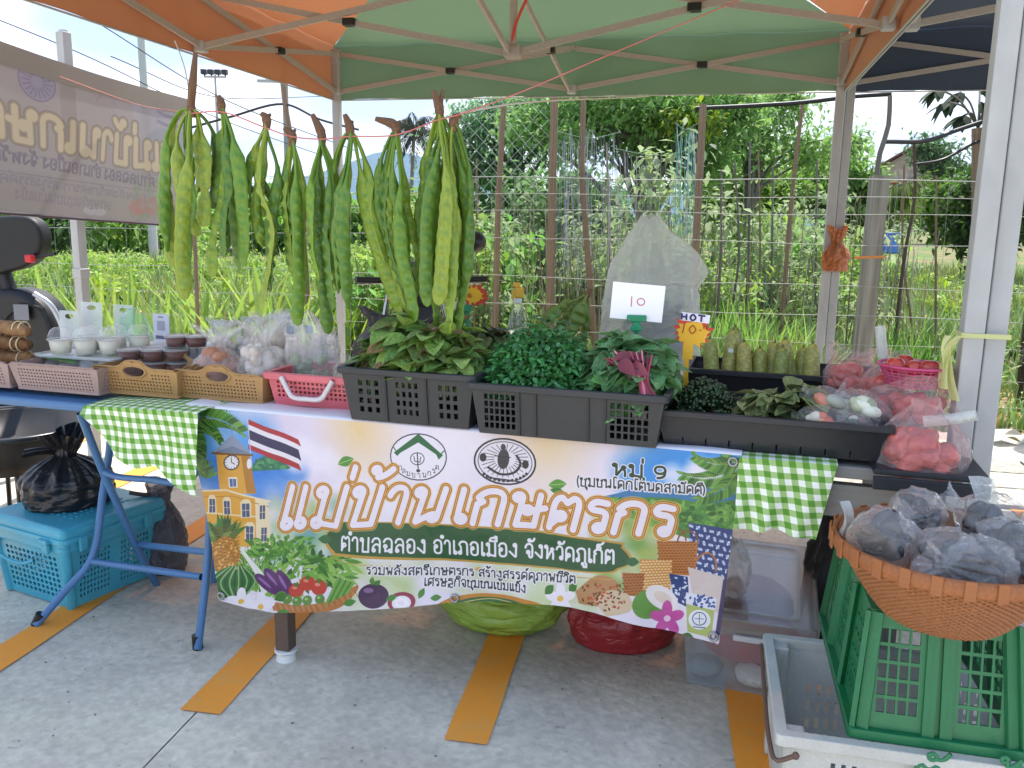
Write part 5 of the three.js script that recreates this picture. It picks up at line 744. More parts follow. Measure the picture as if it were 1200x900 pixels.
{ // red stems in the spinach and a pea eggplant cluster
  const o = onTable('red_spinach_bundle', 'bundle of dark red spinach stems among the green leaves', 'vegetables', C2.s + 0.19, C2.t + 0.05, TH + 0.165); reseed(61);
  for (let i = 0; i < 16; i++) { const a = rr(-0.45, 0.45); part('stem', tube([V(a * 0.06 + 0.02, -0.03, 0.05), V(a * 0.03, 0.01, 0.035), V(a * 0.16 - 0.03, 0.05 + rr(0, 0.03), 0.01)], rr(0.002, 0.0035), 6, 8), P(['#7d2236', '#a33a52', '#5e1a28', '#c07a86'][i % 4], 0.5), o); }
  for (let i = 0; i < 9; i++) { const l = part('leaf', broad[i % 3], P(['#6a2434', '#7b3040', '#4d2a2a'][i % 3], 0.5), o); l.position.set(rr(-0.06, 0.01), 0.04 + rr(0, 0.03), rr(0, 0.04)); l.rotation.set(rr(0, 1), rr(0, 6), rr(-0.5, 0.5)); l.scale.setScalar(0.05); }
  const q = onTable('pea_eggplants', 'mound of tiny dark green pea eggplants in the black tray', 'vegetables', C3.s - 0.16, C3.t + 0.11, TH + 0.035); const bs = []; reseed(62);
  for (let i = 0; i < 520; i++) { const a = rr(0, 6.28), r = Math.sqrt(rnd()), y = 0.125 * Math.sqrt(Math.max(0, 1 - r * r)) * rr(0.85, 1.04); bs.push(tint(new THREE.IcosahedronGeometry(rr(0.0042, 0.006), 1).translate(0.085 * r * Math.cos(a), y, 0.095 * r * Math.sin(a)), col(0.3 + gauss() * 0.02, 0.35, 0.17 + gauss() * 0.03))); }
  part('berries', bs, P('#ffffff', 0.25, { vertexColors: true }), q, 'stuff');
  const list = []; for (let i = 0; i < 160; i++) list.push({ p: V(gauss() * 0.05 + 0.02, rr(0, 0.09), gauss() * 0.05), e: [rr(-0.5, 1), rr(0, 6.28), 0], s: rr(0.02, 0.04), c: col(0.3, 0.4, 0.2 + gauss() * 0.03) }); part('sprigs', scatterLeaves(list, oval[0]), P('#ffffff', 0.5, { vertexColors: true }), q, 'stuff');
}
// standing cucumbers
{
  const mats = ['#c0c464', '#cfcc6c', '#adba5c', '#dad070'].map((c) => P(c, 0.38, { map: rep(noiseTex, 2, 5), bumpMap: rep(grainTex, 3), bumpScale: 0.001 })); reseed(71);
  const cg = (L, R) => { const p = []; for (let i = 0; i <= 14; i++) { const k = i / 14; const e = k < 0.12 ? Math.sqrt(k / 0.12) : k > 0.86 ? Math.sqrt(Math.max(0.02, 1 - ((k - 0.86) / 0.15) ** 2)) : 1; p.push([R * (0.2 + 0.8 * e) * (1 - 0.22 * k * k), L * k]); } p.push([0.0001, L]); return lathe(p, 16); };
  const sp = [[822, 0.115], [840, 0.14], [854, 0.145], [869, 0.11], [888, 0.09], [902, 0.105], [914, 0.10], [928, 0.12], [946, 0.095], [960, 0.115], [935, 0.08], [880, 0.07]];
  sp.forEach(([x, hh], i) => { const L = hh + 0.075, p = onT(x, 470, TH + 0.13); const o = onTable('cucumber', i === 1 ? 'cucumber with a white price sticker standing in the rear tray' : i === 2 ? 'tallest cucumber, beside the one with the sticker' : i === 0 ? 'cucumber standing next to the hot price sign' : 'yellow green cucumber standing upright in the rear black tray', 'cucumber', p.s, 0.475 + (i % 3) * 0.03, TH + 0.028, 'standing cucumbers'); part('flesh', cg(L, 0.0245), mats[i % 4], o); part('stalk', cyl(0.004, 0.003, 0.012, 0, L - 0.002, 0, 8), P('#6b6f38', 0.8), o); o.rotation.z = rr(-0.12, 0.12); o.rotation.x = -0.14; if (i === 1) part('price_sticker', box(0.014, 0.012, 0.001, 0, L * 0.72, 0.023), MT.white, o); });
}
// ---------------------------------------------------------------- bagged produce and tomatoes on the right
const tomM = ['#b93a2c', '#c4483a', '#a83228'].map((c) => P(c, 0.25, { clearcoat: 0.4, clearcoatRoughness: 0.2 })), calyx = P('#4c7a34', 0.7);
const tomG = (() => { const g = new THREE.SphereGeometry(1, 18, 12), p = g.attributes.position; for (let i = 0; i < p.count; i++) { const x = p.getX(i), y = p.getY(i), z = p.getZ(i), a = Math.atan2(z, x), q = 1 + 0.03 * Math.cos(5 * a) * (1 - y * y); p.setXYZ(i, x * q, y * 0.84 - 0.12 * Math.exp(-((x * x + z * z) * 14)) * Math.sign(y), z * q); } g.computeVertexNormals(); return g; })();
const at = (o, p, r, s) => { o.position.copy(p); if (r) o.rotation.set(...r); if (s !== undefined) (typeof s === 'number' ? o.scale.setScalar(s) : o.scale.copy(s)); return o; };
function produceBag(name, label, category, pos, o = {}) {
  if (o.centre) pos = pos.clone().sub(V(0, o.bag.h * 0.5, 0).applyEuler(new THREE.Euler(...o.tilt)).setY(0).applyAxisAngle(V(0, 1, 0), o.turn ?? -TA));                    // tied film with lumps inside
  const t = thing(name, label, category, pos, o.turn ?? -TA, o.group); const inner = new THREE.Group();
  part('film', bagGeo({ seed: o.seed ?? 1, ...o.bag }), o.film ?? MT.film, t).rotation.set(...(o.tilt ?? [0, 0, 0]));
  reseed((o.seed ?? 1) * 13 + 5); const B = { rx: 0.1, rz: 0.1, h: 0.2, ...o.bag };
  for (let i = 0; i < (o.n ?? 12); i++) { const a = rr(0, 6.28), r = Math.sqrt(rnd()) * 0.62, y = rr(0.12, o.fill ?? 0.5) * B.h; const p = V(B.rx * r * Math.cos(a), y, B.rz * r * Math.sin(a)).applyEuler(new THREE.Euler(...(o.tilt ?? [0, 0, 0]))); at(part(o.item ?? 'tomato', o.geo ?? tomG, (o.mats ?? tomM)[i % (o.mats ?? tomM).length], t), p, [rnd() * 6, rnd() * 6, rnd() * 6], o.squash ? V(...o.squash).multiplyScalar(o.size * rr(0.8, 1.2)) : (o.size ?? 0.022) * rr(0.8, 1.15)); }
  if (o.tail) { const [tx, ty, tz] = o.tail; part('tied_tail', tube([V(0, B.h * 0.72, 0), V(tx * 0.5, B.h * 0.72 + ty * 0.4, tz * 0.5), V(tx, B.h * 0.72 + ty, tz)], 0.013, 8, 10), MT.filmMilky, t); }
  return t;
}
{
  const tf = film('#fff2f0', { transmission: 0.88, roughness: 0.16 });
  produceBag('tomato_bag', 'large tied bag of red tomatoes at the front corner of the table', 'bag of tomatoes', onTP(1076, 556, 0.035), { seed: 3, bag: { rx: 0.1, rz: 0.085, h: 0.175, neck: 0.03, ear: 0.03, v0: 0.93, amp: 0.07 }, n: 46, size: 0.027, film: tf, group: 'bags of tomatoes', tail: [0.10, 0.03, 0.03] });
  produceBag('tomato_bag', 'flat bag of tomatoes lying under the pink colander', 'bag of tomatoes', onTP(1066, 492, 0.17), { seed: 5, bag: { rx: 0.11, rz: 0.07, h: 0.10, neck: 0.07, ear: 0.08, v0: 0.85, amp: 0.1 }, n: 30, size: 0.022, film: tf, group: 'bags of tomatoes' });
  produceBag('tomato_bag', 'upright bag of tomatoes beside the tray and the tent legs', 'bag of tomatoes', onTP(996, 462, 0.36), { seed: 7, bag: { rx: 0.07, rz: 0.06, h: 0.125, neck: 0.05, ear: 0.06, v0: 0.8, amp: 0.12 }, n: 26, size: 0.023, film: tf, group: 'bags of tomatoes' });
  produceBag('tomato_bag', 'tilted bag of tomatoes with a long white tail behind the colander', 'bag of tomatoes', onTP(1032, 476, 0.29), { seed: 9, bag: { rx: 0.065, rz: 0.06, h: 0.15, neck: 0.02, ear: 0.03, v0: 0.85, amp: 0.1 }, n: 24, size: 0.022, film: tf, group: 'bags of tomatoes', tail: [-0.02, 0.10, 0.0], tilt: [0, 0, -0.2] });
  // colander with tomatoes
  const c = onTable('pink_colander', 'bright pink round plastic colander on the tomato bags', 'colander', inT(onTP(1069, 452, 0.2)).s, 0.2, onTP(1069, 452, 0.2).y), pm = plastic('#e0588c', 0.4); const N = 26, ribs = [], hoops = [];
  for (let i = 0; i < N; i++) { const a = i / N * 6.283, r0 = 0.07, r1 = 0.094; ribs.push(rod(V(r0 * Math.cos(a), 0.002, r0 * Math.sin(a)), V(r1 * Math.cos(a), 0.06, r1 * Math.sin(a)), 0.0022, 0.0022, 5)); }
  for (let k = 0; k < 6; k++) { const f = k / 6, r = 0.07 + 0.024 * f; hoops.push(new THREE.TorusGeometry(r, 0.002, 5, 40).rotateX(Math.PI / 2).translate(0, 0.06 * f + 0.003, 0)); }
  part('ribs', ribs, pm, c); part('hoops', hoops, pm, c); part('rim', new THREE.TorusGeometry(0.098, 0.006, 8, 44).scale(1, 1, 0.7).rotateX(Math.PI / 2).translate(0, 0.062, 0), pm, c); part('base', cyl(0.07, 0.07, 0.003, 0, 0, 0, 30), pm, c); c.scale.setScalar(0.84);
  [[-0.055, 0.03, 'beside the white bag tail'], [0.0, 0.015, 'in the middle of the colander'], [0.035, 0.045, 'with a stalk on the colander'], [-0.02, -0.04, 'deep at the back of the colander']].forEach(([x, z, l], i) => { const p = c.localToWorld(V(x, 0.062, z)); const o = thing('tomato', 'loose red tomato ' + l, 'tomato', c.position.clone().add(V(x * 0.84, 0.052 + (i === 1 ? -0.006 : 0), z * 0.84).applyAxisAngle(V(0, 1, 0), -TA)), i, 'loose tomatoes in the colander'); at(part('fruit', tomG, tomM[i % 3], o), V(0, 0, 0), null, 0.024); part('calyx', [0, 1, 2, 3, 4].map((k) => leafGeo(0.014, 0.006, 0.2, 0.5, 2).rotateY(k * 1.257).translate(0, 0.018, 0)), calyx, o); });
  // vegetables packed in film in the tray: solid produce inside a slightly larger crumpled film
  const clearF = film('#ffffff', { transmission: 0.93 }), wrapped = (label, a, b, t, r, cols, k) => {
    const A = onTP(...a, t), B = onTP(...b, t), mid = A.clone().lerp(B, 0.5), L = A.distanceTo(B), dir = B.clone().sub(A).normalize(), o = thing('vegetable_pack', label, 'vegetable pack', mid, 0, 'film packs of vegetables'), q = new THREE.Quaternion().setFromUnitVectors(V(1, 0, 0), dir); o.quaternion.copy(q); reseed(k * 31);
    for (let i = 0; i < 7; i++) { const l = L * rr(0.28, 0.42), rd = r * rr(0.34, 0.5); at(part('vegetable', blobGeo(1, 1, 1, 0.05, i + k, 14, false), cols[i % cols.length], o), V(rr(-0.24, 0.24) * L, rr(-0.4, 0.4) * r, rr(-0.3, 0.5) * r), [rr(-0.4, 0.4), rr(-0.5, 0.5), rr(-0.4, 0.4)], V(l / 2, rd, rd)); }
    part('film', blobGeo(L * 0.55, r * 1.05, r * 1.0, 0.14, k, 44, false), clearF, o); part('tied_end', sheet(10, 6, (u, v) => V(-L * (0.5 + 0.16 * v), (u - 0.5) * r * (0.4 + v), 0.006 * Math.sin(u * 14))), MT.film, o); part('tied_end', sheet(10, 6, (u, v) => V(L * (0.5 + 0.14 * v), (u - 0.5) * r * (0.4 + v), 0.006 * Math.sin(u * 12))), MT.film, o); return o; };
  const mixM = ['#d0684a', '#d8d0b8', '#c8543c', '#e0a070'].map((q) => P(q, 0.45)), slate = ['#9aa08c', '#c8ccb8', '#d87850', '#e6e4d6'].map((q) => P(q, 0.45)), paleM = ['#cdd2b2', '#b0ba92', '#dfe2cc', '#8f9a78'].map((q) => P(q, 0.45));
  wrapped('film pack of carrots and pale vegetables at the tray front', [935, 490], [985, 494], 0.05, 0.032, mixM, 3);
  wrapped('long film pack with orange and white slices on the tray', [948, 462], [1008, 486], 0.11, 0.034, slate, 5);
  wrapped('pale green bagged gourd lying over the tray edge', [990, 462], [1042, 500], 0.09, 0.036, paleM, 7);
  wrapped('dark crumpled pack in the tray corner', [985, 492], [1022, 502], 0.04, 0.024, [P('#4a5a4c', 0.5), P('#6a5a50', 0.5), P('#b9b8a8', 0.5)], 9);
}
// ---------------------------------------------------------------- goods at the left of the table
{
  const roll = ['#a87848', '#96683c', '#b5875a'].map((c) => P(c, 0.8, { map: rep(noiseTex, 1, 4), bumpMap: rep(grainTex, 1, 6), bumpScale: 0.003 })), tie = P('#d9c79a', 0.8); reseed(81);
  [[18, 430, 0.05], [12, 412, 0.06], [16, 394, 0.055], [-14, 428, 0.07], [-18, 410, 0.06]].forEach(([x, y], i) => { const p = onT(x, 455), h = TH + 0.085 + (430 - y) * 0.0027; const o = onTable('leaf_roll', ['lowest front', 'middle front', 'topmost', 'lowest rear', 'upper rear'][i] + ' brown leaf wrapped roll tied with straw in the heap', 'leaf roll', p.s - 0.06, p.t + 0.06 + (i > 2 ? 0.05 : 0), h, 'brown leaf rolls'); const pts = []; for (let k = 0; k <= 6; k++) pts.push([0.022 * (1 + 0.12 * Math.sin(k * 2 + i)) * (k === 0 || k === 6 ? 0.55 : 1), -0.09 + 0.03 * k]); part('wrap', lathe([[0, -0.088], ...pts, [0, 0.088]], 14).rotateZ(Math.PI / 2 + rr(-0.08, 0.08)).rotateY(rr(-0.2, 0.2)), roll[i % 3], o); for (const x2 of [0.035, 0.06]) part('straw_tie', new THREE.TorusGeometry(0.0235, 0.0022, 6, 20).rotateY(Math.PI / 2).translate(x2, 0, 0), tie, o); });
  // milky cups with dome lids
  const cream = P('#e4e0cc', 0.5), cup = (o, r, h, fill, fm) => { part('cup', lathe([[0, 0], [r * 0.8, 0], [r, h], [r * 1.05, h + 0.001]], 26), MT.clear, o); part('filling', lathe([[0, 0.002], [r * 0.78, 0.002], [r * 0.96, h * fill], [0, h * fill + 0.001]], 24), fm, o); };
  [[61, 424, 'beside the brown leaf rolls'], [90, 427, 'between the other two front cups'], [119, 429, 'beside the sauce tubs'], [76, 426, 'in the rear row at the leaf rolls', 0.075], [106, 428, 'in the rear row before the pouch', 0.075], [134, 430, 'in the rear row by the card', 0.08]].forEach(([x, y, l, bk = 0], i) => { const p = onT(x, 455), o = onTable('dessert_cup', 'domed cup of milky white dessert ' + l, 'cup', p.s, p.t + 0.05 + bk, TH + 0.105, 'milky dessert cups'); cup(o, 0.036, 0.045, 0.95, cream); part('dome_lid', lathe([[0.038, 0.046], [0.038, 0.05], [0.036, 0.06], [0.03, 0.075], [0.018, 0.084], [0.0001, 0.086]], 26), MT.clear, o); part('lid_rim', new THREE.TorusGeometry(0.0385, 0.0018, 6, 30).rotateX(Math.PI / 2).translate(0, 0.047, 0), MT.cloudy, o); });
  const ps = onT(85, 455), sh = onTable('clear_tray', 'clear flat tray carrying the milky cups above the basket', 'tray', ps.s, ps.t + 0.055, TH + 0.097); part('plate', box(0.3, 0.004, 0.2, 0.01, 0, -0.04, 0.001), MT.cloudy, sh); part('edge', ring(0.305, 0.205, 0.295, 0.195, 0.006).translate(0.01, 0, -0.04), MT.cloudy, sh);
  const bl = onTable('banana_leaf', 'strip of green banana leaf under the milky cups', 'leaf', ps.s - 0.06, ps.t + 0.04, TH + 0.093); part('blade', leafGeo(0.16, 0.05, 0.15, 0.1, 6).rotateY(1.4).translate(-0.06, 0, 0.03), P('#5c8a3a', 0.5), bl);
  for (let i = 0; i < 4; i++) { const q = onTable('foil_pouch', ['first', 'second', 'third', 'fourth'][i] + ' small silvery pouch counted from the leaf rolls in the pink basket', 'pouch', ps.s - 0.11 + i * 0.075, ps.t + 0.05, TH + 0.05, 'silvery pouches'); part('pouch', blobGeo(0.038, 0.026, 0.045, 0.22, 31 + i, 22), P('#c3c8c8', 0.3, { transmission: 0.35, thickness: 0 }), q); part('seal', box(0.05, 0.006, 0.003, 0, 0.044, 0), MT.cloudy, q); }
  // stand-up pouches with hand holes
  const zip = P('#f2f6f4', 0.3, { transmission: 0.55, thickness: 0, bumpMap: rep(crumpleTex, 1), bumpScale: 0.004 });
  [[37, 390, 0.085, 0.15, 'beside the leaf rolls'], [61, 384, 0.095, 0.17, 'behind the first milky cup'], [97, 392, 0.085, 0.15, 'behind the second milky cup']].forEach(([x, y, w, h, l], i) => { const p = onT(x, 440), o = onTable('handled_pouch', 'clear stand up pouch with a cut out handle ' + l, 'pouch', p.s, p.t + 0.19 + i * 0.015, TH + 0.035 + i * 0.01, 'clear handled pouches'); part('front_film', perfWall(w, w, h + 0.02, 0.0008, [[0, h, w * 0.42, 0.018, 'o']]).translate(0, 0, 0.012).rotateX(-0.05), zip, o); part('contents', blobGeo(w * 0.38, 0.035, 0.02, 0.1, i + 3, 20), P('#dfe2da', 0.6), o); });
  const gb = onTable('green_tint_pouch', 'crumpled greenish clear pouch behind the milky cups', 'pouch', onT(122, 440).s, onT(122, 440).t + 0.16, TH + 0.02); part('film', blobGeo(0.075, 0.11, 0.03, 0.15, 44, 26), film('#eafaf0', { transmission: 0.9 }), gb); part('contents', blobGeo(0.05, 0.04, 0.02, 0.1, 45, 18), P('#dfe6dc', 0.7), gb);
  // payment card stand (code left out)
  const pq = onT(155, 445), st = onTable('card_stand', 'clear acrylic stand with a white payment card', 'card stand', pq.s + 0.01, pq.t + 0.15, TH + 0.012); part('acrylic', [box(0.075, 0.2, 0.003, 0, 0.1, 0), box(0.075, 0.003, 0.06, 0, 0.0015, 0)], MT.clear, st); part('card', box(0.066, 0.095, 0.001, 0, 0.148, 0.0025), P('#d9d9e2', 0.5), st); part('grey_square', box(0.032, 0.034, 0.0006, 0, 0.156, 0.0034), P('#a9a9b4', 0.6), st); part('footer_bar', box(0.05, 0.012, 0.0006, 0, 0.115, 0.0034), P('#6d6a80', 0.6), st); part('header_bar', box(0.022, 0.005, 0.0006, 0, 0.186, 0.0034), P('#8f8da0', 0.6), st);
  // sauce tubs
  const sauce = P('#7a3524', 0.3, { map: rep(noiseTex, 3) }), tubs = [[141, 0, 0.062, 0], [171, 0, 0.062, 0], [199, 0, 0.062, 0.012], [141, 1, 0.062, 0], [169, 1, 0.062, 0], [196, 1, 0.062, 0], [188, 2, 0.1, 0], [212, 2, 0.1, 0], [160, 0, 0.13, 0], [155, 1, 0.13, 0], [184, 1, 0.13, 0]];
  const row = ['bottom row', 'second layer', 'top layer'], nth = {};
  const tubWhere = ['bottom tub of chilli paste right beside the milky cups', 'bottom tub of chilli paste seen through the basket handle', 'bottom tub of chilli paste touching the brown egg bag', 'second layer chilli paste tub beside the milky cups', 'second layer chilli paste tub in front of the payment card', 'second layer chilli paste tub beside the brown eggs', 'left one of the two topmost chilli paste tubs', 'topmost chilli paste tub against the puffed clear bag', 'rear bottom tub of chilli paste hidden behind the front row', 'rear second layer chilli paste tub below the payment card', 'rear second layer chilli paste tub under the topmost pair'];
  tubs.forEach(([x, lv, t2], ti) => { const p = onT(x, 458), n = nth[lv] = (nth[lv] ?? 0) + 1, o = onTable('sauce_tub', tubWhere[ti], 'tub', p.s, p.t + t2 - 0.01, TH + 0.048 + lv * 0.0405, 'tubs of brown chilli paste'); cup(o, 0.036, 0.034, 0.9, sauce); part('lid', lathe([[0.0001, 0.037], [0.03, 0.037], [0.033, 0.040], [0.038, 0.039], [0.0385, 0.034]], 26), MT.cloudy, o); });
  // eggs in tied bags
  const eggG = (() => { const p = []; for (let i = 0; i <= 12; i++) { const a = i / 12 * Math.PI; p.push([Math.max(0.0001, Math.sin(a) * (0.78 + 0.09 * Math.cos(a))), -Math.cos(a)]); } return lathe(p, 14); })();
  const pe = onT(250, 465), pw = onT(300, 470);
  produceBag('egg_bag', 'tied clear bag of brown eggs in the tan basket', 'bag of eggs', T(pe.s - 0.02, pe.t + 0.065, TH + 0.025), { seed: 21, bag: { rx: 0.085, rz: 0.065, h: 0.175, neck: 0.018, ear: 0.06, v0: 0.74, pleats: 13 }, n: 40, fill: 0.58, size: 0.028, geo: eggG, mats: [P('#c58a6c', 0.5), P('#b87a5c', 0.5)], item: 'egg', group: 'bags of eggs' });
  produceBag('egg_bag', 'tied clear bag of white eggs beside the pink basket', 'bag of eggs', T(pw.s - 0.015, pw.t + 0.07, TH + 0.025), { seed: 22, bag: { rx: 0.08, rz: 0.07, h: 0.2, neck: 0.018, ear: 0.06, v0: 0.74, pleats: 12 }, n: 44, fill: 0.6, size: 0.027, geo: eggG, mats: [P('#ddcfc2', 0.5), P('#e3d9d0', 0.5)], item: 'egg', group: 'bags of eggs' });
  produceBag('egg_bag', 'tied clear bag of pale eggs standing behind the other egg bags', 'bag of eggs', T(pw.s - 0.07, pw.t + 0.20, TH + 0.05), { seed: 23, bag: { rx: 0.085, rz: 0.06, h: 0.19, neck: 0.018, ear: 0.06, v0: 0.74, pleats: 12 }, n: 36, fill: 0.6, size: 0.027, geo: eggG, mats: [P('#d9cdc2', 0.5), P('#cdbfb4', 0.5)], item: 'egg', group: 'bags of eggs' });
  for (const [x, dz, w, h, sd, l] of [[222, 0.2, 0.07, 0.10, 51, 'behind the sauce tubs'], [252, 0.24, 0.07, 0.105, 52, 'behind the brown eggs'], [282, 0.25, 0.06, 0.11, 53, 'beside the blue labelled bags']]) { const p = onT(x, 450), o = onTable('clear_bag', 'empty looking puffed clear bag ' + l, 'plastic bag', p.s, p.t + dz, TH + 0.01, 'puffed clear bags'); part('film', blobGeo(w, h, 0.035, 0.2, sd, 30), MT.film, o); part('seal', box(w * 1.5, 0.02, 0.001, 0, h * 1.72, 0), MT.cloudy, o); part('contents', blobGeo(w * 0.6, h * 0.45, 0.025, 0.2, sd + 5, 20), P('#a99a90', 0.7), o); }
  for (const [x, dz, y0, l, k] of [[108, 0.2, 0.012, 'behind the rear milky cups', 0], [133, 0.22, 0.012, 'behind the payment card', 1], [176, 0.19, 0.012, 'behind the chilli paste tubs', 2], [200, 0.21, 0.012, 'between the chilli paste and the puffed bags', 3]]) { const p = onT(x, 450), o = onTable('white_tub', 'white lidded plastic tub ' + l, 'tub', p.s, p.t + dz, TH + y0, 'white lidded tubs'); part('body', lathe([[0.0001, 0], [0.036, 0], [0.043, 0.085], [0.045, 0.088]], 26), P('#d9dbd8', 0.4), o); part('lid', lathe([[0.0001, 0.098], [0.04, 0.098], [0.047, 0.094], [0.047, 0.084]], 26), MT.white, o); }
  for (const [x, dz, sd, l, cc] of [[236, 0.12, 71, 'leaning on the brown egg bag', '#c9b7a8'], [268, 0.13, 72, 'between the brown and the white eggs', '#d6cec6'], [318, 0.13, 73, 'between the white eggs and the pink basket', '#d8d8c8'], [340, 0.24, 74, 'above the coral pink basket', '#c3d0b8']]) { const p = onT(x, 452), o = produceBag('filled_clear_bag', 'knotted clear bag full of pale goods ' + l, 'plastic bag', T(p.s, p.t + dz, TH + 0.03), { seed: sd, bag: { rx: 0.055, rz: 0.045, h: 0.17, neck: 0.014, ear: 0.04, v0: 0.76, pleats: 12, amp: 0.08 }, n: 22, fill: 0.62, size: 0.02, mats: [P(cc, 0.6), P('#dcd6cc', 0.6)], item: 'pale_piece', group: 'knotted bags of pale goods' }); }
  for (const [x, l, k] of [[303, 'beside the white eggs', 0], [326, 'behind the pink basket', 1]]) { const p = onT(x, 450), o = onTable('labelled_bag', 'clear bag with a blue label patch ' + l, 'plastic bag', p.s, p.t + 0.2, TH + 0.01, 'blue labelled bags'); part('film', blobGeo(0.065, 0.118, 0.03, 0.15, 61 + k, 30), MT.film, o); part('label', box(0.028, 0.028, 0.001, 0.008, 0.155, 0.03).rotateZ(-0.1), P('#2f86c4', 0.5), o); part('contents', blobGeo(0.05, 0.05, 0.024, 0.15, 66 + k, 20), P('#dcd6cf', 0.7), o); }
  // clear bags in the pink basket
  const pv = onT(352, 475); produceBag('cucumber_bag', 'clear flat bag with green cucumbers in the pink basket', 'vegetable pack', T(pv.s - 0.01, pv.t + 0.09, TH + 0.03), { seed: 25, bag: { rx: 0.085, rz: 0.04, h: 0.19, neck: 0.08, ear: 0.085, v0: 0.9, amp: 0.1 }, n: 16, size: 0.017, mats: [P('#6f8f66', 0.5), P('#8aa57c', 0.5), P('#566f50', 0.5)], item: 'green_vegetable', group: 'packs in the pink basket' });
  const pn = onT(395, 480); produceBag('noodle_bag', 'clear bag of pale yellow shoots in the pink basket corner', 'vegetable pack', T(pn.s - 0.01, pn.t + 0.09, TH + 0.04), { seed: 26, bag: { rx: 0.045, rz: 0.05, h: 0.10, neck: 0.03, ear: 0.04, v0: 0.85 }, n: 14, size: 0.016, mats: [P('#d8cf9a', 0.6), P('#c9bf86', 0.6)], item: 'shoot', group: 'packs in the pink basket' });
  const gbg = onTable('grey_bag', 'crumpled dark grey plastic bag behind the shorter black crate', 'plastic bag', onT(412, 455).s, onT(412, 455).t + 0.24, TH + 0.012); part('film', bagGeo({ rx: 0.10, rz: 0.07, h: 0.22, neck: 0.045, ear: 0.07, v0: 0.8, pleats: 13, amp: 0.2, seed: 27 }), P('#6d6a6c', 0.4, { transmission: 0.2, thickness: 0, bumpMap: rep(crumpleTex, 2), bumpScale: 0.006 }), gbg);
}
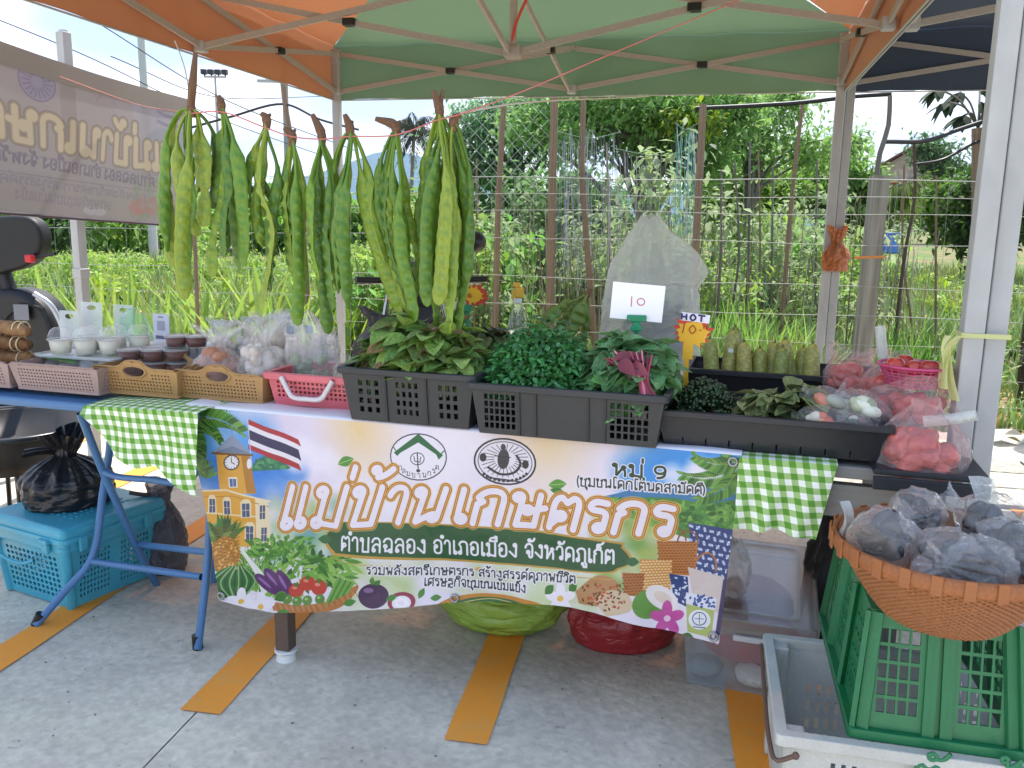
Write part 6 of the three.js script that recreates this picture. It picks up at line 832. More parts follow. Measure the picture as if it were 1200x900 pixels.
// ---------------------------------------------------------------- the big bag, signs and bottle at the back of the table
{
  const p = onT(755, 455), o = onTable('large_clear_bag', 'large cloudy plastic bag of greens with a peaked empty top', 'plastic bag', p.s - 0.015, p.t + 0.29, TH + 0.005);
  part('film', sheet(90, 60, (u, v) => { const a = u * Math.PI * 2, ca = Math.cos(a), sa = Math.sin(a), y = v < 0.06 ? 0 : (v - 0.06) / 0.94, k = v < 0.06 ? v / 0.06 : y < 0.45 ? 1 - 0.05 * y : y < 0.7 ? 0.98 - 0.9 * (y - 0.45) : 0.755 - 2.0 * (y - 0.7); const cr3 = 1 + 0.10 * (0.5 - 3 * Math.abs(fbm3(ca * 1.4, sa * 1.4, y * 3, 4))) + (0.05 + 0.10 * y) * y * Math.sin(9 * a + 5 * y + 2 * fbm3(ca, sa, y * 4, 2)); const lean = -0.01 - 0.02 * y, ear = y > 0.55 && y < 0.9 ? 0.03 * Math.exp(-(((a > Math.PI ? a - 2 * Math.PI : a) - 0.1) ** 2) * 3) * Math.sin((y - 0.55) / 0.35 * Math.PI) * 2.4 : 0; return V((0.178 * Math.max(0.02, k) * ca * cr3 + lean) + ear, y * 0.57 + 0.012 * y * Math.sin(3 * a), 0.10 * Math.max(0.02, k) * sa * cr3); }, (u, v) => [u * 3, v * 3]), P('#f4f6f2', 0.3, { transmission: 0.68, thickness: 0, ior: 1.3, bumpMap: rep(crumpleTex, 0.7), bumpScale: 0.008 }), o);
  reseed(91); const list = []; for (let i = 0; i < 900; i++) { const a = rr(0, 6.28), y = rr(0, 1), r = Math.sqrt(rnd()); list.push({ p: V(0.135 * r * Math.cos(a) * (1 - 0.2 * y), 0.01 + 0.24 * y, 0.075 * r * Math.sin(a)), e: [rr(-1, 1), rr(0, 6.28), rr(-1, 1)], s: rr(0.02, 0.04), c: col(0.33 + gauss() * 0.02, 0.25, 0.27 + gauss() * 0.06) }); } part('greens', scatterLeaves(list, oval[0]), P('#ffffff', 0.6, { vertexColors: true }), o, 'stuff');
  // 10 card on a green clip
  const sA = onTP(747, 354, 0.14), c = thing('price_card', 'white price card with a handwritten ten in a green clip', 'price sign', sA, -TA + 0.1);
  const cv = document.createElement('canvas'); cv.width = 512; cv.height = 360; const g = cv.getContext('2d'); g.fillStyle = '#eeedf0'; g.fillRect(0, 0, 512, 360); g.strokeStyle = '#c05a72'; g.lineWidth = 11; g.lineCap = 'round'; g.beginPath(); g.moveTo(196, 132); g.lineTo(200, 226); g.stroke(); g.beginPath(); g.ellipse(290, 174, 36, 33, 0.1, 0, 6.1); g.stroke(); const tx = new THREE.CanvasTexture(cv); tx.colorSpace = THREE.SRGBColorSpace;
  part('card', box(0.134, 0.094, 0.0012), P('#ffffff', 0.5), c).rotation.z = -0.06; const face = part('card_face', new THREE.PlaneGeometry(0.134, 0.094).translate(0, 0, 0.0012), P('#ffffff', 0.5, { map: tx }), c); face.rotation.z = -0.06;
  const gc = plastic('#1f9a6a', 0.35); part('clip', [box(0.05, 0.018, 0.014, 0, -0.042, 0.002, 0.003), box(0.02, 0.03, 0.012, 0, -0.062, 0, 0.003), box(0.03, 0.012, 0.016, 0, -0.068, 0, 0.003)], gc, c); part('clip_stud', [ball(0.003, -0.018, -0.046, 0.010, 8), ball(0.003, 0.018, -0.046, 0.010, 8)], MT.steel, c); part('spike', box(0.01, 0.16, 0.006, 0, -0.15, -0.004), gc, c);
  // starburst signs
  const star = (cx, cy, r0, r1, n) => { const s = new THREE.Shape(); for (let i = 0; i <= n * 2; i++) { const a = i / (n * 2) * 6.2832 + 0.2, r = i % 2 ? r0 : r1 * (0.88 + 0.12 * Math.sin(i * 2.1)); i ? s.lineTo(cx + r * Math.cos(a), cy + r * 0.8 * Math.sin(a)) : s.moveTo(cx + r * Math.cos(a), cy + r * 0.8 * Math.sin(a)); } return s; };
  const ext = (s, d) => new THREE.ExtrudeGeometry(s, { depth: d, bevelEnabled: false }), yel = P('#eab224', 0.5), red = P('#c8402c', 0.5), ink = P('#2c2a66', 0.6), pen = P('#a33a2a', 0.6);
  const L = (pts, r, m, par, n) => part(n ?? 'lettering', pts.map((l) => tube(l.map(([x, y]) => V(x, y, 0.005)), r, 5, l.length * 4)), m, par);
  const sB = onTP(812, 388, 0.2), h = thing('hot_price_sign', 'red and yellow starburst price sign reading hot ten', 'price sign', sB, -TA);
  part('red_burst', ext(star(0, 0, 0.040, 0.062, 14), 0.0014), red, h); part('yellow_burst', ext(star(0, -0.006, 0.036, 0.050, 14), 0.0012).translate(0, 0, 0.0015), yel, h); part('stem', [box(0.026, 0.05, 0.003, -0.01, -0.05, 0.001), box(0.012, 0.15, 0.003, -0.012, -0.10, 0)], yel, h); part('word_band', box(0.074, 0.022, 0.001, 0.002, 0.036, 0.0034).rotateZ(-0.08), P('#e8e4ec', 0.5), h);
  L([[[-0.03, 0.046], [-0.03, 0.030]], [[-0.018, 0.045], [-0.018, 0.029]], [[-0.03, 0.038], [-0.018, 0.037]], [[-0.002, 0.045], [-0.008, 0.036], [-0.002, 0.028], [0.006, 0.036], [-0.002, 0.045]], [[0.012, 0.043], [0.030, 0.041]], [[0.021, 0.042], [0.020, 0.026]]], 0.0024, ink, h); L([[[-0.022, 0.018], [-0.026, -0.006]], [[0.0, 0.016], [-0.009, 0.006], [-0.002, -0.006], [0.008, 0.004], [0.0, 0.016]], [[0.016, 0.004], [0.022, 0.004]], [[0.028, 0.016], [0.028, 0.008]], [[0.034, 0.015], [0.034, 0.007]]], 0.0013, pen, h, 'handwriting');
  const sC = onTP(557, 346, 0.42), k = thing('starburst_sign', 'small starburst price sign half hidden by the bean pods', 'price sign', sC, -TA); part('red_burst', ext(star(0, 0, 0.034, 0.052, 13), 0.0014), red, k); part('yellow_burst', ext(star(-0.006, 0, 0.026, 0.038, 12), 0.0012).translate(0, 0, 0.0016), yel, k); part('green_clip', [box(0.03, 0.022, 0.012, -0.026, -0.04, 0, 0.003), box(0.012, 0.14, 0.006, -0.026, -0.11, -0.004)], gc, k); L([[[-0.03, 0.006], [-0.032, -0.008]], [[-0.018, 0.006], [-0.022, -0.001], [-0.016, -0.007], [-0.012, 0], [-0.018, 0.006]]], 0.0013, pen, k, 'handwriting');
  // bottle with a yellow nozzle
  const pb = onTP(606, 395, 0.45), b = thing('spray_bottle', 'clear bottle with a yellow trigger nozzle between the crates', 'bottle', V(pb.x, TH + 0.132, pb.z), 0); b.scale.setScalar(0.95); part('body', lathe([[0.0001, 0], [0.03, 0], [0.033, 0.006], [0.033, 0.10], [0.028, 0.13], [0.014, 0.165], [0.012, 0.185]], 24), MT.clear, b); part('water', lathe([[0.0001, 0.002], [0.031, 0.003], [0.031, 0.09], [0.0001, 0.09]], 22), P('#dfe8e8', 0.05, { transmission: 0.95, thickness: 0.05, ior: 1.33 }), b); part('collar', cyl(0.0135, 0.0135, 0.014, 0, 0.18, 0, 16), MT.white, b); part('nozzle', [box(0.03, 0.034, 0.02, 0.004, 0.212, 0, 0.005), box(0.024, 0.016, 0.014, -0.004, 0.236, 0, 0.004), box(0.008, 0.03, 0.01, -0.016, 0.205, 0, 0.002)], P('#d9a62a', 0.45), b);
  // clear tumbler and white box seen between the heaps
  const wq = inT(pb), w = thing('foam_box', 'white foam box under the yellow nozzle bottle', 'box', T(wq.s + 0.05, wq.t + 0.01, TH + 0.012), -TA); part('body', box(0.3, 0.1, 0.15, 0, 0.05, 0, 0.006), MT.white, w); part('lid', box(0.31, 0.018, 0.158, 0, 0.11, 0, 0.005), MT.white, w);
  produceBag('small_white_bag', 'small knotted translucent bag beside the starburst sign', 'plastic bag', T(0.93, 0.40, TH + 0.10), { seed: 41, bag: { rx: 0.04, rz: 0.035, h: 0.10, neck: 0.02, ear: 0.03 }, n: 6, size: 0.014, mats: [P('#c9ccb8', 0.6)], item: 'content' });
}
// ---------------------------------------------------------------- hanging bean bunches
const podTex = tex(128, (u, v) => { const e = Math.abs(u - 0.5) * 2, n = tn(u, v, 10, 5, 4), s = tn(u, v, 44, 8, 2), q = Math.min(1, Math.max(0, (e - 0.74) * 5)); let c = mixc(mixc([186, 200, 170], [232, 236, 206], n), [252, 246, 196], q * 0.7); if (s > 0.8) c = mixc(c, [140, 112, 60], 0.6); return c; });
const podM = ['#8fb63c', '#84ae3c', '#a4c046', '#78a23c', '#b0c24c', '#6e983a'].map((c) => P(c, 0.42, { map: rep(podTex, 1, 1.6), transmission: 0.22, thickness: 0 })), twigM = P('#8a6446', 0.8, { map: rep(noiseTex, 1, 3) });
function podGeo(pts, width, tw0, tw1, seeds, seed) {
  const c = new THREE.CatmullRomCurve3(pts), L = c.getLength(), N = 92, A = [-1, -0.72, -0.42, -0.18, 0.06, 0.3, 0.55, 0.8, 1, 0.72, 0.36, 0, -0.36, -0.72], M = A.length, pos = [], uv = [], ix = [];
  for (let i = 0; i <= N; i++) {
    const k = i / N, p = c.getPointAt(k).add(V(0.012 * fbm3(k * 3.2 + seed * 3.7, seed, 7, 2) * Math.min(1, k * 3), 0, 0.016 * fbm3(seed, k * 2.7, 3 + seed, 2) * Math.min(1, k * 3))), t = c.getTangentAt(k), view = V(0, 0, 1), tw = tw0 + (tw1 - tw0) * k + 0.5 * Math.sin(k * 5 + seed * 2.1) * k; let s = V().crossVectors(view, t).normalize(); s.applyAxisAngle(t, tw); const n = V().crossVectors(t, s).normalize();
    const st = 0.14 + 0.12 * Math.abs(Math.sin(seed * 2.3)), body = Math.min(1, Math.max(0, (k - st) / 0.16)), tip = k > 0.93 ? Math.sqrt(Math.max(0, 1 - ((k - 0.93) / 0.07) ** 2)) : 1, w = (0.0045 + (width / 2 - 0.0045) * body * body * (3 - 2 * body)) * Math.max(0.03, tip) * (1 + 0.10 * fbm3(k * 5, seed, 1, 2) + 0.05 * Math.cos(k * seeds * 6.283) * body - 0.4 * body * Math.min(1, Math.max(0, (fbm3(k * 3.3 + seed, seed * 1.7, 4, 2) - 0.05) * 7)));
    const bump = body * (k > 0.22 && k < 0.95 ? Math.pow(Math.max(0, 0.5 + 0.5 * Math.cos(k * seeds * 6.283)), 1.5) : 0);
    for (let j = 0; j < M; j++) { const a = A[j], front = j < 9 ? 1 : -1, th = (j === 0 || j === 8 ? 0 : 0.0012 + 0.0022 * (1 - a * a) + (body < 0.5 ? 0.003 * (1 - a * a) : 0) + 0.0085 * bump * Math.exp(-((a / 0.46) ** 4))) * Math.max(0.1, tip) * (body < 0.3 ? 1.2 : 1); const q = p.clone().addScaledVector(s, a * w).addScaledVector(n, -front * th); pos.push(q.x, q.y, q.z); uv.push(a * 0.5 + 0.5, k * L * 4); }
  }
  for (let i = 0; i < N; i++) for (let j = 0; j < M; j++) { const a = i * M + j, b = i * M + (j + 1) % M, d = a + M, e = b + M; ix.push(a, d, b, b, d, e); }
  const g = new THREE.BufferGeometry(); g.setAttribute('position', new THREE.Float32BufferAttribute(pos, 3)); g.setAttribute('uv', new THREE.Float32BufferAttribute(uv, 2)); g.setIndex(ix); g.computeVertexNormals(); return g;
}
const bd = (x) => 2.42 - (x - 220) / 320 * 0.14;                             // distance of the bean line along the tent front
const bunches = [
  ['longest stemmed bunch of green beans beside the reversed banner', [224, 124], [[229, 62]], [[[214, 130], [199, 160], [196, 240], [203, 313], 21], [[222, 140], [219, 200], [213, 290], [215, 352], 20], [[214, 140], [208, 165], [215, 235], [232, 277], 19], [[230, 132], [237, 160], [240, 215], [239, 266], 20], [[220, 140], [222, 190], [224, 240], [208, 300], 16], [[234, 134], [250, 155], [252, 200], [248, 245], 15]]],
  ['bunch of green beans with one cut off pod tip', [259, 120], [[256, 112]], [[[262, 130], [262, 160], [259, 205], [257, 246], 23], [[266, 140], [278, 180], [284, 250], [285, 313], 19], [[262, 150], [262, 220], [250, 280], [247, 325], 19], [[268, 150], [272, 220], [274, 280], [280, 320], 14], [[265, 150], [266, 210], [262, 250], [262, 302], 15]]],
  ['bunch of three twisted green bean pods with a dry tip', [312, 138], [[306, 133], [317, 134]], [[[310, 150], [295, 185], [292, 225], [300, 272], 17], [[312, 150], [302, 215], [318, 262], [306, 366], 17], [[313, 155], [326, 205], [316, 270], [317, 342], 15], [[312, 155], [308, 200], [300, 250], [309, 290], 15]]],
  ['bunch of green beans tied with red string', [342, 158], [[333, 150], [346, 152]], [[[340, 168], [333, 205], [335, 250], [338, 312], 17], [[344, 170], [347, 215], [349, 290], [350, 382], 18], [[344, 170], [354, 210], [352, 260], [357, 345], 14], [[342, 170], [334, 230], [340, 290], [346, 330], 14]]],
  ['bunch of green beans with a bare twig above it', [377, 158], [[366, 134], [380, 152]], [[[376, 168], [370, 205], [369, 240], [372, 310], 19], [[377, 168], [386, 205], [381, 280], [390, 362], 18], [[376, 170], [371, 240], [377, 320], [385, 392], 19], [[378, 170], [392, 215], [391, 280], [397, 345], 14], [[375, 170], [364, 220], [366, 290], [372, 330], 15]]],
  ['bunch of green beans with a pod swinging to the side', [410, 150], [[404, 134], [413, 142]], [[[405, 160], [395, 195], [396, 260], [404, 330], 20], [[412, 160], [408, 200], [401, 260], [409, 362], 20], [[414, 160], [424, 215], [446, 300], [470, 368], 21], [[416, 160], [430, 200], [432, 250], [450, 310], 17], [[410, 165], [398, 230], [393, 290], [398, 340], 14]]],
  ['loose bunch of slim green beans left of the tallest bunch', [464, 148], [[440, 139], [469, 142]], [[[460, 160], [448, 208], [447, 240], [464, 340], 18], [[465, 160], [469, 215], [467, 265], [487, 378], 19], [[463, 160], [462, 220], [474, 280], [478, 340], 15], [[462, 162], [455, 225], [458, 290], [480, 372], 15]]],
  ['largest and tallest bunch of green beans over the leaf crate', [515, 128], [[508, 106], [519, 105]], [[[509, 145], [497, 200], [494, 245], [490, 330], 20], [[516, 150], [522, 200], [521, 260], [514, 358], 22], [[521, 150], [534, 205], [539, 270], [532, 350], 25], [[518, 150], [505, 220], [499, 300], [501, 360], 19], [[526, 150], [545, 220], [548, 280], [536, 388], 21], [[514, 150], [512, 230], [505, 300], [513, 385], 20], [[520, 155], [530, 240], [528, 310], [527, 392], 20], [[512, 150], [500, 190], [503, 260], [485, 350], 16]]],
  ['short bunch of green beans behind the tallest bunch', [532, 140], [[540, 134]], [[[534, 150], [544, 190], [543, 250], [540, 330], 18], [[530, 150], [528, 200], [534, 270], [520, 340], 17], [[537, 150], [550, 205], [551, 260], [546, 330], 15]]],
];
reseed(500);
bunches.forEach(([label, hd, tips, pods], bi) => {
  const d0 = bd(hd[0]), o = thing('bean_bunch', label, 'beans', V(0, 0, 0), 0, 'hanging bean bunches'), head = D(hd[0], hd[1], d0);
  part('stem', [taperTube([head.clone().add(V(0, -0.03, 0)), head, D(tips[0][0], tips[0][1], d0)], bi === 0 ? [0.010, 0.012, 0.006] : [0.009, 0.0125, 0.006], 8), ...tips.slice(1).map(([x, y]) => taperTube([head, head.clone().lerp(D(x, y, d0 + 0.01), 0.5), D(x, y, d0 + 0.01)], [0.009, 0.006, 0.004], 7)), ball(0.0125, head.x, head.y - 0.005, head.z, 10)], twigM, o);
  const more = pods.filter((_, i) => i % 3 !== 2).map((pd) => { const jx = rr(-11, 11), jl = rr(0.72, 0.98), y0 = hd[1]; return [...pd.slice(0, 4).map(([x, y], k) => [x + jx * (k + 0.4) / 3, y0 + (y - y0) * jl]), pd[4] * rr(0.75, 0.92)]; });
  [...pods, ...more].forEach((pd, i) => { const w = pd[4], off = i < pods.length ? (i - pods.length / 2) * 0.021 * (i % 2 ? 1 : -1) : 0.035 + 0.02 * (i - pods.length) * (i % 2 ? 1 : -0.4), pts = [head.clone().add(V(0, -0.008, 0)), ...pd.slice(0, 4).map(([x, y], k) => D(x, y, d0 + off * Math.min(1, (k + 0.5) / 2)))]; const L = pts[4].distanceTo(pts[0]); part('bean_pod', podGeo(pts, w / 1007 * d0 * 0.84, rr(-0.4, 0.4), rr(-1.3, 1.3) * (w > 17 ? 0.6 : 1.4), Math.max(6, Math.round(L / 0.036)), bi * 7 + i), podM[(rnd() * podM.length) | 0], o); });
});
{ // more dark pods stuck upright behind the long crate
  const o = thing('bean_bunch', 'dark green bean pods lying against the large clear bag', 'beans', V(0, 0, 0), 0, 'hanging bean bunches'), hd = D(688, 345, 2.5); part('stem', [ball(0.012, hd.x, hd.y, hd.z, 10), rod(hd, D(693, 338, 2.5), 0.008, 0.006)], twigM, o);
  for (const [pts, w, dz] of [[[[678, 350], [662, 357], [646, 370], [626, 392]], 17, 0], [[[684, 355], [677, 372], [668, 395], [666, 430]], 19, -0.03], [[[690, 352], [687, 375], [682, 410], [684, 455]], 15, 0.02], [[[680, 352], [668, 366], [654, 386], [646, 412]], 15, 0.04]]) part('bean_pod', podGeo([hd, ...pts.map(([x, y]) => D(x, y, 2.48 + dz))], w / 1007 * 2.5, 0.1, 0.4, 9, w), P('#6c8436', 0.5, { map: rep(softTex, 1, 3) }), o);
}
{
  const line = [[224, 133], [259, 131], [312, 150], [342, 160], [377, 163], [410, 160], [464, 158], [515, 140], [532, 136]].map(([x, y]) => D(x, y, bd(x) - 0.012));
  tag(part('string', tube([...line, D(600, 112, 2.3), D(700, 70, 2.4), D(866, 0, 2.6), D(960, -40, 2.7)], 0.0017, 6, 140), P('#c9726a', 0.85)), 'red string from which the bean bunches hang', 'string');
  tag(part('string', tube([D(598, 62, 3.79), D(604, 30, 3.76), D(622, -12, 3.7)], 0.006, 6, 12), MT.redRope), 'short red rope tied to the centre of the canopy frame', 'string');
  tag(part('string', tube([D(532, 134, 2.3), D(600, 122, 2.6), D(720, 115, 3.9), D(760, 113, 4.8)], 0.003, 5, 20), P('#cfcabb', 0.8)), 'thin pale string from the bean line towards the back valance', 'string');
  tag(part('string', tube([D(205, 48, 2.9), D(215, 75, 2.8), D(224, 126, 2.42)], 0.002, 5, 12), P('#d8d4cc', 0.8)), 'thin white string above the first bean stem', 'string');
}
// ---------------------------------------------------------------- things on the floor
function quadFrame(a, b, c) { const u = b.clone().sub(a).setY(0), w = u.length(); return { turn: -Math.atan2(u.z, u.x), w, mid: a.clone().lerp(b, 0.5) }; }
{ // cyan lidded basket: front edge from the left to the right corner
  const a = G(10, 692), b = G(86, 714), q = quadFrame(a, b), turn = q.turn - 0.04, dpt = 0.34, w = q.w;
  const back = V(-Math.sin(turn), 0, -Math.cos(turn)).multiplyScalar(1), pos = q.mid.clone().add(V(Math.sin(turn), 0, Math.cos(turn)).multiplyScalar(-dpt / 2)).setY(0.004);
  const o = thing('cyan_basket', 'cyan plastic lidded basket with round holes under the blue table', 'basket', pos, turn), m = plastic('#4bb3cf', 0.38), H = 0.24;
  container(o, { wb: w, db: dpt, wt: w + 0.05, dt: dpt + 0.05, h: H, m, hf: holeGrid(-w / 2 + 0.025, w / 2 - 0.03, 0.025, 0.185, 12, 8, 0.68, 0.68, 'o'), hs: [...holeGrid(-dpt / 2 + 0.03, -0.02, 0.025, 0.185, 9, 8, 0.68, 0.68, 'o'), ...holeGrid(0.02, dpt / 2 - 0.03, 0.025, 0.185, 9, 8, 0.68, 0.68, 'o')], lip: 0.008, lipH: 0.03 });
  const lid = part('lid', [box(w + 0.08, 0.05, dpt + 0.08, 0, H + 0.027, 0, 0.022), ring(w + 0.086, dpt + 0.086, w + 0.03, dpt + 0.03, 0.014, 0.03).translate(0, H + 0.002, 0)], m, o);
  part('lid_grid', holeGrid(-w / 2 + 0.03, w / 2 - 0.03, -dpt / 2 + 0.05, dpt / 2 - 0.05, 8, 12, 0.4, 0.4).map(([x, z, ww]) => cyl(ww / 2, ww / 2, 0.003, x, H + 0.052, z, 8)), m, lid);
  part('latch', [box(0.03, 0.05, 0.014, w / 2 - 0.04, H - 0.01, dpt / 2 + 0.045, 0.004), box(0.05, 0.016, 0.02, w / 2 - 0.04, H + 0.006, dpt / 2 + 0.05, 0.005)], m, o); part('latch', box(0.014, 0.05, 0.03, w / 2 + 0.045, H - 0.01, -0.12, 0.004), m, o); part('latch', box(0.014, 0.05, 0.03, w / 2 + 0.045, H - 0.01, 0.14, 0.004), m, o);
  part('carry_handle', tube([V(-w / 2 - 0.03, H - 0.01, 0.1), V(-w / 2 + 0.02, H - 0.06, dpt / 2 + 0.05), V(0, H - 0.09, dpt / 2 + 0.06), V(w / 2 - 0.1, H - 0.07, dpt / 2 + 0.05)], 0.006, 7, 24), m, o);
  part('corner_post', [[-1, 1], [1, 1], [1, -1], [-1, -1]].map(([x, z]) => rod(V(x * (w / 2 - 0.004), 0.003, z * (dpt / 2 - 0.004)), V(x * (w / 2 + 0.02), H - 0.01, z * (dpt / 2 + 0.02)), 0.016, 0.018, 10)), m, o);
  const g = thing('black_rubbish_bag', 'knotted black plastic bag on the cyan basket lid', 'plastic bag', pos.clone().add(V(-0.03, H + 0.055, 0.0)), 0.4); part('film', bagGeo({ rx: 0.15, rz: 0.125, h: 0.25, neck: 0.025, ear: 0.08, v0: 0.76, pleats: 14, amp: 0.08, seed: 4, nu: 110, nv: 60 }), P('#1d1d20', 0.3, { bumpMap: rep(crumpleTex, 0.8), bumpScale: 0.004 }), g);
  part('knot_ear', sheet(12, 6, (u, v) => V(-0.02 - 0.11 * v, 0.185 + 0.03 * v - 0.03 * v * v + 0.012 * Math.sin(u * 9), (u - 0.5) * 0.06 * (0.5 + v))), P('#141416', 0.3), g);
  const d = thing('dark_bottle_bag', 'dark translucent bag of tall bottles behind the blue table legs', 'plastic bag', G(193, 668).setY(0.003), 0.2); part('film', bagGeo({ rx: 0.085, rz: 0.07, h: 0.34, neck: 0.03, ear: 0.05, v0: 0.82, pleats: 9, amp: 0.12, seed: 6 }), P('#8a8790', 0.25, { transmission: 0.7, thickness: 0, bumpMap: rep(crumpleTex, 1.5), bumpScale: 0.006 }), d);
  for (const [x, z] of [[-0.035, 0.01], [0.03, 0.015], [0, -0.03]]) part('bottle', lathe([[0.0001, 0.004], [0.03, 0.004], [0.031, 0.18], [0.024, 0.2], [0.012, 0.225], [0.012, 0.245], [0.0001, 0.246]], 16).translate(x, 0, z), P('#2c2c48', 0.4), d);
  part('strap', tube([V(0.02, 0.29, 0), V(-0.05, 0.3, 0.02), V(-0.1, 0.31, 0.02)], 0.008, 6, 10), P('#3a383c', 0.5), d); part('strap', tube([V(0, 0.29, 0), V(0.05, 0.33, 0), V(0.06, 0.36, 0.01)], 0.006, 6, 10), P('#3a383c', 0.5), d);
}
{ // green and red bags under the banner
  const g = thing('green_sack', 'flat lime green plastic bag on the floor under the banner', 'plastic bag', G(588, 750).add(V(0.0, 0.003, -0.13)), -0.25); part('film', blobGeo(0.215, 0.12, 0.16, 0.1, 12, 64), P('#93b04a', 0.38, { bumpMap: rep(crumpleTex, 1.2), bumpScale: 0.012 }), g); part('fold', [tube([V(-0.14, 0.115, 0.09), V(-0.02, 0.135, 0.11), V(0.1, 0.125, 0.1)], 0.006, 6, 12), tube([V(-0.05, 0.05, 0.132), V(0.02, 0.075, 0.135), V(0.08, 0.045, 0.125)], 0.004, 6, 10)], P('#93b04a', 0.4), g);
  const r = thing('red_sack', 'rounded glossy dark red bag on the floor beside the green one', 'plastic bag', G(732, 770).add(V(0.01, 0.003, -0.125)), 0.1); part('film', bagGeo({ rx: 0.175, rz: 0.13, h: 0.25, neck: 0.05, ear: 0.07, v0: 0.85, pleats: 10, amp: 0.05, seed: 8, nu: 90 }), P('#94282c', 0.32, { bumpMap: rep(crumpleTex, 0.7), bumpScale: 0.005 }), r);
}
{ // storage box
  const a = G(798, 803), b = V(0.83, 0, -2.205), q = quadFrame(a, b), turn = -TA - 0.02, w = 0.34, dp = 0.62, H = 0.19, u = V(Math.cos(turn), 0, -Math.sin(turn)), n = V(-Math.sin(turn), 0, -Math.cos(turn)), pos = a.clone().addScaledVector(u, w / 2).addScaledVector(n, dp / 2).setY(0.004);
  const o = thing('storage_box', 'translucent plastic storage box with a clear lid beside the banner', 'storage box', pos, turn), m = P('#f2f6f8', 0.14, { transmission: 0.9, thickness: 0, ior: 1.4 });
  container(o, { wb: w - 0.03, db: dp - 0.03, wt: w, dt: dp, h: H, m, hf: [], hs: [], lip: 0.010, lipH: 0.01 });
  const lid = part('lid', [box(w + 0.03, 0.006, dp + 0.03, 0, H + 0.035, 0, 0.002), ring(w + 0.036, dp + 0.036, w + 0.022, dp + 0.022, 0.036).translate(0, H + 0.002, 0), ring(w - 0.06, dp - 0.06, w - 0.075, dp - 0.075, 0.004, 0.03).translate(0, H + 0.039, 0)], P('#eceae6', 0.16, { transmission: 0.84, thickness: 0, ior: 1.4 }), o);
  part('clip', box(0.13, 0.018, 0.016, 0.03, H - 0.012, dp / 2 + 0.018, 0.005), P('#c9ccd0', 0.4), o);
  const rc = P('#a33240', 0.6), wc = P('#d8d2c8', 0.7), gc = P('#7d8890', 0.7);
  for (const [x, y, z, r, m2, sd] of [[0.0, 0.07, 0.19, 0.135, rc, 1], [0.09, 0.05, 0.2, 0.1, rc, 8], [-0.11, 0.01, 0.24, 0.05, gc, 2], [0.03, 0.01, 0.25, 0.055, wc, 3], [0.0, 0.02, -0.15, 0.13, rc, 4], [0.1, 0.01, 0.22, 0.06, rc, 5]]) part('folded_cloth', blobGeo(r, r * 0.62, r * 0.8, 0.12, sd + 70, 24).translate(x, y, z), m2, o);
  const s = thing('crumpled_clear_bag', 'crumpled clear bag lying on the storage box lid', 'plastic bag', pos.clone().addScaledVector(u, -0.06).addScaledVector(n, -0.16).setY(H + 0.045), 0.3); part('film', blobGeo(0.055, 0.09, 0.05, 0.3, 15, 36), film('#f0f0f0', { transmission: 0.7 }), s); part('contents', blobGeo(0.028, 0.025, 0.022, 0.2, 16, 16).translate(0.01, 0.01, 0.01), P('#8a5a52', 0.7), s);
  const k = thing('black_cloth_bag', 'black fabric bag standing on the floor behind the bamboo basket', 'bag', pos.clone().addScaledVector(u, 0.26).addScaledVector(n, 0.12).setY(0.003), 0.2); part('film', bagGeo({ rx: 0.1, rz: 0.12, h: 0.5, neck: 0.06, ear: 0.07, v0: 0.85, amp: 0.16, seed: 19 }), P('#121214', 0.6), k);
}
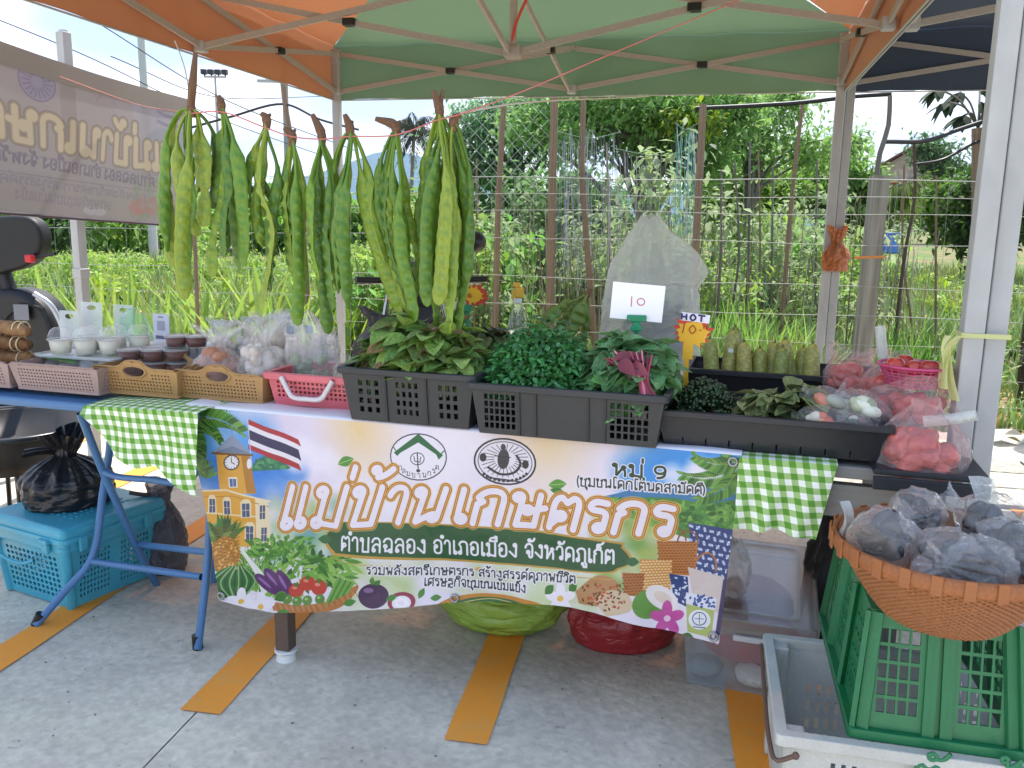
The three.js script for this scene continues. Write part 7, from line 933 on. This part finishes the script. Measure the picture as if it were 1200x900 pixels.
// white crate, green crate, bamboo basket and grey bags
const CRT = -0.2213, CU = V(Math.cos(CRT), 0, -Math.sin(CRT)), CN = V(-Math.sin(CRT), 0, -Math.cos(CRT)), crateP = (a, b, y) => V(0.545, 0, -1.563).addScaledVector(CU, a).addScaledVector(CN, b).setY(y);
{
  const W = 0.60, Dp = 0.44, H = 0.30, o = thing('white_crate', 'white plastic crate with green lettering and a wire handle', 'crate', crateP(W / 2, Dp / 2, 0.003), CRT), m = plastic('#cfd1cd', 0.5);
  const slots = (x0, x1) => holeGrid(x0, x1, 0.03, 0.20, Math.round((x1 - x0) / 0.022), 4, 0.5, 0.72);
  container(o, { wb: W - 0.05, db: Dp - 0.05, wt: W - 0.02, dt: Dp - 0.02, h: H, th: 0.006, m, hf: [...slots(-0.20, -0.11), ...slots(0.11, 0.20), ...holeGrid(-0.2, -0.12, 0.205, 0.25, 4, 1, 0.45, 0.8), ...slots(-0.09, 0.09).filter(([, y]) => y < 0.1)], hs: slots(-0.14, 0.14), lip: 0.014, lipH: 0.022 });
  part('corner_post', [[-1, 1], [1, 1], [1, -1], [-1, -1]].map(([x, z]) => box(0.04, H - 0.01, 0.04, x * (W / 2 - 0.035), H / 2, z * (Dp / 2 - 0.035), 0.006)), m, o);
  const hm = P('#6a5346', 0.6, { metalness: 0.3 }); part('wire_handle', [tube([V(-W / 2 - 0.012, H - 0.005, -Dp / 2 + 0.05), V(-W / 2 - 0.014, H - 0.02, 0), V(-W / 2 - 0.012, H - 0.04, Dp / 2 - 0.03), V(-W / 2 - 0.002, H - 0.05, Dp / 2 + 0.012), V(-W / 2 + 0.03, H - 0.035, Dp / 2 + 0.014)], 0.005, 7, 40), ball(0.008, -W / 2 + 0.034, H - 0.033, Dp / 2 + 0.014, 8)], hm, o);
  const { width, lines } = strokes('ตัวน้ำ'); const gm = P('#2f7a52', 0.6), sc = 0.075;
  part('lettering', lines.filter((l) => l.length > 1).map((l) => tube(l.map(([x, y]) => V(-0.05 + x * sc, 0.255 - (y - 0.35) * sc, Dp / 2 + 0.003 - (y - 0.35) * sc * -0.0 - (1 - (0.255 - (y - 0.35) * sc) / H) * 0.015 + 0.002)), 0.0045, 5, l.length * 2)), gm, o);
  const r = part('inner_floor_bags', blobGeo(0.12, 0.06, 0.1, 0.2, 77, 26).translate(0.18, 0.01, 0.0), P('#8a2f3e', 0.5), o); r.name = 'red_packet'; const rb = o.children.pop();
  const pk = thing('red_packet', 'dark red packet lying inside the white crate', 'packet', crateP(0.47, 0.2, 0.012), CRT); part('wrapper', blobGeo(0.11, 0.07, 0.1, 0.2, 77, 26), P('#8a2f3e', 0.4), pk); part('seal', box(0.12, 0.004, 0.02, 0, 0.08, 0.02), P('#8a2f3e', 0.4), pk);
}
{ // green crate upside down: rim below
  const H = 0.243, w0 = 0.30, d0 = 0.52, w1 = 0.262, d1 = 0.43, o = thing('green_crate', 'green plastic crate turned upside down on the white crate', 'crate', crateP(0.150 + w0 / 2, 0.035 + d0 / 2, 0.312), CRT - 0.01), m = plastic('#1f7a4c', 0.38);
  const hf = [...holeGrid(-w0 / 2 + 0.035, -0.035, 0.04, 0.215, 4, 5, 0.78, 0.8), ...holeGrid(0.035, w0 / 2 - 0.035, 0.04, 0.215, 4, 5, 0.78, 0.8)], hs = [-0.165, 0, 0.165].flatMap((c) => holeGrid(c - 0.058, c + 0.058, 0.04, 0.215, 4, 5, 0.74, 0.8)).map(([x, y, w, h]) => [x * 0.92, y, w * 0.92, h]);
  container(o, { wb: w0, db: d0, wt: w1, dt: d1, h: H, th: 0.005, m, hf, hs, lip: 0, lipH: 0.01 });
  o.remove(o.children.find((c) => c.name === 'base'));
  part('rim', ring(w0 + 0.026, d0 + 0.026, w0 - 0.008, d0 - 0.008, 0.018).translate(0, -0.008, 0), m, o);
  const topS = new THREE.Shape([[-w1 / 2, -d1 / 2], [w1 / 2, -d1 / 2], [w1 / 2, d1 / 2], [-w1 / 2, d1 / 2]].map(([x, y]) => new THREE.Vector2(x, y))); for (const [x, y, w, h] of holeGrid(-w1 / 2 + 0.02, w1 / 2 - 0.02, -d1 / 2 + 0.02, d1 / 2 - 0.02, 8, 14, 0.62, 0.62)) { const p = new THREE.Path(); p.moveTo(x - w / 2, y - h / 2); p.lineTo(x - w / 2, y + h / 2); p.lineTo(x + w / 2, y + h / 2); p.lineTo(x + w / 2, y - h / 2); topS.holes.push(p); }
  part('base_grid', new THREE.ExtrudeGeometry(topS, { depth: 0.004, bevelEnabled: false }).rotateX(-Math.PI / 2).translate(0, H - 0.004, 0), m, o);
  const pil = []; for (const z of [1, -1]) for (const x of [-w0 / 2 + 0.014, -0.016, 0.016, w0 / 2 - 0.014]) pil.push(bar(V(x, 0.005, z * (d0 / 2 + 0.002)), V(x * w1 / w0, H - 0.004, z * (d1 / 2 + 0.002)), 0.022, 0.010)); for (const x of [1, -1]) for (const z of [-0.255, -0.09, 0.09, 0.255]) pil.push(bar(V(x * (w0 / 2 + 0.002), 0.005, z), V(x * (w1 / 2 + 0.002), H - 0.004, z * d1 / d0), 0.010, 0.026)); pil.forEach((g) => part('stiffener', g, m, o));
}
{
  const c = G(1113, 630, 0.72), by = 0.558, H = 0.15, o = thing('bamboo_basket', 'round orange brown bamboo basket on the green crate', 'basket', V(c.x, by, c.z), 0.3), R0 = 0.098, R1 = 0.206, prof = (k) => R0 + (R1 - R0) * Math.pow(k, 0.75);
  const wt = tex(256, (u, v) => { const n = tn(u, v, 24, 3, 3), f = tn(u, v, 80, 5, 2); return mixc([122, 76, 42], [180, 122, 76], Math.min(1, Math.max(0, 0.7 * n + 0.5 * f - 0.1))); }), m = P('#ffffff', 0.55, { map: rep(wt, 6, 3) }), NS = 64, NR = 34;
  part('woven_wall', sheet(NS * 5, NR * 3, (u, v) => { const a = u * Math.PI * 2, st = Math.cos(u * NS * Math.PI * 2), rw = Math.floor(v * NR), fr = (v * NR) % 1, r = prof(v) + 0.0022 * (rw % 2 ? 1 : -1) * st + 0.0016 * Math.sin(fr * Math.PI); return V(r * Math.cos(a), v * H, r * Math.sin(a)); }, (u, v) => [u * 3, v]), m, o);
  part('base', cyl(R0, R0, 0.006, 0, 0.001, 0, 40), m, o); part('inner_lining', sheet(60, 8, (u, v) => { const a = u * 6.2832, r = prof(v) - 0.006; return V(r * Math.cos(a), v * H + 0.004, r * Math.sin(a)); }), m, o);
  const rimM = P('#f4e4d2', 0.55, { map: rep(wt, 5, 1) }); for (const [dy, dr] of [[-0.008, 0.007]]) part('rim_band', sheet(120, 10, (u, v) => { const a = u * 6.2832, b = v * 6.2832, r = R1 + 0.001 + dr * Math.cos(b); return V(r * Math.cos(a), H + dy + 0.016 * Math.sin(b), r * Math.sin(a)); }, (u, v) => [u * 8, v]), rimM, o);
  for (let i = 0; i < 26; i++) { const a = i / 26 * 6.2832; part('rim_binding', box(0.019, 0.036, 0.004, 0, 0, 0, 0.0015).rotateY(Math.PI / 2 - a).translate((R1 + 0.0085) * Math.cos(a), H - 0.008, (R1 + 0.0085) * Math.sin(a)), rimM, o); }
  // grey produce in tied bags
  const gf = film('#ffffff', { transmission: 0.88, roughness: 0.06, bumpMap: rep(crumpleTex, 0.8), bumpScale: 0.004 }), dk = [P('#2b2a2d', 0.3), P('#201f22', 0.3), P('#38342f', 0.3)];
  const spots = [[-0.115, 0.0, 0.02, 0.7, 0, 'near the left end with a white tail'], [-0.03, 0.11, 0.0, 0.1, 1, 'pressed against the front rim'], [0.10, 0.08, 0.02, -0.4, 2, 'long one lying across the right half'], [-0.02, -0.09, 0.02, 1.2, 3, 'at the back under the table'], [0.09, -0.08, 0.03, 2.2, 4, 'on the back rim below the tent leg'], [0.15, 0.03, 0.03, 0.4, 5, 'at the far right of the basket'], [-0.05, 0.04, 0.0, 2.0, 6, 'deep in the middle']];
  for (const [x, z, dy, ry, k, l] of spots) produceBag('grey_bag_of_snails', 'clear tied bag of dark grey shellfish ' + l, 'plastic bag', V(c.x + x, by + H - 0.02 + dy, c.z + z), { seed: 31 + k, turn: ry, bag: { rx: 0.062, rz: 0.056, h: 0.15, neck: 0.014, ear: 0.03, v0: 0.8, pleats: 15, amp: 0.12 }, tilt: [0, 0, k % 2 ? 1.35 : -1.3], n: 16, size: 0.018, squash: [1.5, 0.75, 1.0], mats: dk, item: 'shell', film: gf, centre: true, group: 'bags in the bamboo basket' });
  const wp = thing('white_paper_bag', 'small white packet at the right of the bamboo basket', 'packet', V(c.x + 0.125, by + H - 0.03, c.z + 0.16), 0.5); part('film', blobGeo(0.05, 0.035, 0.035, 0.25, 88, 30), film('#eef2f6', { transmission: 0.4, roughness: 0.4 }), wp); part('knot', blobGeo(0.012, 0.02, 0.012, 0.2, 89, 12).translate(0, 0.05, 0), MT.filmMilky, wp);
  const t2 = thing('plastic_tail', 'white plastic strip sticking up at the basket edge', 'plastic strip', V(c.x - 0.19, by + H - 0.01, c.z - 0.06), 0.8); part('strip', sheet(4, 10, (u, v) => V((u - 0.5) * 0.03 * (1 + v * 0.4), 0.07 * v, 0.015 * Math.sin(v * 3) + 0.006 * Math.cos(u * 6))), MT.filmMilky, t2); part('knot', ball(0.01, 0, 0, 0, 8), MT.filmMilky, t2);
  const t3 = thing('plastic_tail', 'upright translucent bag end in front of the twin tent legs', 'plastic strip', V(c.x + 0.13, by + H + 0.015, c.z - 0.09), -0.4); part('strip', sheet(4, 10, (u, v) => V((u - 0.5) * 0.035 * (1 + v * 0.3) - 0.03 * v, 0.09 * v, 0.012 * Math.sin(v * 3) + 0.006 * Math.cos(u * 6))), MT.filmMilky, t3); part('knot', ball(0.011, 0, 0, 0, 8), MT.filmMilky, t3);
}
// ---------------------------------------------------------------- ribbon and rag on the tent legs, litter
{
  const fr = TENT.clone().addScaledVector(TE1, 1.477).addScaledVector(TE2, 1.477), h = D(1130, 392, -fr.z).y, r = thing('ribbon', 'pale yellow ribbon tied round the twin tent legs', 'ribbon', V(fr.x, h, fr.z), TY), m = P('#d9dc9a', 0.6, { transmission: 0.3, thickness: 0 });
  part('band', [box(0.106, 0.011, 0.002, 0.0245, 0, 0.0255), box(0.106, 0.011, 0.002, 0.0245, 0.002, -0.026), box(0.002, 0.014, 0.052, -0.0265, 0, 0)], m, r);
  for (const k of [0, 1]) part('tail', sheet(4, 14, (u, v) => V(-0.03 - 0.03 * Math.sin(v * 2.2 + k) + (u - 0.5) * 0.02 * (1 + 0.3 * Math.sin(v * 6)), -0.13 * v * (1 + 0.2 * k) + 0.02 * Math.sin(v * 3), 0.028 + 0.012 * Math.sin(u * 4 + v * 5) + k * 0.006)), m, r);
  const br = TENT.clone().addScaledVector(TE1, 1.50).addScaledVector(TE2, -1.477), hh = D(978, 292, -br.z).y, g = thing('orange_rag', 'crumpled orange plastic bag tied to the rear tent legs', 'plastic bag', V(br.x + 0.01, hh - 0.12, br.z + 0.04), 0.3);
  part('film', bagGeo({ rx: 0.075, rz: 0.05, h: 0.24, neck: 0.03, ear: 0.05, v0: 0.7, amp: 0.25, seed: 14 }), P('#d6803f', 0.4, { transmission: 0.35, thickness: 0, bumpMap: rep(crumpleTex, 2), bumpScale: 0.01 }), g);
  const lp = G(1172, 515, 0.02), lt = thing('litter_paper', 'piece of white paper litter on the leaf strip', 'litter', V(lp.x, 0.02, lp.z), 0.4); part('sheet', sheet(8, 6, (u, v) => V((u - 0.5) * 0.2, 0.05 * Math.sin(u * 3) + 0.03 * v, (v - 0.5) * 0.14)), MT.white, lt); part('corner_fold', sheet(3, 3, (u, v) => V(0.06 + u * 0.05, 0.06 + 0.02 * v, -0.02 + v * 0.05)), MT.white, lt);
  reseed(611); const lm = ['#a5885a', '#8a6a44', '#bfa36c'].map((c) => P(c, 0.9)); const lv = [leafGeo(0.1, 0.045, 0.3, 0.5, 4), leafGeo(0.08, 0.04, 0.5, -0.4, 4)];
  for (let i = 0; i < 26; i++) { const x = rr(1.3, 4.2), f = fenceAt(x), o = part('fallen_leaf', lv[i % 2], lm[i % 3]); tag(o, 'dry brown leaf fallen on the litter strip by the paving', 'leaf', 'fallen dry leaves'); o.position.set(x, 0.03 + rr(0, 0.02), f.z + rr(0.05, 0.55)); o.rotation.set(rr(-0.2, 0.2), rr(0, 6.28), rr(-0.2, 0.2)); }
}
// ---------------------------------------------------------------- scooters and basin
function scooter(label, pos, turn, bodyC, seatC, o = {}) {
  const s = thing('scooter', label, 'scooter', pos, turn, 'parked scooters'), bm = P(bodyC, 0.45), bk = P('#1b1c1f', 0.45), ch = P('#b9bcc0', 0.25, { metalness: 0.9 }), tyre = P('#161616', 0.85);
  const prof = (pts, w, b = 0.015) => new THREE.ExtrudeGeometry(new THREE.Shape(new THREE.SplineCurve(pts.map(([x, y]) => new THREE.Vector2(x, y))).getPoints(pts.length * 5)), { depth: w - 2 * b, bevelEnabled: true, bevelSize: b, bevelThickness: b, bevelSegments: 3 }).translate(0, 0, -(w - 2 * b) / 2);
  for (const [n, x] of [['front_wheel', 0.62], ['rear_wheel', -0.62]]) { const w = part(n, new THREE.TorusGeometry(0.215, 0.045, 12, 36).translate(x, 0.26, 0), tyre, s); part('rim', [new THREE.TorusGeometry(0.168, 0.014, 8, 30).translate(x, 0.26, 0), cyl(0.035, 0.035, 0.1, 0, -0.05, 0, 14).rotateX(Math.PI / 2).translate(x, 0.26, 0), ...[0, 1, 2, 3, 4].map((k) => rod(V(x, 0.26, 0), V(x + 0.165 * Math.cos(k * 1.257), 0.26 + 0.165 * Math.sin(k * 1.257), 0), 0.013, 0.009, 6))], ch, w); }
  part('front_fender', prof([[0.32, 0.36], [0.44, 0.52], [0.62, 0.56], [0.8, 0.5], [0.88, 0.38], [0.84, 0.4], [0.76, 0.48], [0.62, 0.52], [0.48, 0.48], [0.36, 0.35], [0.32, 0.36]], 0.13, 0.01), bm, s);
  part('leg_shield', prof([[0.26, 0.3], [0.34, 0.36], [0.44, 0.6], [0.5, 0.88], [0.58, 0.93], [0.62, 0.84], [0.58, 0.62], [0.48, 0.38], [0.38, 0.28], [0.26, 0.28]], 0.34, 0.04), bm, s); { const g = s.children[s.children.length - 1].geometry, p = g.attributes.position; for (let i = 0; i < p.count; i++) { const y = p.getY(i), x = p.getX(i), k = 1 - 0.45 * Math.max(0, (y - 0.45) / 0.5) - 0.5 * Math.max(0, (x - 0.5) / 0.12) * 0.4; p.setZ(i, p.getZ(i) * k); } g.computeVertexNormals(); } part('badge', box(0.05, 0.05, 0.004, 0.46, 0.62, 0.15, 0.001), P('#8d9096', 0.4), s); part('trim_edge', [1, -1].map((z) => tube([V(0.3, 0.3, z * 0.172), V(0.46, 0.5, z * 0.176), V(0.57, 0.76, z * 0.172), V(0.6, 0.92, z * 0.14)], 0.009, 6, 24)), ch, s);
  part('floorboard', prof([[-0.22, 0.27], [0.3, 0.27], [0.32, 0.31], [-0.2, 0.33]], 0.32, 0.012), bk, s); part('tail_body', prof([[-0.2, 0.3], [-0.12, 0.6], [-0.3, 0.68], [-0.7, 0.74], [-0.95, 0.8], [-0.9, 0.68], [-0.66, 0.56], [-0.4, 0.42]], 0.28, 0.05), bm, s);
  part('seat', prof([[-0.1, 0.68], [-0.08, 0.74], [-0.3, 0.78], [-0.5, 0.8], [-0.78, 0.86], [-0.84, 0.8], [-0.5, 0.7]], 0.27, 0.04), P(seatC, 0.6), s); part('handlebar_cowl', prof([[0.4, 0.92], [0.38, 1.0], [0.46, 1.06], [0.56, 1.02], [0.62, 0.93], [0.55, 0.88]], 0.24, 0.04), bm, s); part('headlight', ball(0.055, 0.6, 0.96, 0, 16).scale(1, 1, 1), P('#e6eaec', 0.1), s); part('stem', rod(V(0.5, 0.9, 0), V(0.62, 0.3, 0), 0.03, 0.035, 10), bk, s);
  for (const z of [1, -1]) { part('grip', rod(V(0.44, 1.0, z * 0.12), V(0.38, 1.01, z * 0.34), 0.017, 0.017, 10), bk, s); part('brake_lever', tube([V(0.46, 0.99, z * 0.18), V(0.48, 0.985, z * 0.26), V(0.44, 0.985, z * 0.33)], 0.006, 6, 10), ch, s); if (!o.oneMirror || z > 0) { const mr = part('mirror', new THREE.SphereGeometry(1, 18, 12).scale(0.05, 0.055, 0.062).translate(0.42, 1.2, z * 0.28), bk, s); part('mirror_arm', tube([V(0.44, 1.02, z * 0.15), V(0.44, 1.1, z * 0.19), V(0.42, 1.17, z * 0.27)], 0.006, 6, 10), bk, mr); } part('fork', rod(V(0.6, 0.42, z * 0.07), V(0.62, 0.26, z * 0.07), 0.016, 0.016, 8), ch, s); part('turn_signal', new THREE.SphereGeometry(1, 12, 8).scale(0.03, 0.02, 0.04).translate(0.56, 0.9, z * 0.11), P(o.signal ?? '#c06a20', 0.2), s); }
  part('tail_light', box(0.03, 0.05, 0.14, -0.93, 0.75, 0, 0.01), P('#b01822', 0.2), s); part('exhaust', rod(V(-0.2, 0.24, -0.16), V(-0.8, 0.32, -0.17), 0.03, 0.045, 12), ch, s); part('engine', box(0.3, 0.2, 0.2, -0.36, 0.3, 0, 0.04), bk, s); part('side_stand', rod(V(-0.1, 0.28, 0.1), V(-0.16, 0.012, 0.24), 0.01, 0.01, 6), bk, s);
  return s;
}
{
  const sp1 = D(42, 395, 5.0); const s1 = scooter('dark navy scooter parked below the reversed banner', V(sp1.x - 1.0, 0.0, sp1.z - 0.05), -0.1, '#0b0e17', '#101012', { signal: '#c83a30' });
  { // its big front cowl and covered handlebar, in the scooter's own frame
    s1.updateMatrixWorld(true); const loc = (x, y, d = 4.95) => s1.worldToLocal(D(x, y, d)), slab = (pts, dep, name, m, b = 0.05) => { const q = new THREE.SplineCurve([...pts, pts[0]].map(([x, y]) => { const p = loc(x, y); return new THREE.Vector2(p.x, p.y); })).getPoints(70), z = loc(pts[0][0], pts[0][1]).z; return part(name, new THREE.ExtrudeGeometry(new THREE.Shape(q), { depth: dep, bevelEnabled: true, bevelSize: b, bevelThickness: b, bevelSegments: 5 }).translate(0, 0, z - dep), m, s1); };
    const dkm = P('#080a10', 0.5), sil = P('#a9adb3', 0.3, { metalness: 0.6 });
    slab([[-30, 352], [0, 350], [26, 348], [46, 356], [60, 372], [68, 396], [70, 420], [62, 446], [0, 456], [-30, 456]], 0.12, 'front_cowl', dkm);
    slab([[-20, 262], [14, 258], [40, 260], [50, 272], [50, 290], [38, 304], [16, 312], [-20, 314]], 0.06, 'handlebar_cover', P('#08090b', 0.55), 0.025);
    part('silver_trim', tube([loc(40, 344, 4.86), loc(58, 356, 4.86), loc(70, 376, 4.86), loc(78, 402, 4.86)], 0.016, 8, 24), sil, s1); part('cable', tube([loc(-4, 395, 4.86), loc(10, 368, 4.86), loc(34, 358, 4.86), loc(52, 362, 4.86)], 0.008, 6, 20), MT.black, s1);
    part('lever', tube([loc(36, 303, 4.9), loc(50, 300, 4.9), loc(65, 297, 4.9)], 0.011, 6, 10), MT.black, s1); part('kill_switch', box(0.045, 0.045, 0.04, 0, 0, 0, 0.01), P('#c02430', 0.4), s1).position.copy(loc(35, 303, 4.86)); part('fork', rod(loc(4, 318, 5.0), loc(14, 352, 5.0), 0.04, 0.05, 10), MT.black, s1);
    part('emblem', box(0.09, 0.09, 0.006, 0, 0, 0, 0.002), P('#6b7078', 0.4), s1).position.copy(loc(25, 366, 4.84));
  }
  const t = 1.9, m = D(556, 291, 4.5), lx = 0.42, lz = 0.28; const ox = lx * Math.cos(t) + lz * Math.sin(t), oz = -lx * Math.sin(t) + lz * Math.cos(t); scooter('dark grey scooter parked behind the vegetable table', V(m.x - ox, 0.0, m.z - oz), t, '#26282d', '#1a1a1c', { oneMirror: true });
  const bc = D(8, 490, 3.5), b = thing('black_basin', 'round black basin with a muddy underside on a low stand', 'basin', V(bc.x, 0, bc.z), 0), y0 = D(8, 545, 3.5).y; part('bowl', lathe([[0.0001, y0], [0.2, y0], [0.27, y0 + 0.06], [0.31, y0 + 0.16], [0.33, y0 + 0.165], [0.33, y0 + 0.185], [0.30, y0 + 0.18], [0.26, y0 + 0.07], [0.0001, y0 + 0.02]], 44), P('#3a3632', 0.4, { map: rep(noiseTex, 2) }), b); part('rim', new THREE.TorusGeometry(0.33, 0.012, 8, 48).rotateX(Math.PI / 2).translate(0, y0 + 0.18, 0), P('#2a2d33', 0.3), b); for (let k = 0; k < 4; k++) part('leg', rod(V(0.16 * Math.cos(k * 1.57 + 2.5), y0, 0.16 * Math.sin(k * 1.57 + 2.5)), V(0.2 * Math.cos(k * 1.57 + 2.5), 0.004, 0.2 * Math.sin(k * 1.57 + 2.5)), 0.01, 0.01, 8), MT.black, b);
}
renderer.render(scene, camera);
